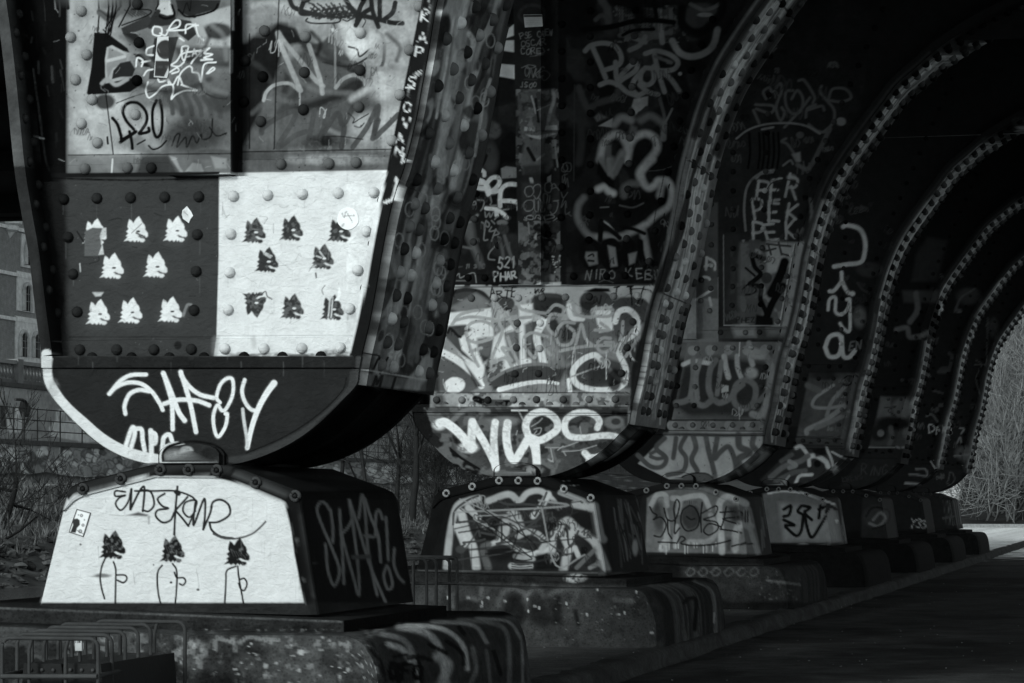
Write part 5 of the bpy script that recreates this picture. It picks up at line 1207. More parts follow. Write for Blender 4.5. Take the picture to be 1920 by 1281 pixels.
c.poly(a5((90, 650), (160, 640), (170, 830), (95, 820)), 20, .9, 3); c.poly(a5((150, 840), (1600, 838), (1590, 930), (140, 930)), 128, 1, 1.5); c.dirt(815, 737, 1200, 765, .5, seed=26); c.tiles(860, 737, 1200, 765, [40, 170], 12, 63, .7, .6); c.poly(a5((140, 840), (200, 840), (210, 930), (130, 930)), 24, .8, 4); c.poly(a5((1440, 840), (1600, 840), (1590, 930), (1430, 930)), 26, .8, 4)
c.st(a5((430, 875), (500, 900), (600, 905), (665, 905)), 13, 6, .25, rough=.2); c.poly(a5((1050, 845), (1120, 845), (1110, 930), (1060, 920)), 36, .8, 3); c.st(a5((1590, 850), (1570, 900), (1570, 960)), 4, 170, .3, rough=.3)
for P in ([(150, 830), (1610, 832)], [(140, 935), (1600, 936)], [(215, 72), (1760, 57)]): c.st(a5(*P), 2, 10, .4, .9)
for x in range(700, 1300, 34): c.st(a5((x, 440), (x + 2, 830)), .8, 20, .4, .6)
c.cracks((815, 545), (1235, 735), 150, 14, 12, 1.1, .7, 6); c.cracks((815, 545), (1235, 735), 60, 220, 9, 1, .6, 7); c.spots(815, 540, 1240, 765, 200, .6, 1.8, 12, .8, 33)
for i in range(14): c.scrawl(g.uniform(830, 1180), g.uniform(560, 740), g.uniform(10, 24), int(g.integers(2, 5)), [14, 160, 40, 20][i % 4], g.uniform(1, 2.4), .8, 350 + i)
for x in range(840, 1220, 17): c.drip(x + (x * 7) % 11, 590 + (x * 13) % 90, 10 + (x * 5) % 40, 1.2, [20, 200, 120][x % 3], .6)
for i in range(34): c.scrawl(g.uniform(1070, 1290), g.uniform(10, 520), g.uniform(7, 20), int(g.integers(2, 6)), [36, 52, 8, 66, 44][i % 5], g.uniform(.9, 2.2), .8, 380 + i, g.uniform(-.4, .4))
for i in range(16): c.scrawl(g.uniform(850, 960), g.uniform(280, 520), g.uniform(6, 16), int(g.integers(2, 5)), [40, 56, 30, 70][i % 4], g.uniform(.9, 1.8), .8, 420 + i)
for i in range(14): c.scrawl(g.uniform(972, 1030), g.uniform(60, 520), g.uniform(5, 12), int(g.integers(2, 5)), [60, 84, 12, 70][i % 4], 1.1, .8, 440 + i)
# foot
c.poly(a6((80, 95), (1620, 95), (1610, 230), (1480, 380), (1260, 520), (1090, 590), (560, 590), (330, 450), (120, 270)), 58)
c.dirt(795, 760, 1210, 900, .5, seed=27); c.tiles(795, 765, 1210, 895, [26, 84], 20, 71, .8, .56); c.poly(a6((500, 100), (1600, 100), (1580, 150), (480, 170)), 34, .8, 3)
c.st(a6((260, 190), (340, 120), (430, 105), (520, 120)), 9, 96, .5, .9); c.st(a6((690, 115), (800, 115)), 3, 170); c.st(a6((740, 120), (770, 180)), 3, 120); c.blob(*a6((640, 190))[0], 26, 8, 110, .6, .8)
c.st(a6((250, 260), (300, 400), (360, 450)), 6, 74, .5, rough=.3); c.blob(*a6((310, 310))[0], 12, 14, 10, .9, .5, rough=.4)
for P, w in (([(170, 205), (210, 200), (280, 250), (340, 310), (380, 370), (410, 380)], 16), ([(400, 390), (400, 300), (405, 200)], 15), ([(405, 195), (440, 260), (500, 360), (560, 480), (575, 530)], 14), ([(575, 530), (565, 400), (560, 300), (570, 200)], 13.5), ([(660, 205), (650, 300), (670, 420), (710, 470), (760, 400), (800, 330)], 15), ([(870, 480), (850, 380), (810, 300), (790, 220), (830, 150), (920, 125), (1000, 170), (1020, 240), (970, 290), (890, 330), (830, 310)], 13.5), ([(870, 500), (865, 420), (860, 330)], 15), ([(1305, 240), (1320, 190), (1270, 140), (1170, 130), (1090, 170), (1070, 240), (1110, 300), (1220, 310), (1340, 295), (1430, 300), (1460, 330), (1400, 400), (1320, 445), (1250, 450), (1215, 420)], 12)):
    c.st(a6(*P), w, 214, .16, 1, rough=.28)
for x in (1225, 1232): c.drip(*a6((x, 440))[0], 11, 1.6, 200)
c.blob(*a6((170, 220))[0], 12, 9, 200, .8, .8, rough=.7); c.blob(*a6((380, 380))[0], 18, 10, 190, .8, .8, rough=.7)
for P in ([(830, 230), (880, 200), (910, 170)], [(850, 250), (900, 240), (890, 280), (850, 290), (870, 260)], [(930, 380), (1050, 380), (1170, 340)], [(1060, 370), (1020, 400)], [(1050, 410), (1180, 400), (1300, 365)], [(1060, 410), (1080, 440)], [(970, 390), (985, 480), (950, 465), (990, 485)], [(1180, 230), (1190, 290)], [(730, 260), (720, 290)]): c.st(a6(*P), 1.7, 132, .3, .9)
c.blob(*a6((1430, 200))[0], 20, 12, 96, .9, .4); c.blob(*a6((1440, 195))[0], 9, 6, 40, .9, .5); c.blob(*a6((1555, 200))[0], 15, 15, 44, .9, .4); c.st(a6((1340, 160), (1500, 140), (1590, 150)), 3, 14, rough=.4); c.st(a6((1420, 130), (1520, 140)), 7, 12, .3, rough=.3)
c.st(a6((80, 150), (1600, 150)), 1.4, 14, .4, .8); c.poly(a6((690, 590), (690, 530), (760, 505), (830, 500), (910, 505), (970, 540), (970, 590)), 28, 1, 1); c.blob(*a6((850, 545))[0], 18, 9, 120, .8, .9, rough=.8); c.st(a6((740, 540), (750, 580)), 5, 60, .8)
c.poly(a6((1620, 235), (1820, 255), (1700, 400), (1500, 540), (1330, 598), (1100, 595), (1300, 505), (1480, 385)), 9, 1, 1)
c.poly(a6((1640, 120), (1830, 150), (1830, 250), (1610, 230)), 44, .9, 2)
# pedestal
c.gain = .82
c.poly(a7((200, 620), (330, 150), (660, 45), (930, 45), (1260, 150), (1330, 640)), 20)
c.poly(a7((280, 600), (300, 480), (340, 250), (400, 180), (480, 160), (700, 140), (830, 120), (960, 130), (1140, 190), (1220, 210), (1240, 330), (1305, 620), (600, 610)), 34, 1, 2)
c.dirt(800, 920, 1155, 1075, .35, seed=28)
for P, w, v in (([(310, 590), (330, 400), (370, 230), (440, 190), (500, 175)], 13, 150), ([(400, 260), (430, 380), (470, 470), (490, 590)], 15, 165), ([(375, 340), (420, 450)], 14, 170), ([(440, 230), (500, 290)], 12, 165), ([(560, 190), (680, 150), (740, 190)], 12, 150), ([(760, 180), (800, 140), (870, 130), (930, 170), (980, 230)], 11, 160), ([(830, 280), (880, 220), (920, 150)], 12, 168), ([(640, 420), (680, 300), (720, 280), (740, 340)], 20, 150), ([(560, 460), (640, 430), (740, 480), (820, 505), (920, 480), (940, 440)], 10, 172), ([(740, 400), (800, 375), (860, 390), (900, 440), (880, 480)], 11, 150), ([(940, 500), (950, 400), (990, 370), (1030, 440), (1050, 480)], 14, 160), ([(1000, 330), (1040, 310), (1100, 360), (1200, 440), (1270, 600)], 15, 150), ([(1010, 600), (1040, 480), (1060, 380)], 16, 160), ([(1200, 220), (1230, 380), (1250, 420)], 14, 140), ([(1080, 210), (1190, 230)], 14, 150), ([(1090, 590), (1200, 480)], 8, 90), ([(1080, 470), (1100, 520)], 9, 160), ([(700, 580), (810, 580)], 12, 150), ([(720, 520), (830, 540)], 9, 140), ([(560, 590), (530, 480), (560, 450)], 14, 80), ([(990, 140), (1130, 190)], 9, 140), ([(1170, 590), (1230, 560)], 8, 100)):
    c.st(a7(*P), w, v, .4, .95)
c.blob(*a7((640, 500))[0], 26, 16, 20, .9, .8); c.poly(a7((850, 510), (990, 500), (1000, 600), (840, 605)), 18, .95, 4); c.poly(a7((1040, 250), (1180, 260), (1190, 360), (1110, 350)), 22, .9, 4); c.poly(a7((480, 370), (600, 360), (620, 420), (520, 440)), 20, .9, 3); c.poly(a7((930, 180), (1000, 200), (990, 290), (920, 260)), 26, .8, 3)
for i in range(5): c.st(a7((700, 540 + i * 14), (750, 548 + i * 13), (820, 540 + i * 14)), 2, 20)
for P in ([(350, 330), (360, 250), (430, 190), (500, 160)], [(510, 210), (500, 330), (510, 400)], [(500, 260), (620, 260), (690, 275)], [(620, 190), (680, 210), (800, 210), (940, 230), (930, 190)], [(370, 320), (480, 310), (560, 320), (600, 390), (520, 380)], [(540, 320), (620, 330), (740, 320), (830, 310), (930, 260)], [(610, 460), (700, 390), (800, 350), (870, 340)], [(610, 445), (740, 430), (860, 440), (930, 430)], [(700, 400), (860, 300), (930, 190)], [(930, 300), (950, 380), (920, 420)], [(980, 330), (1030, 340), (1040, 440), (1060, 460), (1100, 370)], [(1040, 470), (1090, 420)], [(910, 140), (880, 210), (840, 280)], [(410, 440), (500, 430), (540, 420)], [(390, 470), (420, 450)], [(640, 430), (640, 330)], [(900, 250), (930, 400)]):
    c.st(a7(*P), 4.2, 56, .25, .95)
for x, y, L in ((350, 330, 34), (460, 450, 40), (510, 330, 12), (640, 300, 40), (690, 240, 44), (1040, 470, 40), (1060, 460, 40), (410, 460, 46), (400, 500, 20), (545, 440, 26), (585, 200, 16), (720, 190, 34)): c.drip(*a7((x, y))[0], L, 1.5, 50)
for i in range(26): c.scrawl(g.uniform(850, 1100), g.uniform(950, 1060), g.uniform(8, 22), int(g.integers(2, 5)), [50, 14, 120, 60, 30][i % 5], g.uniform(1.2, 3), .85, 650 + i, g.uniform(-.6, .6))
for i in range(16): c.st([(g.uniform(850, 1130), g.uniform(935, 1065)) for _ in range(3)], g.uniform(1.5, 4), [54, 20, 130, 40][i % 4], .4, .8)
c.blob(*a7((395, 480))[0], 9, 7, 60, .9); c.st(a7((690, 45), (1000, 45), (1180, 110)), 3, 34, .5, .6); c.spots(*a7((1000, 60))[0], *a7((1110, 100))[0], 8, .6, 1.8, 150, .9, 12)
c.gain = .3
c.poly([(1125, 900), (1210, 918), (1236, 1066), (1152, 1074), (1132, 935)], 13, 1, 1)
for i in range(44):
    x0, y0 = g.uniform(1150, 1205), g.uniform(930, 1010)
    c.st([(x0, y0), (x0 + g.uniform(2, 14), y0 + g.uniform(20, 60))], g.uniform(1.2, 4), g.uniform(20, 74), .6, .7)
for P in ([(1440, 170), (1460, 300), (1540, 440)], [(1350, 330), (1400, 480), (1400, 560)], [(1470, 200), (1530, 400)]): c.st(a7(*P), 2, 10, .4)
c.blob(*a7((1440, 470))[0], 5, 14, 104, .8, .8); c.blob(*a7((1530, 430))[0], 4, 16, 60, .8, .8)
c.gain = .62
c.poly(a7((-60, 600), (1600, 610), (1600, 700), (-60, 690)), 26, 1, 2); c.st(a7((0, 605), (1300, 622), (1430, 630)), 3, 60, .5, .8); c.blob(*a7((1085, 652))[0], 20, 8, 130, .9, .7, rough=.8); c.dirt(730, 1060, 1280, 1105, .5, seed=29)
c.poly([(700, 1090), (1180, 1098), (1360, 1080), (1370, 1250), (700, 1250)], 44, 1, 3); c.dirt(700, 1090, 1260, 1240, .5, seed=30)
for P in ([(520, 720), (510, 780), (440, 770)], [(620, 820), (650, 740), (720, 720), (780, 760), (790, 840)], [(830, 700), (880, 740), (930, 860)], [(930, 750), (1000, 720), (1100, 720)], [(1100, 720), (1070, 800)], [(1320, 780), (1420, 790)], [(330, 760), (350, 820)], [(820, 720), (760, 800)]): c.st(a7(*P), 9, 66, .8, .8)
c.blob(*a7((720, 850))[0], 22, 34, 16, .9, .8); c.blob(*a7((880, 860))[0], 26, 30, 18, .8, .8); c.blob(*a7((430, 830))[0], 20, 14, 20, .8, .8); c.poly(a7((960, 750), (1000, 760), (1000, 930), (950, 930)), 16, .8, 4); c.st(a7((1080, 850), (1100, 930)), 8, 22, .6)
for x, y in ((320, 770), (440, 770), (525, 800), (520, 820), (660, 790), (795, 780), (800, 850), (840, 820), (865, 830), (1030, 805), (1150, 870), (1210, 720), (1325, 825), (560, 770), (1340, 870), (1380, 860), (1450, 735)): c.blob(*a7((x, y))[0], 1.5, 3, 140, .95, .5)
c.spots(1040, 1110, 1230, 1200, 60, .5, 1.2, 90, .8, 14); c.blob(*a7((1540, 980))[0], 4, 2, 110)
c.gain = .28
c.poly([(1215, 1095), (1300, 1080), (1372, 1085), (1372, 1250), (1248, 1250), (1243, 1140)], 16, 1, 3)
for i in range(26):
    t = i / 26
    c.st([(1215 + t * 120, 1098 - t * 12), (1245 + t * 118, 1112 - t * 12), (1262 + t * 108, 1140 - t * 12), (1268 + t * 104, 1215 - t * 30)], g.uniform(1.5, 5), g.uniform(14, 66), .7, .8)
c.st(b8((1290, 440), (1330, 410), (1380, 430), (1370, 640)), 8, 8, .4); c.st(b8((1515, 520), (1515, 590)), 3, 84, .5); c.st(b8((1290, 660), (1310, 740)), 7, 44, .7)
c.gain = .62
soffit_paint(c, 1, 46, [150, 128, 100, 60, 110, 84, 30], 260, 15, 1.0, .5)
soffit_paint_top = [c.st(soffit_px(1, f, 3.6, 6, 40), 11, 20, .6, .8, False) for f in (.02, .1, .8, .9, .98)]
for za in (-33, 345, -520):
    zz = z_of(za, {345: 745, -33: 830, -520: 1070}[za]); c.st(np.concatenate([soffit_px(1, f, zz, zz + .002, 2)[:1] for f in np.linspace(0, 1, 8)]), 2.6, 8, .4, 1, False)
c.poly([(1335, 190), (1345, 215), (1300, 335), (1285, 430), (1245, 540), (1205, 700), (1195, 770), (1180, 770), (1185, 690), (1232, 520), (1270, 420)], 22, .95, 1.5)
c.dirt(1180, -20, 1560, 800, .3, seed=31)
for P in ([(1800, 90), (1760, 160), (1720, 330), (1740, 360), (1780, 180)], [(1700, 380), (1690, 480), (1720, 440)], [(1680, 530), (1700, 560), (1690, 585)], [(1650, 600), (1640, 640), (1670, 640)], [(1680, 660), (1650, 690)], [(1650, 720), (1630, 770), (1660, 780)]): c.st(a5(*P), 2, 110, .3)
for P in ([(1920, 480), (1840, 560), (1800, 640)], [(1790, 660), (1830, 620), (1820, 740)], [(1900, 640), (1880, 740)]): c.st(a5(*P), 3, 96, .4)
S1 = Soffit(C1, 0.012, .12)

# ================= third leg
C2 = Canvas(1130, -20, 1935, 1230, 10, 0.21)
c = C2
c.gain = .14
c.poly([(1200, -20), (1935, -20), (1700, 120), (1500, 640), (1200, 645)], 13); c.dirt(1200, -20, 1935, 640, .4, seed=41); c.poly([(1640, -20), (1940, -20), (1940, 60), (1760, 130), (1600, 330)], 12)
c.poly([(1262, 540), (1347, 520), (1347, 642), (1250, 642)], 60, 1, 1); c.dirt(1250, 540, 1350, 642, .3, seed=42); c.poly([(1290, 380), (1346, 380), (1346, 560), (1262, 560)], 34, .9, 2)
for P in ([(160, 580), (210, 610), (215, 660)], [(150, 640), (190, 625)], [(140, 710), (170, 715), (180, 725)], [(95, 860), (140, 830), (195, 795)], [(160, 590), (155, 660)], [(180, 850), (190, 900)]): c.st(b3(*P), 5, 84, .3)
# bubble tag at the top
for P in ([(590, 700), (570, 650), (610, 620), (630, 650)], [(515, 740), (640, 750), (620, 800), (520, 770)], [(660, 620), (690, 590), (700, 640), (660, 760), (690, 850), (720, 800), (700, 760)], [(780, 640), (730, 650), (730, 740), (770, 800), (830, 790), (850, 700), (810, 640), (770, 700)], [(820, 570), (860, 570), (930, 680), (920, 730)], [(980, 610), (970, 650), (1010, 700), (1070, 780), (1060, 870), (1000, 930)], [(1030, 700), (1060, 630), (1150, 630), (1190, 690), (1120, 720), (1040, 710)], [(880, 780), (980, 750), (1000, 780)], [(870, 830), (880, 770), (940, 740)], [(500, 780), (540, 870)], [(890, 880), (960, 930), (1040, 930)], [(720, 900), (830, 780), (900, 690)]):
    c.st(b1(*P), 5, 40, .4)
c.st(b1((380, 980), (460, 920), (580, 880), (740, 870), (870, 890), (970, 945)), 3.6, 54, .4); c.st(b1((1040, 910), (970, 1050), (890, 1190), (810, 1165)), 8, 38, .4); c.blob(*b1((1120, 860))[0], 9, 8, 64, .9, .4); c.st(b1((730, 980), (700, 1000), (740, 1020), (790, 1090), (820, 1140)), 5, 40, .5); c.poly(b1((770, 1090), (830, 1075), (835, 1140), (800, 1145)), 60, .9, 2); c.st(b1((710, 1170), (760, 1135), (780, 1160)), 4, 48); c.blob(*b1((830, 955))[0], 7, 6, 36)
for x in (470, 540, 570, 605, 640, 675): c.st(b1((x, 940), (x + 6, 1080), (x - 8, 1190)), 4, 3, .3)
c.st(b1((560, 915), (640, 900)), 4, 54, .4); c.st(b1((520, 1260), (560, 1220), (640, 1205)), 5, 58, .5); c.blob(*b1((770, 1255))[0], 10, 7, 54)
# PER PEK PEK
c.st(b3((420, 400), (410, 250), (430, 110), (500, 30), (600, 10)), 4.5, 50, .4); c.st(b3((850, 190), (860, 300), (840, 420), (790, 520)), 6, 44, .5); c.poly(b3((460, 60), (800, 60), (830, 400), (760, 480), (520, 470), (440, 400)), 15, .9, 4)
for row, (y, h) in enumerate(((170, 125), (330, 115), (460, 115))):
    for k, (x, ch) in enumerate(((495 - row * 12, 'P'), (580 - row * 6, 'E'), (690, 'RKK'[row]))):
        c.text(ch, *b3((x, y + (10 if k == 1 else 0)))[0], h / 3.558, 76, 5, 0, .02, wid=.6, jit=.05, seed=row * 3 + k, rough=.25)
c.st(b3((560, 130), (600, 80), (690, 60), (770, 90), (780, 150)), 2.4, 14); c.st(b3((640, 100), (600, 200), (590, 330)), 2, 12); c.st(b3((690, 70), (660, 250), (680, 440)), 2.6, 14)
c.poly(b3((380, 480), (730, 480), (740, 520), (650, 1030), (380, 1030), (280, 900)), 44, 1, 4); c.tiles(1370, 450, 1470, 612, [66, 34], 24, 81, .8, .54); c.poly(b3((270, 430), (380, 430), (370, 1030), (270, 1030)), 18, .9, 5)
c.poly(b3((560, 480), (760, 480), (730, 640), (560, 700)), 78, .9, 3); c.poly(b3((740, 480), (870, 470), (760, 1040), (650, 1040)), 66, 1, 1.5); c.st(b3((745, 490), (690, 780), (645, 1035)), 1.6, 110, .4); c.st(b3((752, 490), (655, 1035)), 1.4, 14); c.blob(*b3((560, 715))[0], 10, 10, 24, .95, .2)
for P, w in (([(460, 560), (480, 640), (520, 690), (470, 740), (450, 760), (520, 780), (520, 860), (560, 960), (540, 1010)], 9), ([(540, 590), (470, 560)], 9), ([(680, 610), (650, 700), (590, 820)], 17), ([(670, 770), (600, 880), (560, 980)], 13), ([(420, 650), (480, 700)], 4), ([(400, 790), (440, 760), (490, 790), (470, 820), (420, 830)], 3)): c.st(b3(*P), w, 4, .3)
c.poly(b3((490, 960), (600, 980), (610, 1030), (550, 1050), (480, 1040)), 5, 1, 2)
for P in ([(560, 490), (720, 505)], [(540, 540), (620, 520)], [(570, 490), (590, 560)], [(640, 480), (660, 560)], [(660, 555), (720, 570)]): c.st(b3(*P), 4, 26, .3)
c.text('PHEZ', *b3((360, 1015))[0], 9, 14, 1.8, 0, .1, .2, .8); c.st(b3((540, 610), (620, 580), (640, 570)), 2, 80); c.text('MN', *b3((420, 940))[0], 14, 24, 1.4); c.st(b3((272, 430), (275, 1030)), 1.6, 54, .4); c.st(b3((275, 1032), (650, 1036)), 1.4, 74)
c.poly(b3((240, 1045), (745, 1045), (730, 1125), (240, 1125)), 30, .9, 2); c.poly(b3((330, 1050), (480, 1050), (490, 1110), (350, 1110)), 70, .8, 5); c.poly(b3((560, 1050), (720, 1050), (720, 1100), (570, 1100)), 58, .8, 5)
for i in range(44): c.scrawl(g.uniform(1340, 1560), g.uniform(60, 610), g.uniform(7, 22), int(g.integers(2, 6)), [26, 36, 5, 46, 30][i % 5], g.uniform(1, 2.4), .8, 460 + i, g.uniform(-.3, .3))
# lower panel: rings round the rivets, drop shapes
c.gain = .20
c.poly(a8((410, 80), (1170, 80), (1060, 740), (280, 720), (370, 300)), 58); c.dirt(1190, 640, 1500, 815, .25, seed=43); c.blob(*a8((500, 140))[0], 70, 20, 60, .8, .8)
c.poly(a8((380, 250), (620, 180), (980, 230), (1010, 420), (880, 620), (440, 620), (320, 540)), 22, .95, 6)
c.poly(a8((330, 600), (720, 590), (740, 630), (320, 630)), 44, .8, 5)
for P, w, v in (([(380, 240), (450, 215), (570, 232)], 8, 116), ([(450, 200), (450, 330), (430, 480)], 10, 66), ([(500, 210), (470, 330), (480, 480)], 10, 70), ([(670, 180), (680, 250), (700, 330)], 10, 100), ([(760, 180), (765, 260), (790, 330)], 9, 96), ([(845, 90), (850, 170), (870, 240)], 10, 90), ([(880, 180), (960, 180), (1000, 260), (990, 380), (960, 540), (920, 600), (870, 590)], 13, 76), ([(870, 150), (930, 170)], 18, 88), ([(610, 210), (570, 280), (560, 400), (580, 470)], 11, 62), ([(650, 220), (640, 300), (620, 450)], 9, 66), ([(330, 510), (390, 500), (440, 470)], 11, 62), ([(440, 490), (520, 530), (590, 490), (640, 510), (720, 470), (760, 380), (830, 350), (890, 400), (880, 500), (820, 550), (750, 520), (740, 440), (800, 380)], 11, 62), ([(880, 540), (960, 450), (1010, 400)], 9, 60)):
    c.st(a8(*P), w, v, .4, .95)
c.blob(*a8((860, 300))[0], 12, 10, 96, .8, .8); c.poly(a8((650, 380), (700, 390), (700, 430), (650, 440)), 96); c.st(a8((780, 85), (775, 180)), 1.8, 120, .4); c.st(a8((778, 590), (778, 635)), 1.6, 90); c.st(a8((920, 400), (990, 402)), 2.4, 84)
for (x, y) in [(445, 143), (570, 140), (700, 137), (830, 138), (957, 137), (1087, 138), (1060, 272), (1035, 403), (1010, 540), (440, 672), (577, 672), (703, 672), (843, 672), (982, 674), (298, 670)]:
    c.blob(*a8((x, y))[0], 9, 9.5, 82, .9, .35)
c.poly(a8((280, 636), (1040, 636), (1030, 708), (280, 705)), 62, .55, 1.5); c.st(a8((290, 634), (1050, 634)), 2, 8); c.st(a8((280, 709), (1040, 712)), 2, 10); c.poly(a8((410, 20), (620, 20), (620, 82), (410, 80)), 66, .9, 1)
c.poly(a8((1165, 30), (1195, 80), (1065, 760), (1035, 740), (1050, 640), (1150, 90)), 74, .95, 1)
# foot: snake lettering
c.poly(a8((280, 712), (1060, 715), (1060, 820), (900, 950), (690, 1075), (320, 1070), (60, 940), (200, 800)), 82); c.dirt(1190, 808, 1470, 908, .15, seed=44)
for P, w in (([(150, 870), (200, 850), (250, 890), (200, 905), (150, 890)], 7), ([(60, 880), (150, 960), (230, 960), (260, 900), (190, 830), (250, 760)], 9), ([(330, 760), (320, 840), (310, 900)], 9), ([(400, 740), (360, 830), (400, 900), (380, 990), (270, 1020)], 9), ([(450, 740), (470, 830), (440, 910), (480, 990)], 10), ([(540, 740), (560, 850), (590, 960), (610, 1060)], 10), ([(620, 760), (600, 900), (640, 860), (700, 820), (740, 900), (750, 990), (700, 1060)], 10), ([(770, 740), (780, 820), (850, 860), (770, 910), (800, 980)], 13), ([(880, 740), (870, 810), (910, 870), (860, 930)], 11), ([(250, 730), (500, 735), (700, 740), (1040, 730)], 7), ([(980, 760), (940, 830), (990, 840)], 8)): c.st(a8(*P), w, 40, .35)
c.poly(a8((372, 1068), (372, 1035), (430, 1012), (490, 1005), (550, 1012), (588, 1040), (588, 1068)), 40); c.st(a8((372, 1068), (372, 1035), (430, 1012), (490, 1005), (550, 1012), (588, 1040), (588, 1068)), 2.4, 5)
c.poly(a8((1060, 820), (1175, 830), (1000, 980), (820, 1080), (690, 1075), (900, 950)), 6, 1, 1); c.st(a8((1120, 840), (960, 980), (830, 1060)), 3, 24, .6)
for i in range(22): c.scrawl(g.uniform(1210, 1400), g.uniform(925, 1030), g.uniform(6, 14), int(g.integers(2, 5)), [14, 90, 30, 70][i % 4], g.uniform(1, 2), .7, 700 + i)
c.cracks((1270, 650), (1480, 800), 60, 12, 10, 1, .6, 8); c.spots(1270, 650, 1480, 905, 80, .6, 1.6, 10, .7, 34)
for i in range(10): c.scrawl(g.uniform(1290, 1460), g.uniform(660, 800), g.uniform(8, 16), 3, [90, 20, 30][i % 3], 1.3, .8, 510 + i)
# pedestal
c.poly([(1180, 1050), (1210, 905), (1300, 900), (1440, 930), (1470, 1050)], 14); c.poly(b6((190, 660), (200, 280), (260, 240), (430, 210), (640, 205), (900, 285), (940, 360), (1010, 675)), 54, 1, 1.5)
for P, w, v in (([(230, 330), (270, 260), (330, 260), (340, 330)], 10, 92), ([(300, 300), (330, 420), (340, 560), (330, 640)], 12, 84), ([(380, 280), (430, 290), (420, 380)], 10, 88), ([(420, 290), (520, 265), (600, 270), (640, 350)], 10, 92), ([(730, 660), (720, 480), (710, 330), (760, 270), (840, 290), (900, 320)], 12, 96), ([(820, 640), (830, 520), (870, 460), (930, 480)], 14, 84), ([(980, 660), (930, 500), (900, 370)], 10, 78), ([(650, 400), (690, 500), (640, 580), (500, 590)], 10, 80), ([(400, 620), (410, 480)], 10, 86), ([(300, 640), (320, 590)], 10, 90)): c.st(b6(*P), w, v, .4, .9)
c.blob(*b6((510, 410))[0], 17, 24, 24, .9, .5); c.blob(*b6((290, 400))[0], 12, 30, 26, .8, .7); c.poly(b6((770, 340), (840, 330), (880, 440), (800, 450)), 22, .9, 4); c.poly(b6((760, 560), (800, 560), (800, 660), (760, 660)), 26, .8, 4); c.dirt(1200, 910, 1440, 1045, .3, seed=45)
for x in range(290, 700, 22): c.drip(*b6((x, 590 + (x * 7) % 30))[0], 6 + (x * 13) % 12, 1.4, 110 if x % 3 else 30)
for x in range(465, 560, 12): c.drip(*b6((x, 300))[0], 5, 1.2, 12)
for P in ([(220, 340), (240, 380), (270, 400), (250, 430)], [(245, 430), (300, 415), (335, 470), (300, 550), (250, 545)], [(320, 350), (345, 430), (400, 430), (430, 330), (410, 290), (390, 350), (400, 440)], [(345, 430), (350, 520), (375, 565)], [(400, 440), (395, 530), (430, 490)], [(500, 330), (450, 370), (440, 450), (480, 510), (550, 490), (570, 420), (540, 350), (500, 330)], [(480, 410), (510, 430), (535, 425)], [(590, 310), (580, 420), (585, 520)], [(580, 390), (690, 335), (680, 400), (600, 430), (690, 450), (700, 500), (640, 540), (600, 510), (640, 460), (720, 480)], [(760, 340), (740, 440), (720, 500)], [(715, 380), (860, 375), (860, 410), (770, 420), (740, 430), (850, 465)], [(720, 500), (800, 510), (860, 525)], [(895, 370), (895, 450)], [(912, 370), (912, 450)], [(410, 600), (440, 550), (470, 570), (440, 600), (540, 615), (680, 605), (790, 578)], [(280, 590), (400, 595)], [(800, 620), (880, 600), (945, 603)]): c.st(b6(*P), 3, 10, .25)
c.gain = .16
c.poly([(1412, 925), (1455, 930), (1475, 1040), (1430, 1045)], 16, 1, 1)
for i in range(30):
    x0, y0 = g.uniform(1425, 1455), g.uniform(930, 1000); c.st([(x0, y0), (x0 + g.uniform(1, 8), y0 + g.uniform(15, 45))], g.uniform(1, 3), g.uniform(14, 52), .6, .7)
c.gain = .22
c.poly([(1150, 1040), (1480, 1042), (1510, 1130), (1560, 1190), (1150, 1200)], 9, 1, 2); c.poly(b6((440, 740), (1290, 760), (1290, 1010), (780, 1010), (440, 900)), 22, .9, 4); c.dirt(1150, 1040, 1560, 1200, .4, seed=46)
for x in range(480, 960, 90): c.st(b6((x, 800), (x + 30, 770), (x + 60, 800), (x + 20, 830), (x - 10, 800)), 3, 44, .6, .8)
c.st(b6((1050, 860), (1280, 890)), 4, 52, .6); c.spots(1400, 1070, 1500, 1125, 40, .7, 2, 44, .8, 15)
for i in range(20):
    t = i / 20; c.st([(1495 + t * 60, 1062 - t * 6), (1505 + t * 62, 1080 - t * 8), (1508 + t * 60, 1130 - t * 14)], g.uniform(1, 3), g.uniform(8, 34), .7, .7)
c.gain = .21
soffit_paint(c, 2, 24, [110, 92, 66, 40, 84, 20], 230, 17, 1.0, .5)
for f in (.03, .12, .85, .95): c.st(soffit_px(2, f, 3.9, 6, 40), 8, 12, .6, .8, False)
for za in (-33, 345, -520):
    zz = z_of(za, {345: 745, -33: 830, -520: 1070}[za]); c.st(np.concatenate([soffit_px(2, f, zz, zz + .002, 2)[:1] for f in np.linspace(0, 1, 8)]), 2.2, 5, .4, 1, False)
for i in range(8): c.text('YLXXZEN.'[i], *b3((930 + i * 12, 330 - i * 28))[0], 8, 40, 1)
S2 = Soffit(C2, 0.006, .08)

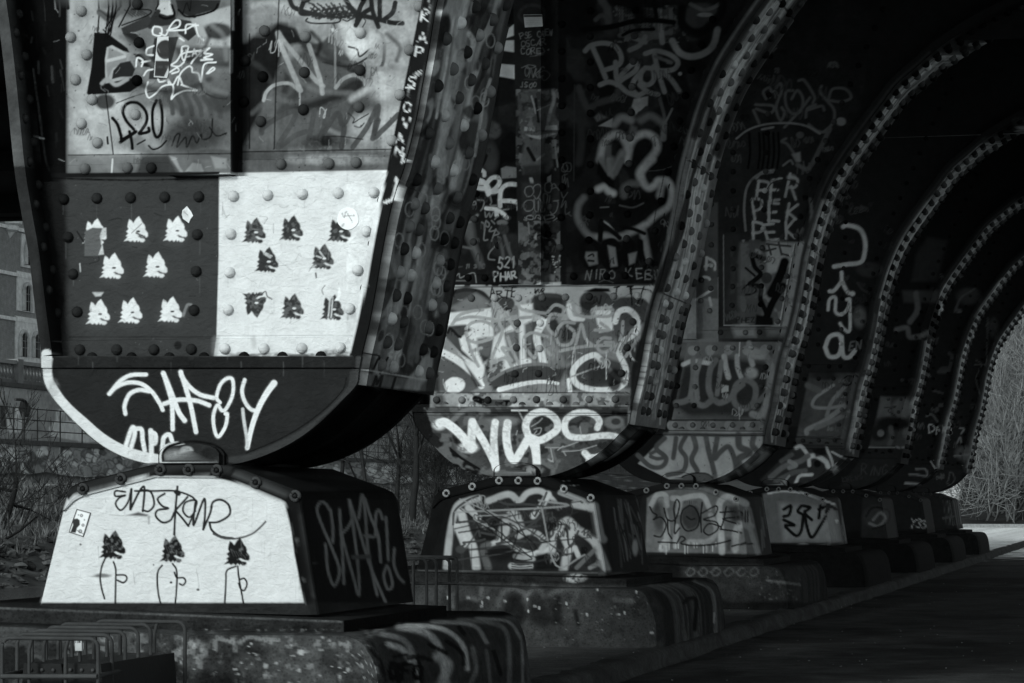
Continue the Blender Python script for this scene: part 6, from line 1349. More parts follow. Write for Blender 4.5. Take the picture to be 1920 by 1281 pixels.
# ================= fourth leg
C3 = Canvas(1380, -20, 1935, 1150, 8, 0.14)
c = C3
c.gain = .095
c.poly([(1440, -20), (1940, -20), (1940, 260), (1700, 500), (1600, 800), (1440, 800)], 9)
for P, w in (([(1010, 640), (1100, 625), (1190, 610), (1215, 540), (1215, 460), (1180, 390), (1100, 365), (1070, 375)], 8), ([(1060, 680), (1065, 740), (1100, 810), (1130, 820)], 7), ([(1060, 740), (1010, 800), (980, 805)], 7), ([(970, 930), (980, 860), (1020, 850), (1020, 940), (1060, 960), (1100, 920), (1115, 860), (1095, 860)], 6), ([(1115, 870), (1115, 1060), (1080, 1060), (1050, 1020)], 6), ([(950, 1180), (980, 1110), (1040, 1095), (1060, 1150), (1040, 1230), (980, 1240), (950, 1180)], 8), ([(1060, 1110), (1070, 1230), (1110, 1245), (1150, 1200)], 8)): c.st(b3(*P), w, 78, .3)
c.blob(*b3((1133, 822))[0], 5, 5, 80); c.blob(*b3((1180, 980))[0], 12, 20, 46, .8, .8); c.st(b3((1170, 1220), (1180, 1110), (1230, 1180), (1240, 1100)), 5, 6); c.text('EN', *b3((1110, 1190))[0], 14, 40, 3); c.blob(*b4((250, 660))[0], 24, 14, 22, .7); c.st(b4((170, 750), (200, 790), (250, 820)), 4, 20)
for i in range(30): c.scrawl(g.uniform(1560, 1690), g.uniform(330, 690), g.uniform(6, 16), int(g.integers(2, 5)), [18, 26, 4, 34][i % 4], g.uniform(1, 2), .8, 530 + i, g.uniform(-.4, .4))
c.gain = .14
c.poly(b5((310, 240), (760, 240), (660, 770), (210, 740)), 34, 1, 2); c.dirt(1500, 700, 1640, 830, .35, seed=51)
for P, w, v in (([(490, 330), (360, 420), (340, 490), (460, 500), (570, 480)], 6, 66), ([(580, 340), (480, 450), (440, 560)], 7, 62), ([(570, 490), (420, 600), (300, 660), (290, 690)], 9, 66), ([(640, 520), (480, 600), (360, 650)], 9, 56), ([(560, 540), (630, 560), (640, 640)], 7, 40), ([(300, 330), (380, 370)], 12, 44)): c.st(b5(*P), w, v, .4)
c.text('SZ', *b5((560, 320))[0], 16, 6, 2.6, 0, .0, .3, 1.2); c.text('CREW', *b5((500, 680))[0], 12, 44, 1.2, .1); c.text('KTA', *b5((500, 470))[0], 15, 40, 1, -.1); c.blob(*b5((420, 260))[0], 26, 8, 10, .8, .8)
c.poly(b5((210, 720), (660, 740), (650, 790), (210, 775)), 30, .9, 1.5); c.st(b5((210, 718), (660, 738)), 1.6, 5); c.st(b5((210, 778), (650, 788)), 1.6, 5)
c.poly(b5((210, 780), (700, 790), (690, 890), (500, 1040), (330, 1100), (0, 1080), (-60, 1040)), 22, 1, 2)
for P, w, v in (([(210, 800), (250, 790), (300, 860), (310, 930)], 7, 92), ([(290, 870), (360, 860), (430, 900), (450, 940)], 9, 96), ([(440, 800), (480, 900), (500, 990), (515, 920)], 5, 88), ([(480, 830), (560, 870), (650, 890)], 4, 80), ([(610, 800), (650, 890)], 4, 76), ([(20, 1020), (120, 940), (240, 900), (300, 860)], 10, 50), ([(60, 1050), (180, 990), (280, 970)], 9, 44), ([(210, 1060), (240, 1010), (330, 1000)], 6, 96), ([(100, 1080), (160, 1010)], 4, 76), ([(160, 900), (210, 930), (160, 950)], 8, 66), ([(100, 900), (180, 850)], 8, 40)): c.st(b5(*P), w, v, .35)
c.poly(b5((330, 810), (430, 800), (440, 850), (360, 870)), 6, .95, 2); c.blob(*b5((370, 920))[0], 7, 7, 6)
c.poly([(1400, 1050), (1440, 912), (1500, 905), (1590, 930), (1600, 1050)], 12); c.poly(b7((-30, 200), (80, 190), (260, 210), (390, 260), (430, 480), (-20, 480)), 46, 1, 1.5); c.st(b7((0, 200), (90, 188), (230, 205), (380, 262)), 3.4, 92, .5); c.poly(b7((60, 250), (380, 290), (410, 470), (90, 470)), 66, .9, 6)
for P in ([(90, 290), (130, 270), (120, 320), (90, 330)], [(90, 350), (150, 380), (100, 380)], [(190, 270), (170, 300), (200, 320)], [(200, 270), (240, 280), (210, 310), (250, 350)], [(100, 390), (160, 440), (190, 410), (200, 330)], [(210, 300), (220, 380), (250, 450), (300, 380), (330, 330)], [(300, 270), (290, 340)], [(290, 290), (350, 270), (330, 310)], [(340, 260), (390, 290)]): c.st(b7(*P), 6, 5, .3)
c.blob(*b7((392, 355))[0], 3.4, 3.6, 90); c.poly(b7((120, 485), (420, 488), (420, 515), (120, 515)), 30, .8, 2); c.blob(*b7((200, 495))[0], 11, 4, 84, .8); c.blob(*b7((330, 500))[0], 22, 4, 80, .8)
c.poly(b7((400, 220), (480, 215), (535, 480), (440, 490)), 30, 1, 1)
for i in range(26):
    x0, y0 = g.uniform(1576, 1602), g.uniform(932, 990); c.st([(x0, y0), (x0 + g.uniform(1, 6), y0 + g.uniform(8, 36))], g.uniform(.8, 2.2), g.uniform(10, 76), .5, .7)
c.poly([(1400, 1020), (1640, 1020), (1690, 1060), (1690, 1110), (1400, 1110)], 5, 1, 2)
soffit_paint(c, 3, 18, [86, 70, 50, 30, 64], 150, 19, 1.2, .5)
S3 = Soffit(C3, 0.004, .05)

for i in range(10): c.scrawl(g.uniform(1520, 1620), g.uniform(700, 830), g.uniform(6, 14), 3, [50, 12, 60][i % 3], 1.2, .8, 570 + i)
# ================= the far three
def far_leg(n, x0, seed, lt):
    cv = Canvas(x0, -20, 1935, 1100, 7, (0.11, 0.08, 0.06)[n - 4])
    h = np.random.default_rng(seed)
    for i in range(60): cv.scrawl(h.uniform(x0, 1880), h.uniform(520, 900), h.uniform(4, 12), int(h.integers(2, 5)), [14, 22, 30, 40][i % 4], h.uniform(.9, 1.8), .8, 600 + i + n * 70, h.uniform(-.4, .4))
    cv.poly([(x0, 1000), (1935, 985), (1935, 1100), (x0, 1100)], 4, 1, 3)
    soffit_paint(cv, n, 14, lt, 130, seed, 1.5, .5)
    return cv
C4 = far_leg(4, 1480, 61, [74, 60, 40, 52]); c = C4
c.poly(b4((480, 800), (720, 790), (700, 1130), (400, 1130), (420, 1000)), 8); c.poly(b4((560, 560), (640, 440), (770, 470), (700, 740), (530, 740)), 20, .8, 4); c.poly(b4((470, 800), (720, 800), (700, 880), (480, 880)), 28, .8, 3); c.st(b4((560, 820), (570, 930), (520, 1010)), 10, 40, .5); c.st(b4((430, 1060), (500, 1050), (520, 1110), (600, 1100), (640, 1080)), 9, 42, .5)
c.poly(b5((845, 415), (1080, 415), (1060, 790), (760, 790)), 24, 1, 2); c.poly(b5((845, 415), (920, 420), (920, 560), (820, 570)), 40, .9, 2); c.blob(*b5((1010, 500))[0], 18, 18, 44, .9, .5); c.st(b5((870, 500), (960, 490), (900, 520), (960, 560)), 1.6, 8); c.blob(*b5((940, 620))[0], 34, 12, 6, .95, .6); c.st(b5((920, 650), (930, 720), (910, 770)), 9, 36, .6); c.blob(*b5((830, 690))[0], 16, 14, 8, .9); c.blob(*b5((845, 690))[0], 6, 6, 48); c.blob(*b5((1040, 690))[0], 8, 10, 40, .9); c.st(b5((760, 795), (1050, 800)), 3, 62, .5)
c.poly(b5((760, 800), (1060, 800), (1090, 930), (860, 1090), (540, 1090)), 12, 1, 2); c.text('RING', *b5((700, 1000))[0], 16, 24, 2, 0, .2); c.st(b5((900, 990), (960, 970), (990, 930), (940, 940)), 3, 22); c.text('KREWS', *b5((560, 1060))[0], 9, 20, 1.4, -.2)
c.poly(b7((540, 220), (700, 230), (740, 460), (530, 450)), 13, 1, 1); c.blob(*b7((620, 330))[0], 24, 20, 20, .9, .5); c.st(b7((580, 370), (630, 385), (670, 340), (640, 310), (600, 350)), 5, 44, .5); c.st(b7((560, 330), (600, 280), (690, 300), (680, 370), (600, 400)), 4, 8)
c.poly(b7((740, 230), (780, 225), (820, 430), (770, 440)), 46, 1, 1)
C5 = far_leg(5, 1560, 63, [70, 56, 36, 50]); c = C5
c.blob(*b4((910, 840))[0], 22, 16, 24, .8, .6); c.st(b4((820, 940), (860, 850), (950, 790)), 4, 30, .5); c.st(b5((1280, 230), (1350, 220), (1380, 120), (1360, 90)), 6, 24, .5); c.blob(*b5((1330, 215))[0], 12, 6, 24, .8); c.st(b5((1240, 370), (1310, 390)), 4, 24); c.st(b5((1190, 560), (1230, 550), (1270, 600)), 4, 34, .4)
c.text('DFEA', *b5((1210, 690))[0], 13, 74, 2, .02, .1, .2, .8); c.st(b5((1220, 900), (1280, 1000), (1260, 1000)), 3, 56); c.st(b5((1060, 1000), (1110, 1000), (1190, 1010), (1180, 960), (1110, 960)), 3.4, 40, .4); c.st(b5((1030, 1065), (1125, 1070)), 4, 54, .4)
c.text('Y33', *b7((810, 395))[0], 16, 66, 1.6, 0, .1, .15, .55); c.poly(b7((960, 225), (1000, 222), (1025, 405), (985, 412)), 54, 1, 1)
C6 = far_leg(6, 1620, 65, [60, 44, 30, 40]); c = C6
c.st(b4((1040, 980), (1030, 1280)), 2, 26); c.blob(*b4((1080, 1050))[0], 9, 20, 20, .7); c.st(b5((1560, 140), (1600, 180), (1560, 280), (1590, 400)), 2, 26); c.st(b5((1550, 175), (1670, 172)), 1.8, 26); c.st(b5((1440, 650), (1470, 660), (1450, 690)), 3, 50); c.st(b5((1420, 760), (1440, 720), (1450, 760)), 3, 40); c.blob(*b5((1470, 840))[0], 16, 12, 34, .7, .8); c.st(b5((1400, 860), (1530, 850)), 4, 38); c.st(b5((1350, 1050), (1370, 980), (1400, 1030), (1370, 1080), (1340, 1060)), 2, 26)
for x in range(1000, 1110, 12): c.st(b7((x, 240), (x + 20, 380)), 1.4, 16 + (x * 7) % 22, .5); 
c.st(b7((1000, 340), (1060, 330)), 4, 22); c.poly(b7((1110, 210), (1140, 215), (1175, 385), (1160, 390)), 56, 1, 1)
S4, S5, S6 = Soffit(C4, .003, .05), Soffit(C5, .003, .05), Soffit(C6, .003, .05)
CV = [C0, C1, C2, C3, C4, C5, C6]; SV = [S0, S1, S2, S3, S4, S5, S6]
BOLT_TONE = [.05, .30, .28, .25, .14, .1, .08]
WHICH = ['nearest steel leg, with wolf head stencils on a two-tone panel above its black foot', 'steel leg with a crowded graffiti panel and WUPS in white on its rounded foot',
         'grey steel leg with pale rings round its rivets and snake-like lettering on its foot', 'dark steel leg with the letters Diya painted down its web',
         'dark steel leg with a pale line above its black foot, behind the Diya leg', 'dark steel leg lettered DFEA, second from the far end of the row', 'last and farthest steel leg of the row, with bare bushes showing beside its arch']
PWHICH = ['white painted pedestal with three black wolf figures under the nearest leg', 'pedestal covered in grey and white graffiti swirls with bright bolt heads', 'pedestal with thin black looping letters over dripping grey paint',
          'pedestal with thick black letters under a pale curved line', 'dark pedestal with a faint grey globe shape, its road side streaked', 'black pedestal lettered Y33 in thin white strokes', 'farthest pedestal, striped with thin vertical streaks']
QWHICH = ['nearest concrete plinth, patchy with lichen, beside the bicycle rack', 'concrete plinth speckled with white drips under the second pedestal, behind the broad pavement', 'dark concrete plinth under the pedestal with black looping letters', 'dark concrete plinth under the pedestal with thick black letters',
          'black concrete plinth under the pedestal with the globe shape', 'black concrete plinth under the pedestal lettered Y33', 'farthest concrete plinth, its rounded end catching daylight from the open road']
STEP = [1.55, 1.55, 1.6, 1.9, 2.2, 2.4, 2.4]
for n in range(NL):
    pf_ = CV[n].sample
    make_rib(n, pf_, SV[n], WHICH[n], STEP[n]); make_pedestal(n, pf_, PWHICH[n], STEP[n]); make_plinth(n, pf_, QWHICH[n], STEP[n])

# ------------------------------------------------------------------ ground, water, far bank
def terrain(name, mat, G, tone, kind='structure', noise=0.0, cell=20, seed=0):
    G = np.asarray(G, float).copy()
    h = vnoise(G.shape[0], G.shape[1], cell, cell, 4, seed) - 0.5
    G[..., 2] += h * noise
    c = np.broadcast_to(np.asarray(tone), G.shape[:2]) * (1 + 0.7 * (vnoise(G.shape[0], G.shape[1], cell / 2 + 1, cell / 2 + 1, 4, seed + 1) - 0.5))
    return tag(MB().grid(G, smooth=True, c=c).build(name, mat), kind=kind)
def gridXY(xs, ys, zf):
    X, Y = np.meshgrid(xs, ys, indexing='ij')
    return np.stack([X, Y, zf(X, Y)], -1)
def onX(px, py, X):
    """point on the plane X = const seen at a photo pixel"""
    a = np.arctan((np.asarray(px, float) - 960) / F) - TH
    Y = X / np.tan(a)
    zc = -X * sT + Y * cT
    return np.stack([np.broadcast_to(X, Y.shape), Y, EYE - (np.asarray(py, float) - VY) * zc / F], -1)
XK = float(up(742, 1364, Y1 - 0.78)[0])              # kerb line, in line with the plinth ends
XB = XK - 5.2                                        # edge of the quay
YE = Y1 + 6 * SP + 1.7                               # back edge of the bridge
xs = np.concatenate([[XK - 0.1], np.linspace(XK, 8, 150), [14, 30, 120]])
ys = np.concatenate([[-40, -10, 5, 10, 11], np.linspace(11.6, 78, 520), np.linspace(80, 130, 60), [200, 400]])
Xg, Yg = np.meshgrid(xs, ys, indexing='ij')
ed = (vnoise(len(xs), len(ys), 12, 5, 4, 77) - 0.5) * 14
tn = 0.05 + 0.7 * np.clip((Yg + ed - 54) / 5, 0, 1) + 0.36 * (Yg < 11) + 0.3 * (Xg > 9)  # sunlight painted beyond the deck; unseen front and right paled to bounce light
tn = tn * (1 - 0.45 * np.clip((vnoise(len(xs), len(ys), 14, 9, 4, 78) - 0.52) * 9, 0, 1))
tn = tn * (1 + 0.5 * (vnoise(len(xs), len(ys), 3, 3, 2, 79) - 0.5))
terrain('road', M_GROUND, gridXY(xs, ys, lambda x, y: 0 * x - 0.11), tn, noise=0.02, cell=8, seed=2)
xs = np.linspace(XB, XK - 0.11, 60)
ys = np.concatenate([[-40, -10, 5], np.linspace(9, 75, 300), [100, 130, 200, 400]])
terrain('pavement', M_GROUND, gridXY(xs, ys, lambda x, y: 0 * x + 0 * y), np.broadcast_to(0.07 + 0.6 * np.clip((ys - 56) / 4, 0, 1), (60, len(ys))), noise=0.015, cell=8, seed=4)  # tone rises past the bridge: sunlit ground painted in
yk = np.concatenate([np.linspace(-30, 11, 20), np.linspace(11.3, 70, 900), np.linspace(71, 108, 30)])
nk = vnoise(len(yk), 8, 9, 3, 4, 17)
prof = np.array([(-0.16, 0.004), (-0.06, 0.006), (-0.015, 0.0), (0.012, -0.02), (0.022, -0.05), (0.028, -0.09), (0.05, -0.118), (0.12, -0.125)])
Gk = np.stack([XK + prof[None, :, 0] + (nk - .5) * 0.06, np.broadcast_to(yk[:, None], (len(yk), 8)), prof[None, :, 1] + (nk - .5) * 0.03], -1)
tag(MB().grid(Gk, smooth=True, c=0.05 * (0.5 + vnoise(len(yk), 8, 5, 3, 3, 18))).build('kerb', M_CONC), kind='structure')
M_WATER = mat_paint('canal_water', 0.16, 0.12, 2.5, 0.1, 0.35, 9)
XF = -27.3                                           # far waterline
terrain('water', M_WATER, gridXY(np.linspace(XF - 0.6, XB + 0.2, 40), np.concatenate([[-30, 0], np.linspace(20, 200, 120), [400]]), lambda x, y: 0 * x - 1.1), 0.02, seed=5, cell=6)
def bank_z(x, y):
    return np.interp(-x, [-XF - 1, -XF, -XF + 2.2, -XF + 8, -XF + 9.6, -XF + 9.9, -XF + 14.3, -XF + 14.9, -XF + 30, 200], [-1.6, -1.2, -0.1, 1.55, 1.62, 2.6, 3.0, 4.6, 5.0, 5.2]) + 0 * y
xs = np.concatenate([np.linspace(XF + 1, XF - 15.6, 130), [XF - 20, XF - 60, -300]])
ys = np.concatenate([[-30, 20], np.linspace(40, 260, 320), [420]])
Xb, Yb = np.meshgrid(xs, ys, indexing='ij')
tone = np.where(Xb > XF - 2.2, 0.09, np.where(Xb > XF - 7.8, 0.12, np.where(Xb > XF - 9.6, 0.28, 0.06)))
tone = tone * (1 + 1.2 * (vnoise(len(xs), len(ys), 2, 2, 3, 55) - 0.5))
terrain('far_bank', M_EARTH, gridXY(xs, ys, bank_z), tone, noise=0.3, cell=4, seed=8)
tag(MB().box(XB - 0.3, XB, -25, 108, -1.6, 0.02, c=0.07).build('quay_wall', M_CONC), 'low weathered concrete quay wall along the near side of the water', 'wall')
def hz(x, y): return np.interp(y, [109.5, 112, 116, 128, 150, 260], [-0.12, 0.05, 0.5, 3.0, 9.0, 14.0]) + 0 * x
xs, ys = np.linspace(XB + 0.1, 60, 90), np.concatenate([np.linspace(109.5, 150, 90), [170, 260]])
terrain('hillside', M_EARTH, gridXY(xs, ys, hz), 0.04 * (1 + 1.4 * (vnoise(len(xs), len(ys), 2.5, 2.5, 3, 66) - 0.5)), noise=0.7, cell=3, seed=12)
tag(MB().box(XB + 0.2, 60, 108.6, 109.0, -0.12, 0.14, c=0.22).build('kerb', M_CONC), kind='structure')

# stones along the far waterline
g = np.random.default_rng(91)
mb = MB()
for i in range(2200):
    y = 55 + 150 * g.random() ** 1.3
    x = XF - g.uniform(-0.2, 2.6)
    r = g.uniform(0.07, 0.26)
    n1, n2 = 5, 4
    th = np.linspace(0, 2 * math.pi, n1, endpoint=False); ph = np.linspace(-0.7, 1.45, n2)
    R_ = r * g.uniform(0.6, 1.25, (n2, n1))
    V = np.stack([x + R_ * np.cos(ph)[:, None] * np.cos(th), y + R_ * np.cos(ph)[:, None] * np.sin(th) * g.uniform(.8, 1.5), bank_z(x, y) + R_ * np.sin(ph)[:, None] * 0.5], -1)
    k = np.arange(n1)
    ix = np.arange(n1 * n2).reshape(n2, n1)
    Q = np.stack([ix[:-1], np.roll(ix, -1, 1)[:-1], np.roll(ix, -1, 1)[1:], ix[1:]], -1).reshape(-1, 4)
    mb.add(V.reshape(-1, 3), Q, None, False, g.uniform(0.02, 0.13))
tag(mb.build('riprap_stones', M_STONE), kind='stuff')
# dead grass and leaf litter on the far bank
mb = MB()
N = 30000
x = XF - 1.6 - g.random(N) * 7.5; y = 60 + 170 * g.random(N) ** 1.3
z = bank_z(x, y) - 0.1
h = g.uniform(0.1, 0.45, N); w = g.uniform(0.02, 0.06, N); a = g.uniform(0, 3.14, N)
A = np.stack([x - w * np.cos(a), y - w * np.sin(a), z], -1); B = np.stack([x + w * np.cos(a), y + w * np.sin(a), z], -1)
Cc = np.stack([x + g.normal(0, .15, N), y + g.normal(0, .15, N), z + h], -1)
mb.add(np.stack([A, B, Cc], 1).reshape(-1, 3), None, np.arange(3 * N).reshape(-1, 3), False, np.repeat(g.uniform(0.03, 0.2, N), 3))
tag(mb.build('dry_grass', M_EARTH), kind='stuff')
# scraps lying about on the asphalt
mb = MB()
N = 420
x = g.uniform(XK - 1.5, -0.2, N); y = 14 + 45 * g.random(N) ** 1.6
z = np.where(x > XK, -0.095, 0.012)
a = g.uniform(0, 6.28, N); s_ = g.uniform(0.003, 0.011, N)
for i in range(N):
    c_, q = np.cos(a[i] + np.arange(4) * 1.57), np.sin(a[i] + np.arange(4) * 1.57)
    V = np.stack([x[i] + s_[i] * c_, y[i] + s_[i] * q * 1.8, z[i] + np.array([0, .006, 0.001, .008])], -1)
    mb.add(V, [(0, 1, 2, 3)], None, False, g.uniform(0.06, 0.4))
tag(mb.build('litter', M_PAPER), kind='stuff')

# ------------------------------------------------------------------ the deck on the ribs
XR_ = 5.7
deck = thing('bridge_deck', (-4, (Y1 + YE) / 2, ZTOP), 'dark underside of the bridge deck lying across all the ribs', 'bridge deck')
MB().box(-30, XR_, Y1 - 0.55, YE, ZTOP + 0.35, ZTOP + 0.6, c=0.03).build('slab', M_DARK, deck)
for y in (Y1 - 0.5, YE - 0.25):
    MB().box(-30, XR_, y, y + 0.2, ZTOP - 0.05, ZTOP + 0.95, c=0.03).build('edge_beam', M_DARK, deck)
for n in range(NL):
    MB().box(-30, XR_, Y1 + n * SP + 0.3, Y1 + n * SP + 1.0, ZTOP - 0.02, ZTOP + 0.36, c=0.02).build('cross_beam', M_DARK, deck)
for x in np.arange(-9.2, XR_, 1.35):
    for n in range(NL - 1):
        y0, y1 = Y1 + n * SP + DEP, Y1 + (n + 1) * SP + REC
        mb = MB()
        V = [(x - .16, -.66), (x + .16, -.66), (x + .16, -.62), (x + .04, -.62), (x + .04, .34), (x - .04, .34), (x - .04, -.62), (x - .16, -.62)]
        A = np.array([(p, y0, ZTOP + q) for p, q in V]); B = A + [0, y1 - y0, 0]
        mb.prism(A, B, c=0.3, caps=False)
        mb.build('stringer', M_DARK, deck)
mb = MB()
yy = np.arange(Y1, YE, 0.08); zz = ZTOP + 0.30 + 0.045 * np.sign(np.sin(yy * 2 * math.pi / 0.32))
mb.grid(np.stack([np.stack([np.full_like(yy, x), yy, zz], -1) for x in (-9.4, XR_)]), c=0.2)
mb.build('decking', M_DARK, deck)

# ------------------------------------------------------------------ far side: walls, balustrade, barracks
CB = Canvas(-40, 380, 1320, 1060, 62, 0.125)
c = CB
c.dirt(-40, 380, 1320, 1060, .4, seed=71)
g = np.random.default_rng(33)
def wallpx(ya, yb, t, X=-37.0):                       # sketchy pieces of graffiti along a wall whose height at the left edge runs ya..yb
    f = lambda px, py: (px, VY - (VY - py) * (2180 - px) / 2180.0)
    for i in range(t):
        px = g.uniform(-30, 1000); py = g.uniform(ya, yb)
        r_ = g.uniform(4, 13)
        P = np.array([(px + r_ * g.uniform(.5, 1.3) * math.cos(q), py + r_ * g.uniform(.6, 1.4) * math.sin(q)) for q in np.linspace(0, 5.5, 7)])
        P = np.array([f(*p) for p in P])
        if i % 2: c.poly(P, [170, 40, 220, 110, 60, 26][(i // 2) % 6], .8, 1, sm=True)
        c.st(P, g.uniform(1, 2.2), [26, 40, 30, 190, 24][i % 5], .4, .9)
wallpx(838, 900, 420)
c.st([(-40, 822), (120, 828), (400, 843), (900, 876)], 4, 60)
for P, v in (([(90, 590), (125, 540), (110, 510), (130, 490), (155, 530), (140, 570), (185, 600), (175, 690), (75, 680), (60, 640)], 215), ([(420, 590), (420, 530), (450, 505), (490, 540), (520, 600), (560, 590), (610, 650), (640, 700), (760, 750), (640, 760), (380, 710), (365, 650)], 208), ([(0, 480), (55, 490), (50, 650), (0, 640)], 20), ([(40, 520), (70, 600), (90, 690), (60, 680)], 205), ([(0, 430), (10, 440), (0, 460)], 220)):
    c.poly(z5(*P), v, .95, 1)
for i in range(6): c.st(z5((430 + i * 12, 520 + (i % 2) * 20), (445 + i * 10, 600)), 1.2, 60)
for P, v in (([(0, 760), (60, 770), (50, 790), (0, 790)], 210), ([(40, 800), (130, 800), (130, 900), (90, 920), (50, 890)], 170), ([(60, 900), (160, 910), (150, 1000), (80, 980)], 40), ([(180, 800), (225, 765), (190, 810)], 220), ([(400, 1020), (570, 1020), (560, 1050), (430, 1040)], 200), ([(200, 850), (220, 870), (200, 900)], 200)):
    c.poly(z5(*P), v, .9, 1)
for (x, y, s_) in ((900, 800, 30), (860, 840, 20), (640, 850, 24), (700, 870, 20), (760, 900, 26), (800, 870, 24)): c.blob(x, y, s_ * .4, s_ * .3, 190, .9, .5, rough=.4)
c.st([(640, 760), (790, 775)], 16, 150, .4, .8)
c.poly([(1000, 380), (1330, 380), (1330, 1060), (1000, 1060)], 24, .95, 30)
c.cracks((1000, 800), (1320, 930), 400, 30, 9, 1.2, .7, 9); c.cracks((1000, 800), (1320, 930), 300, 90, 8, 1, .6, 10)
def far_wall(name, X, ya, yb, label, cat, extra=0.35):
    za, zb = onX(0.0, ya, X)[2], onX(0.0, yb, X)[2]
    px = np.concatenate([np.linspace(-60, 900, 520), np.linspace(905, 1500, 60)])
    P = onX(px, 900, X)
    zs = np.linspace(za, zb, 46)
    G = np.stack([np.broadcast_to(P[:, 0:1], (len(px), 46)), np.broadcast_to(P[:, 1:2], (len(px), 46)), np.broadcast_to(zs, (len(px), 46))], -1)
    mb = MB().grid(G)
    top = np.stack([G[:, 0], G[:, 0] - [extra, 0, 0]], 1); mb.grid(top)
    o = tag(mb.build(name, M_STONE, None, CB.sample), label, cat)
    y0, y1 = P[0, 1], P[-1, 1]
    cp = MB().box(X - extra, X + 0.1, y0, y1, za + 0.004, za + 0.16, c=0.10).build('coping', M_STONE)
    cp.parent = o
    return o, za, y0, y1
far_wall('graffiti_wall', -37.0, 832, 920, 'low quay wall across the water crowded with small graffiti', 'wall')
_, zt_, yw0, yw1 = far_wall('retaining_wall', -41.2, 724, 826, 'tall grey wall above the quay with white painted figures', 'wall')
# balustrade on the retaining wall
bal = thing('balustrade', (-41.4, 130, zt_ + 0.16), 'pale stone balustrade along the top of the tall grey wall', 'balustrade')
MB().box(-41.5, -41.2, yw0, 260, zt_ + 0.17, zt_ + 0.30, c=0.16).build('plinth_rail', M_STONE, bal)
MB().box(-41.55, -41.15, yw0, 260, zt_ + 0.86, zt_ + 1.0, c=0.3).build('hand_rail', M_STONE, bal)
for y in np.arange(yw0 + 1, 130, 3.2):
    MB().box(-41.6, -41.1, y, y + 0.5, zt_ + 0.17, zt_ + 1.06, c=0.22).build('pier', M_STONE, bal)
mb = MB()
for y in np.arange(yw0, 150, 0.3):
    mb.tube([(-41.35, y, zt_ + 0.3), (-41.35, y, zt_ + 0.45), (-41.35, y, zt_ + 0.62), (-41.35, y, zt_ + 0.86)], [0.06, 0.11, 0.06, 0.08], 6, c=0.2)
tag(mb.build('balusters', M_STONE, bal), kind='stuff')
# railing on the lower wall
rl = thing('railing', (-37.2, 120, 3.0), 'thin iron railing along the top of the low graffiti wall', 'railing')
z0 = float(onX(0.0, 832, -37.0)[2]) + 0.16
for y in np.arange(84, 200, 2.0): MB().tube([(-37.2, y, z0), (-37.2, y, z0 + 1.1)], 0.025, 5, c=0.03).build('post', M_DARK, rl)
for h in (0.35, 0.7, 1.08): MB().tube([(-37.2, 84, z0 + h), (-37.2, 200, z0 + h)], 0.018, 5, c=0.03).build('rail', M_DARK, rl)
# lamp on the promenade
lb = onX(44.0, 850, -38.0)
lamp = thing('street_lamp', lb, 'dark lamp post with a bent arm in front of the tall grey wall', 'street lamp')
zl = float(onX(44.0, 752, -38.0)[2])
MB().tube([lb, (lb[0], lb[1], zl)], 0.06, 8, c=0.05).build('pole', M_DARK, lamp)
MB().tube([(lb[0], lb[1], zl), (lb[0] + 0.1, lb[1] - 0.3, zl + 0.03), (lb[0] + 0.1, lb[1] - 0.95, zl + 0.02)], 0.05, 6, c=0.05).build('arm', M_DARK, lamp)
MB().tube([(lb[0], lb[1], zl), (lb[0], lb[1] + 0.12, zl - 0.25), (lb[0], lb[1] + 0.14, zl - 0.55)], [0.1, 0.22, 0.12], 10, c=0.02).build('lamp_head', M_DARK, lamp)

XH = -66.0
hb = onX(20.0, 735, XH)
bld = thing('barracks_building', hb, 'brick building with pale stone bands and arched windows beyond the water', 'building')
CH = Canvas(-80, 300, 130, 760, 50, 0.115)
c = CH
c.dirt(-80, 300, 130, 760, .25, seed=81)
for y in range(300, 760, 3): c.st([(-80, y + 8), (130, y - 12)], .8, 66, .5, .35, False)
px = np.linspace(-80, 100, 160); P = onX(px, 700, XH)
zlo, zhi = float(onX(0.0, 735, XH)[2]), 24.0
zs = np.linspace(zlo, zhi, 300)
G = np.stack([np.full((160, 300), XH), np.broadcast_to(P[:, 1:2], (160, 300)), np.broadcast_to(zs, (160, 300))], -1)
mb = MB().grid(G); mb.box(XH - 12, XH - 0.02, P[-1, 1], P[-1, 1] + 90, zlo, zhi, c=0.12)
mb.build('brick_wall', M_STONE, bld, CH.sample)
def far_box(name, xa, xb, ya, yb, d0, d1, v, parent, mat=M_STONE):
    A, B = onX(float(xa), ya, XH), onX(float(xb), yb, XH)
    zt, zb2 = A[2], onX(float(xa), yb, XH)[2]
    return MB().box(XH + d0, XH + d1, A[1], B[1], zb2, zt, c=v).build(name, mat, parent)
for y in (490, 578, 692, 400): far_box('stone_band', -80, 100, y, y + 7, 0.0, 0.12, 0.85, bld)
far_box('stone_band', -80, 100, 676, 684, 0.0, 0.2, 0.4, bld)
for xa, xb, ya, yb in ((30, 62, 508, 582), (27, 82, 592, 690), (38, 62, 438, 500)): far_box('window_bay', xa, xb, ya, yb, 0.01, 0.09, 0.8, bld)
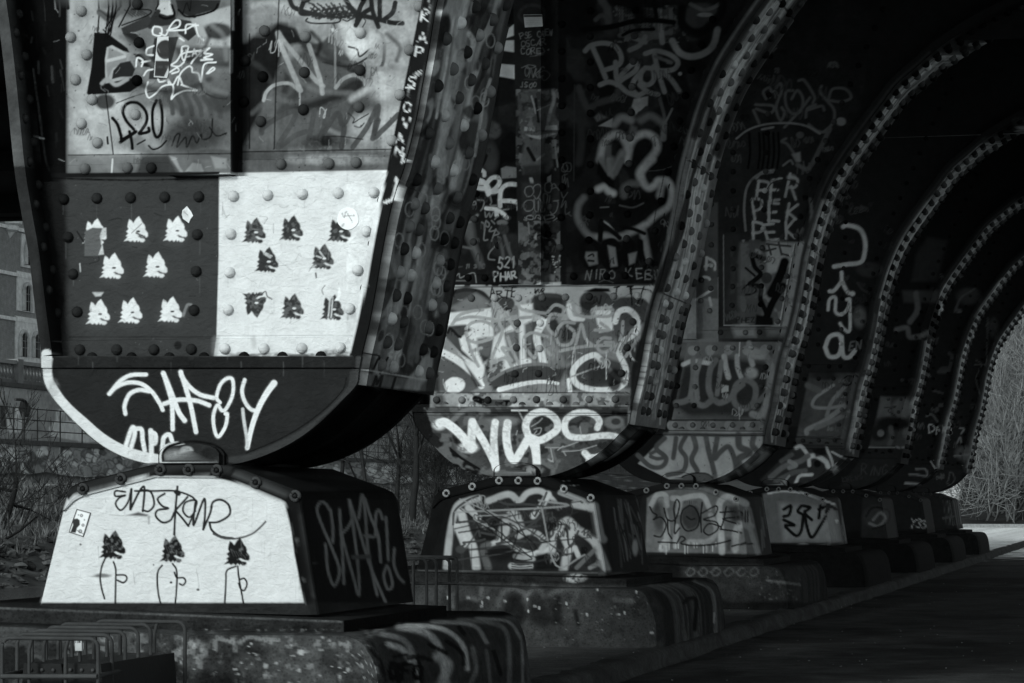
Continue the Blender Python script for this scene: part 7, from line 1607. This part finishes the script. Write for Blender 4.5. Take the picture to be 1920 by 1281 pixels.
def arch_window(xa, xb, ya, yb):
    A, B = onX(float(xa), float(ya), XH), onX(float(xb), float(ya), XH)
    y0, y1, z1, z0 = A[1], B[1], A[2], onX(float(xa), float(yb), XH)[2]
    r = (y1 - y0) / 2; ym = (y0 + y1) / 2
    t = np.linspace(0, math.pi, 12)
    arc = [(ym + r * math.cos(a), z1 - r + r * math.sin(a)) for a in t]
    ol = np.array([(XH + 0.10, y, z) for y, z in [(y1, z0)] + arc + [(y0, z0)]])
    f = MB().tube(ol + [0.06, 0, 0], 0.13, 6, c=0.55).build('window', M_STONE, bld)
    MB().prism(ol, ol + [0.02, 0, 0], c=0.02).build('pane', M_DARK, f)
    mb = MB()
    for q in (0.33, 0.66):
        yq = y0 + (y1 - y0) * q; mb.tube([(XH + 0.14, yq, z0), (XH + 0.14, yq, z1 - 0.1)], 0.03, 4, c=0.35)
    for q in (0.35, 0.62): mb.tube([(XH + 0.14, y0, z0 + (z1 - z0) * q), (XH + 0.14, y1, z0 + (z1 - z0) * q)], 0.025, 4, c=0.35)
    mb.build('glazing_bars', M_STONE, f)
for w in ((40, 54, 531, 582), (33, 48, 620, 668), (58, 72, 623, 670), (44, 57, 449, 496)): arch_window(*w)
tc_ = onX(18.0, 410.0, XH)                            # corbelled turret
mb = MB()
zz = [onX(18.0, float(y), XH)[2] for y in (447, 436, 432, 424, 420, 412, 404, 398, 390, 340)]
rr = [0.02, 0.3, 0.55, 0.55, 0.72, 0.72, 0.85, 0.85, 0.75, 0.75]
th = np.linspace(0, 2 * math.pi, 16, endpoint=False)
Gt = np.stack([np.stack([XH + r * np.cos(th), tc_[1] + r * np.sin(th), np.full(16, z)], -1) for r, z in zip(rr, zz)])
Gt = np.concatenate([Gt, Gt[:, :1]], 1)
mb.grid(Gt, c=0.8); mb.build('turret', M_STONE, bld)

# ------------------------------------------------------------------ bare trees and shrubs
def grow(mbT, mbC, p, d, L, r, depth, g, tone, spread=0.6, up_=0.12, kids=(2, 4), rmin=0.008):
    n = 4
    pts = [np.array(p, float)]
    dd = np.array(d, float)
    for i in range(n):
        dd = dd + g.normal(0, 0.07, 3) + np.array([0, 0, up_ * 0.5]); dd /= np.linalg.norm(dd)
        pts.append(pts[-1] + dd * L / n)
    rr = np.maximum(np.linspace(r, r * 0.62, n + 1), rmin)
    (mbT if r > 0.035 else mbC).tube(pts, rr, 6 if r > 0.05 else 3, c=tone * g.uniform(.7, 1.3) * (0.45 if r > 0.035 else 1))
    if depth == 0: return
    for k in range(g.integers(*kids) + 1):
        i = g.integers(1, n + 1) if k else n
        a = dd + g.normal(0, spread, 3); a[2] += up_; a /= np.linalg.norm(a)
        grow(mbT, mbC, pts[i], a, L * g.uniform(0.6, 0.85), rr[i] * g.uniform(0.5, 0.75), depth - 1, g, tone, spread, up_, kids, rmin)
def bare_tree(base, d, L, r, depth, seed, tone, label, group, name='bare_tree', cat='tree', stems=1, spread=0.6, up_=0.12, kids=(2, 4), rmin=0.008):
    g = np.random.default_rng(seed)
    t = thing(name, base, label, cat, group)
    a, b = MB(), MB()
    for s in range(stems):
        q = np.array(d, float) + (g.normal(0, 0.35, 3) * (stems > 1))
        grow(a, b, np.array(base) + (g.normal(0, .25, 3) * [1, 1, 0] if stems > 1 else 0) - [0, 0, 0.15], q / np.linalg.norm(q), L * g.uniform(.8, 1.1), r * g.uniform(.7, 1), depth, g, tone, spread, up_, kids, rmin)
    if a.n: a.build('trunk', M_BARK, t)
    if b.n: b.build('crown', M_BARK, t)
    return t
def bank_at(px, X):
    P = onX(float(px), 950, X); P[2] = bank_z(X, P[1]); return P
GT = 'bare trees and shrubs on the far bank'
bare_tree(bank_at(8, -31.5), (0.05, .75, .8), 1.7, 0.15, 4, 3, 0.03, 'dark bare tree leaning over the water left of the nearest pedestal', GT, spread=.55, up_=.16)
bare_tree(bank_at(-25, -30.2), (.1, .3, 1), 1.3, 0.05, 4, 4, 0.035, 'thin bare shrub at the left edge of the picture above the stones', GT, 'bare_shrub', 'shrub', 3)
bare_tree(bank_at(772, -30.5), (.05, .05, 1), 4.2, 0.24, 5, 5, 0.05, 'thick pale tree trunk in the gap between the first two legs', GT, spread=.45)
bare_tree(bank_at(745, -32.0), (.0, -.1, 1), 3.4, 0.12, 5, 6, 0.06, 'slender dark tree just left of the thick pale trunk', GT, spread=.45)
bare_tree(bank_at(690, -33.0), (.0, -.2, 1), 3.0, 0.14, 5, 7, 0.07, 'bare tree behind the road-side face of the nearest pedestal', GT, spread=.5)
bare_tree(bank_at(640, -34.0), (.0, .1, 1), 3.0, 0.11, 5, 8, 0.05, 'bare tree showing just under the curved foot of the nearest leg', GT, spread=.5)
bare_tree(bank_at(815, -30.0), (.0, .3, 1), 1.7, 0.07, 5, 9, 0.04, 'dark many-stemmed shrub left of the second pedestal', GT, 'bare_shrub', 'shrub', 5)
bare_tree(bank_at(850, -31.0), (.0, .4, 1), 1.9, 0.07, 5, 10, 0.045, 'slanting bare shrub right behind the second pedestal', GT, 'bare_shrub', 'shrub', 4)
GH = 'bare bushes beyond the end of the road'
k = 0
for (px, Y, L, st, tn) in ((1835, 113, 2.6, 4, .14), (1862, 116, 3.0, 3, .16), (1890, 112.5, 2.4, 4, .13), (1915, 115, 3.2, 3, .15), (1945, 113, 2.6, 4, .14), (1850, 121, 3.4, 2, .17), (1880, 124, 3.8, 2, .18), (1912, 122, 3.6, 2, .16), (1940, 126, 3.8, 2, .18), (1815, 119, 3.0, 3, .14), (1980, 118, 3.2, 3, .16)):
    P = up(float(px), 950, Y); P[2] = hz(P[0], Y)
    lab = ['low bush nearest the last leg, at the foot of the arch', 'grey bush with crossing twigs right of the last leg', 'broad low bush behind the pale kerb', 'bush reaching the right edge of the picture above the kerb', 'bush cut off by the right edge of the picture', 'tall thin tree just beyond the last arch',
           'pale tall tree in the middle of the bare thicket', 'tall tree behind the thicket near the right edge', 'tall tree at the far right behind the thicket', 'bush half hidden behind the last leg', 'bush at the outer right end of the thicket'][k]
    bare_tree(P, (0, 0, 1), L, 0.06 if st > 2 else 0.11, 6 if st < 3 else 5, 40 + k, tn * 1.5, lab, GH, 'bare_shrub' if st > 2 else 'bare_tree', 'shrub' if st > 2 else 'tree', st + 1, .55, .12, (2, 4), 0.011)
    k += 1

# ------------------------------------------------------------------ bicycle racks
def hoop(mb, P0, P1, zt, r=0.0085, rad_=0.035, z0=0.0, c=0.05):
    """inverted U from P0 to P1 with rounded corners"""
    P0, P1 = np.array(P0, float), np.array(P1, float)
    u = P1 - P0; Lh = np.linalg.norm(u); u /= Lh
    pts = [P0 + [0, 0, z0]]
    for a in np.linspace(math.pi, math.pi / 2, 6): pts.append(P0 + u * (rad_ + rad_ * math.cos(a)) + [0, 0, zt - rad_ + rad_ * math.sin(a)])
    for a in np.linspace(math.pi / 2, 0, 6): pts.append(P0 + u * (Lh - rad_ + rad_ * math.cos(a)) + [0, 0, zt - rad_ + rad_ * math.sin(a)])
    pts.append(P1 + [0, 0, z0])
    return mb.tube(pts, r, 8, c=c)
YR = 10.3
ra = thing('bicycle_rack', (*up(95, 1300, YR)[:2], 0), 'dark steel bicycle rack of bent hoops in front of the nearest plinth', 'bicycle rack', 'bicycle racks by the plinths')
zt = float(up(90, 1197, YR)[2])
for i in range(6):
    y = YR + 0.178 * i
    A, B = up(4, 1300, YR), up(184, 1300, YR)
    dx = -0.012 * i + (0.10 if i == 5 else 0)
    A[2] = B[2] = 0; A[1] = B[1] = y; A[0] += dx; B[0] += dx
    zz = zt + 0.006 * i
    hoop(MB(), A, B, zz).build('hoop', M_DARK, ra)
    for q in (0.28, 0.66):
        Q = A + (B - A) * q
        MB().tube([Q + [0, 0.004, 0], Q + [0, 0.004, zz * 0.9], Q + [0.012, 0.004, zz - 0.004]], 0.0075, 7, c=0.05).build('upright', M_DARK, ra)
zr = float(up(90, 1268, YR)[2])
A, B = up(4, 1268, YR), up(184, 1268, YR)
MB().tube([A - [0, .012, 0], B - [0, .012, 0]], 0.010, 7, c=0.06).build('cross_rail', M_DARK, ra)
for q in (A, B): MB().tube([q, q + [-.06, 0.178 * 5, 0.02]], 0.010, 7, c=0.05).build('side_rail', M_DARK, ra)
for xa, xb in ((52, 122), (126, 196)):
    a, b = up(xa, 1243, YR + 0.10), up(xb, 1243, YR + 0.10)
    Z = float(a[2])
    mb = MB()
    pr_ = [(a[0] - .03, 0), (a[0], Z), (b[0], Z), (b[0] + .03, 0)]
    V0 = np.array([(x, YR + 0.06, z) for x, z in pr_]); V1 = np.array([(x, YR + 0.9, z) for x, z in pr_])
    mb.prism(V0, V1, c=0.02)
    mb.domes([(a[0] + (b[0] - a[0]) * t, YR + 0.055, Z - 0.025) for t in (0.2, 0.5, 0.8)], [0, -1, 0], 0.008, 0.006, 8, c=0.06)
    mb.build('ballast_block', M_DARK, ra)
lk = up(149, 1211, YR + 0.17)
pl = thing('padlock', lk, 'small pale padlock hanging from a bar of the bicycle rack', 'padlock')
MB().box(lk[0] - 0.014, lk[0] + 0.014, lk[1] - 0.012, lk[1] + 0.004, lk[2] - 0.02, lk[2] + 0.012, c=0.5).build('body', M_PAPER, pl)
th = np.linspace(0, math.pi, 9)
MB().tube([(lk[0] + 0.010 * math.cos(t), lk[1] - 0.004, lk[2] + 0.012 + 0.022 * math.sin(t)) for t in th], 0.0035, 6, c=0.45).build('shackle', M_PAPER, pl)
YR2 = 16.2
rb = thing('bicycle_rack', (*up(808, 1200, YR2)[:2], 0), 'small dark steel bicycle rack standing between the first two pedestals', 'bicycle rack', 'bicycle racks by the plinths')
zt = float(up(800, 1046, YR2)[2])
for i, (xa, xb) in enumerate(((757, 800), (775, 818), (800, 843), (757, 857))):
    A, B = up(xa, 1100, YR2 + 0.12 * (i - 1)), up(xb, 1100, YR2 + 0.12 * (i - 1))
    A[2] = B[2] = 0
    hoop(MB(), A, B, zt - 0.004 * (i < 3), 0.010).build('hoop', M_DARK, rb)
A, B = up(757, 1094, YR2), up(857, 1094, YR2)
MB().tube([A + [0, .01, 0], B + [0, .01, 0]], 0.010, 7, c=0.05).build('cross_rail', M_DARK, rb)
A, B = up(757, 1046, YR2 + .3), up(857, 1046, YR2 + .3); A[2] = B[2] = zt - 0.01
MB().tube([A, B], 0.010, 7, c=0.05).build('cross_rail', M_DARK, rb)

# ------------------------------------------------------------------ stickers and paper stuck on the steel
def sticker(quad, Y, v, label, draw, gain=0.95, shape=None, cat='sticker'):
    q = np.array(quad, float)
    x0, y0 = q.min(0) - 3; x1, y1 = q.max(0) + 3
    S = Canvas(int(x0), int(y0), int(x1) + 1, int(y1) + 1, v, gain)
    draw(S)
    mb = MB()
    if shape is None:
        u = np.linspace(0, 1, 40)[:, None, None]; w = np.linspace(0, 1, 50)[None, :, None]
        P = (q[0] * (1 - u) + q[1] * u) * (1 - w) + (q[3] * (1 - u) + q[2] * u) * w
        G = up(P[..., 0], P[..., 1], Y - 0.004)
        G[..., 1] -= 0.003 * np.sin(np.linspace(0, 3.1, 50))[None, :]
        mb.grid(G); ring = np.concatenate([G[:, 0], G[-1, 1:], G[::-1, -1][1:], G[0, ::-1][1:-1]])
    else:
        ol = np.array(shape, float); cen = ol.mean(0)
        f = np.linspace(0.02, 1, 18)[:, None, None]
        P = cen + (np.concatenate([ol, ol[:1]]) - cen)[None] * f
        G = up(P[..., 0], P[..., 1], Y - 0.004)
        mb.grid(G); ring = G[-1, :-1]
    mb.grid(np.stack([np.concatenate([ring, ring[:1]]), np.concatenate([ring, ring[:1]]) + [0, 0.004, 0]], 1))
    return tag(mb.build('sticker', M_PAPER, None, S.sample), label, cat)
def d1(S):
    S.poly(z7((442, 294), (512, 313), (472, 442), (398, 417)), 226, 1, .8)
    S.poly(z7((402, 420), (432, 424), (440, 396), (456, 378), (455, 352), (442, 342), (424, 344), (414, 358), (417, 380), (410, 398)), 28, 1, .8)
    for x, y, r in ((465, 325, 3.2), (474, 380, 3.0), (458, 415, 3.6), (482, 350, 1.6), (448, 322, 1.4)): S.blob(*z7((x, y))[0], r, r, 90, .9, .6); S.blob(*z7((x, y))[0], r * .4, r * .4, 200, .9)
    S.st(z7((440, 410), (475, 430)), 1.2, 60)
sticker(z7((437, 287), (518, 309), (475, 448), (392, 421)), Y1 - 0.25, 70, 'white sticker with a raised black fist, high on the left of the white pedestal', d1)
def d2(S):
    S.blob(*z1((1166, 352))[0], 17, 19, 16, 1, .12); S.poly(z1((1098, 430), (1180, 430), (1215, 440), (1185, 545), (1092, 538)), 22, 1, .8)
    S.st(z1((1118, 345), (1128, 370)), 1.6, 90); S.st(z1((1205, 345), (1196, 365)), 1.6, 90); S.st(z1((1135, 405), (1190, 408)), 1, 60)
    S.text('UAH TRUST NUL', *z1((1108, 480))[0], 4, 60, .8); S.st(z1((1245, 262), (1215, 440), (1170, 550)), 7, 190, .3)
sticker(z1((1112, 262), (1268, 254), (1180, 552), (1086, 545)), Y1 + REC, 200, 'white sticker with a round dark head among the white scribbles on the upper panel', d2)
a_ = np.linspace(0, 2 * math.pi, 28, endpoint=False)
cx, cy = z4((873, 346))[0]
def d3(S):
    for P in ([(830, 300), (850, 340), (860, 300), (880, 330)], [(850, 330), (940, 325)], [(880, 330), (905, 370)], [(835, 400), (850, 380)]): S.st(z4(*P), 1.1, 90)
    S.dirt(cx - 22, cy - 22, cx + 22, cy + 22, .08)
sticker([(cx - 20, cy - 21), (cx + 20, cy + 21)], Y1 + REC - 0.075, 248, 'round white sticker covering one of the black wolf heads', d3, 0.95, [(cx + 20 * math.cos(t) * (1 + .03 * math.sin(5 * t)), cy + 21 * math.sin(t)) for t in a_])
def d4(S):
    S.dirt(330, 380, 370, 425, .5); S.st(z3((1190, 300), (1240, 340)), 1.2, 110)
sticker(z3((1170, 260), (1260, 380)), Y1 + REC - 0.075, 200, 'torn pale sticker scrap above a white wolf head on the dark panel', d4, 0.95, z3((1213, 265), (1228, 285), (1240, 300), (1253, 328), (1236, 350), (1225, 376), (1208, 362), (1188, 348), (1180, 322), (1184, 292), (1198, 280)))
def d5(S):
    S.poly(a1((684, 106), (816, 104), (818, 120), (686, 122)), 16, 1, .8); S.dirt(975, 25, 1020, 55, .25)
    for i in range(4): S.st(a1((700, 135 + i * 12), (800, 133 + i * 12)), 1, 90, .4, .6)
sticker(a1((684, 104), (815, 102), (820, 187), (694, 194)), Y1 + SP + REC - 0.13, 128, 'small pale label stuck inside a grey ring, high on the second leg', d5, 0.4)
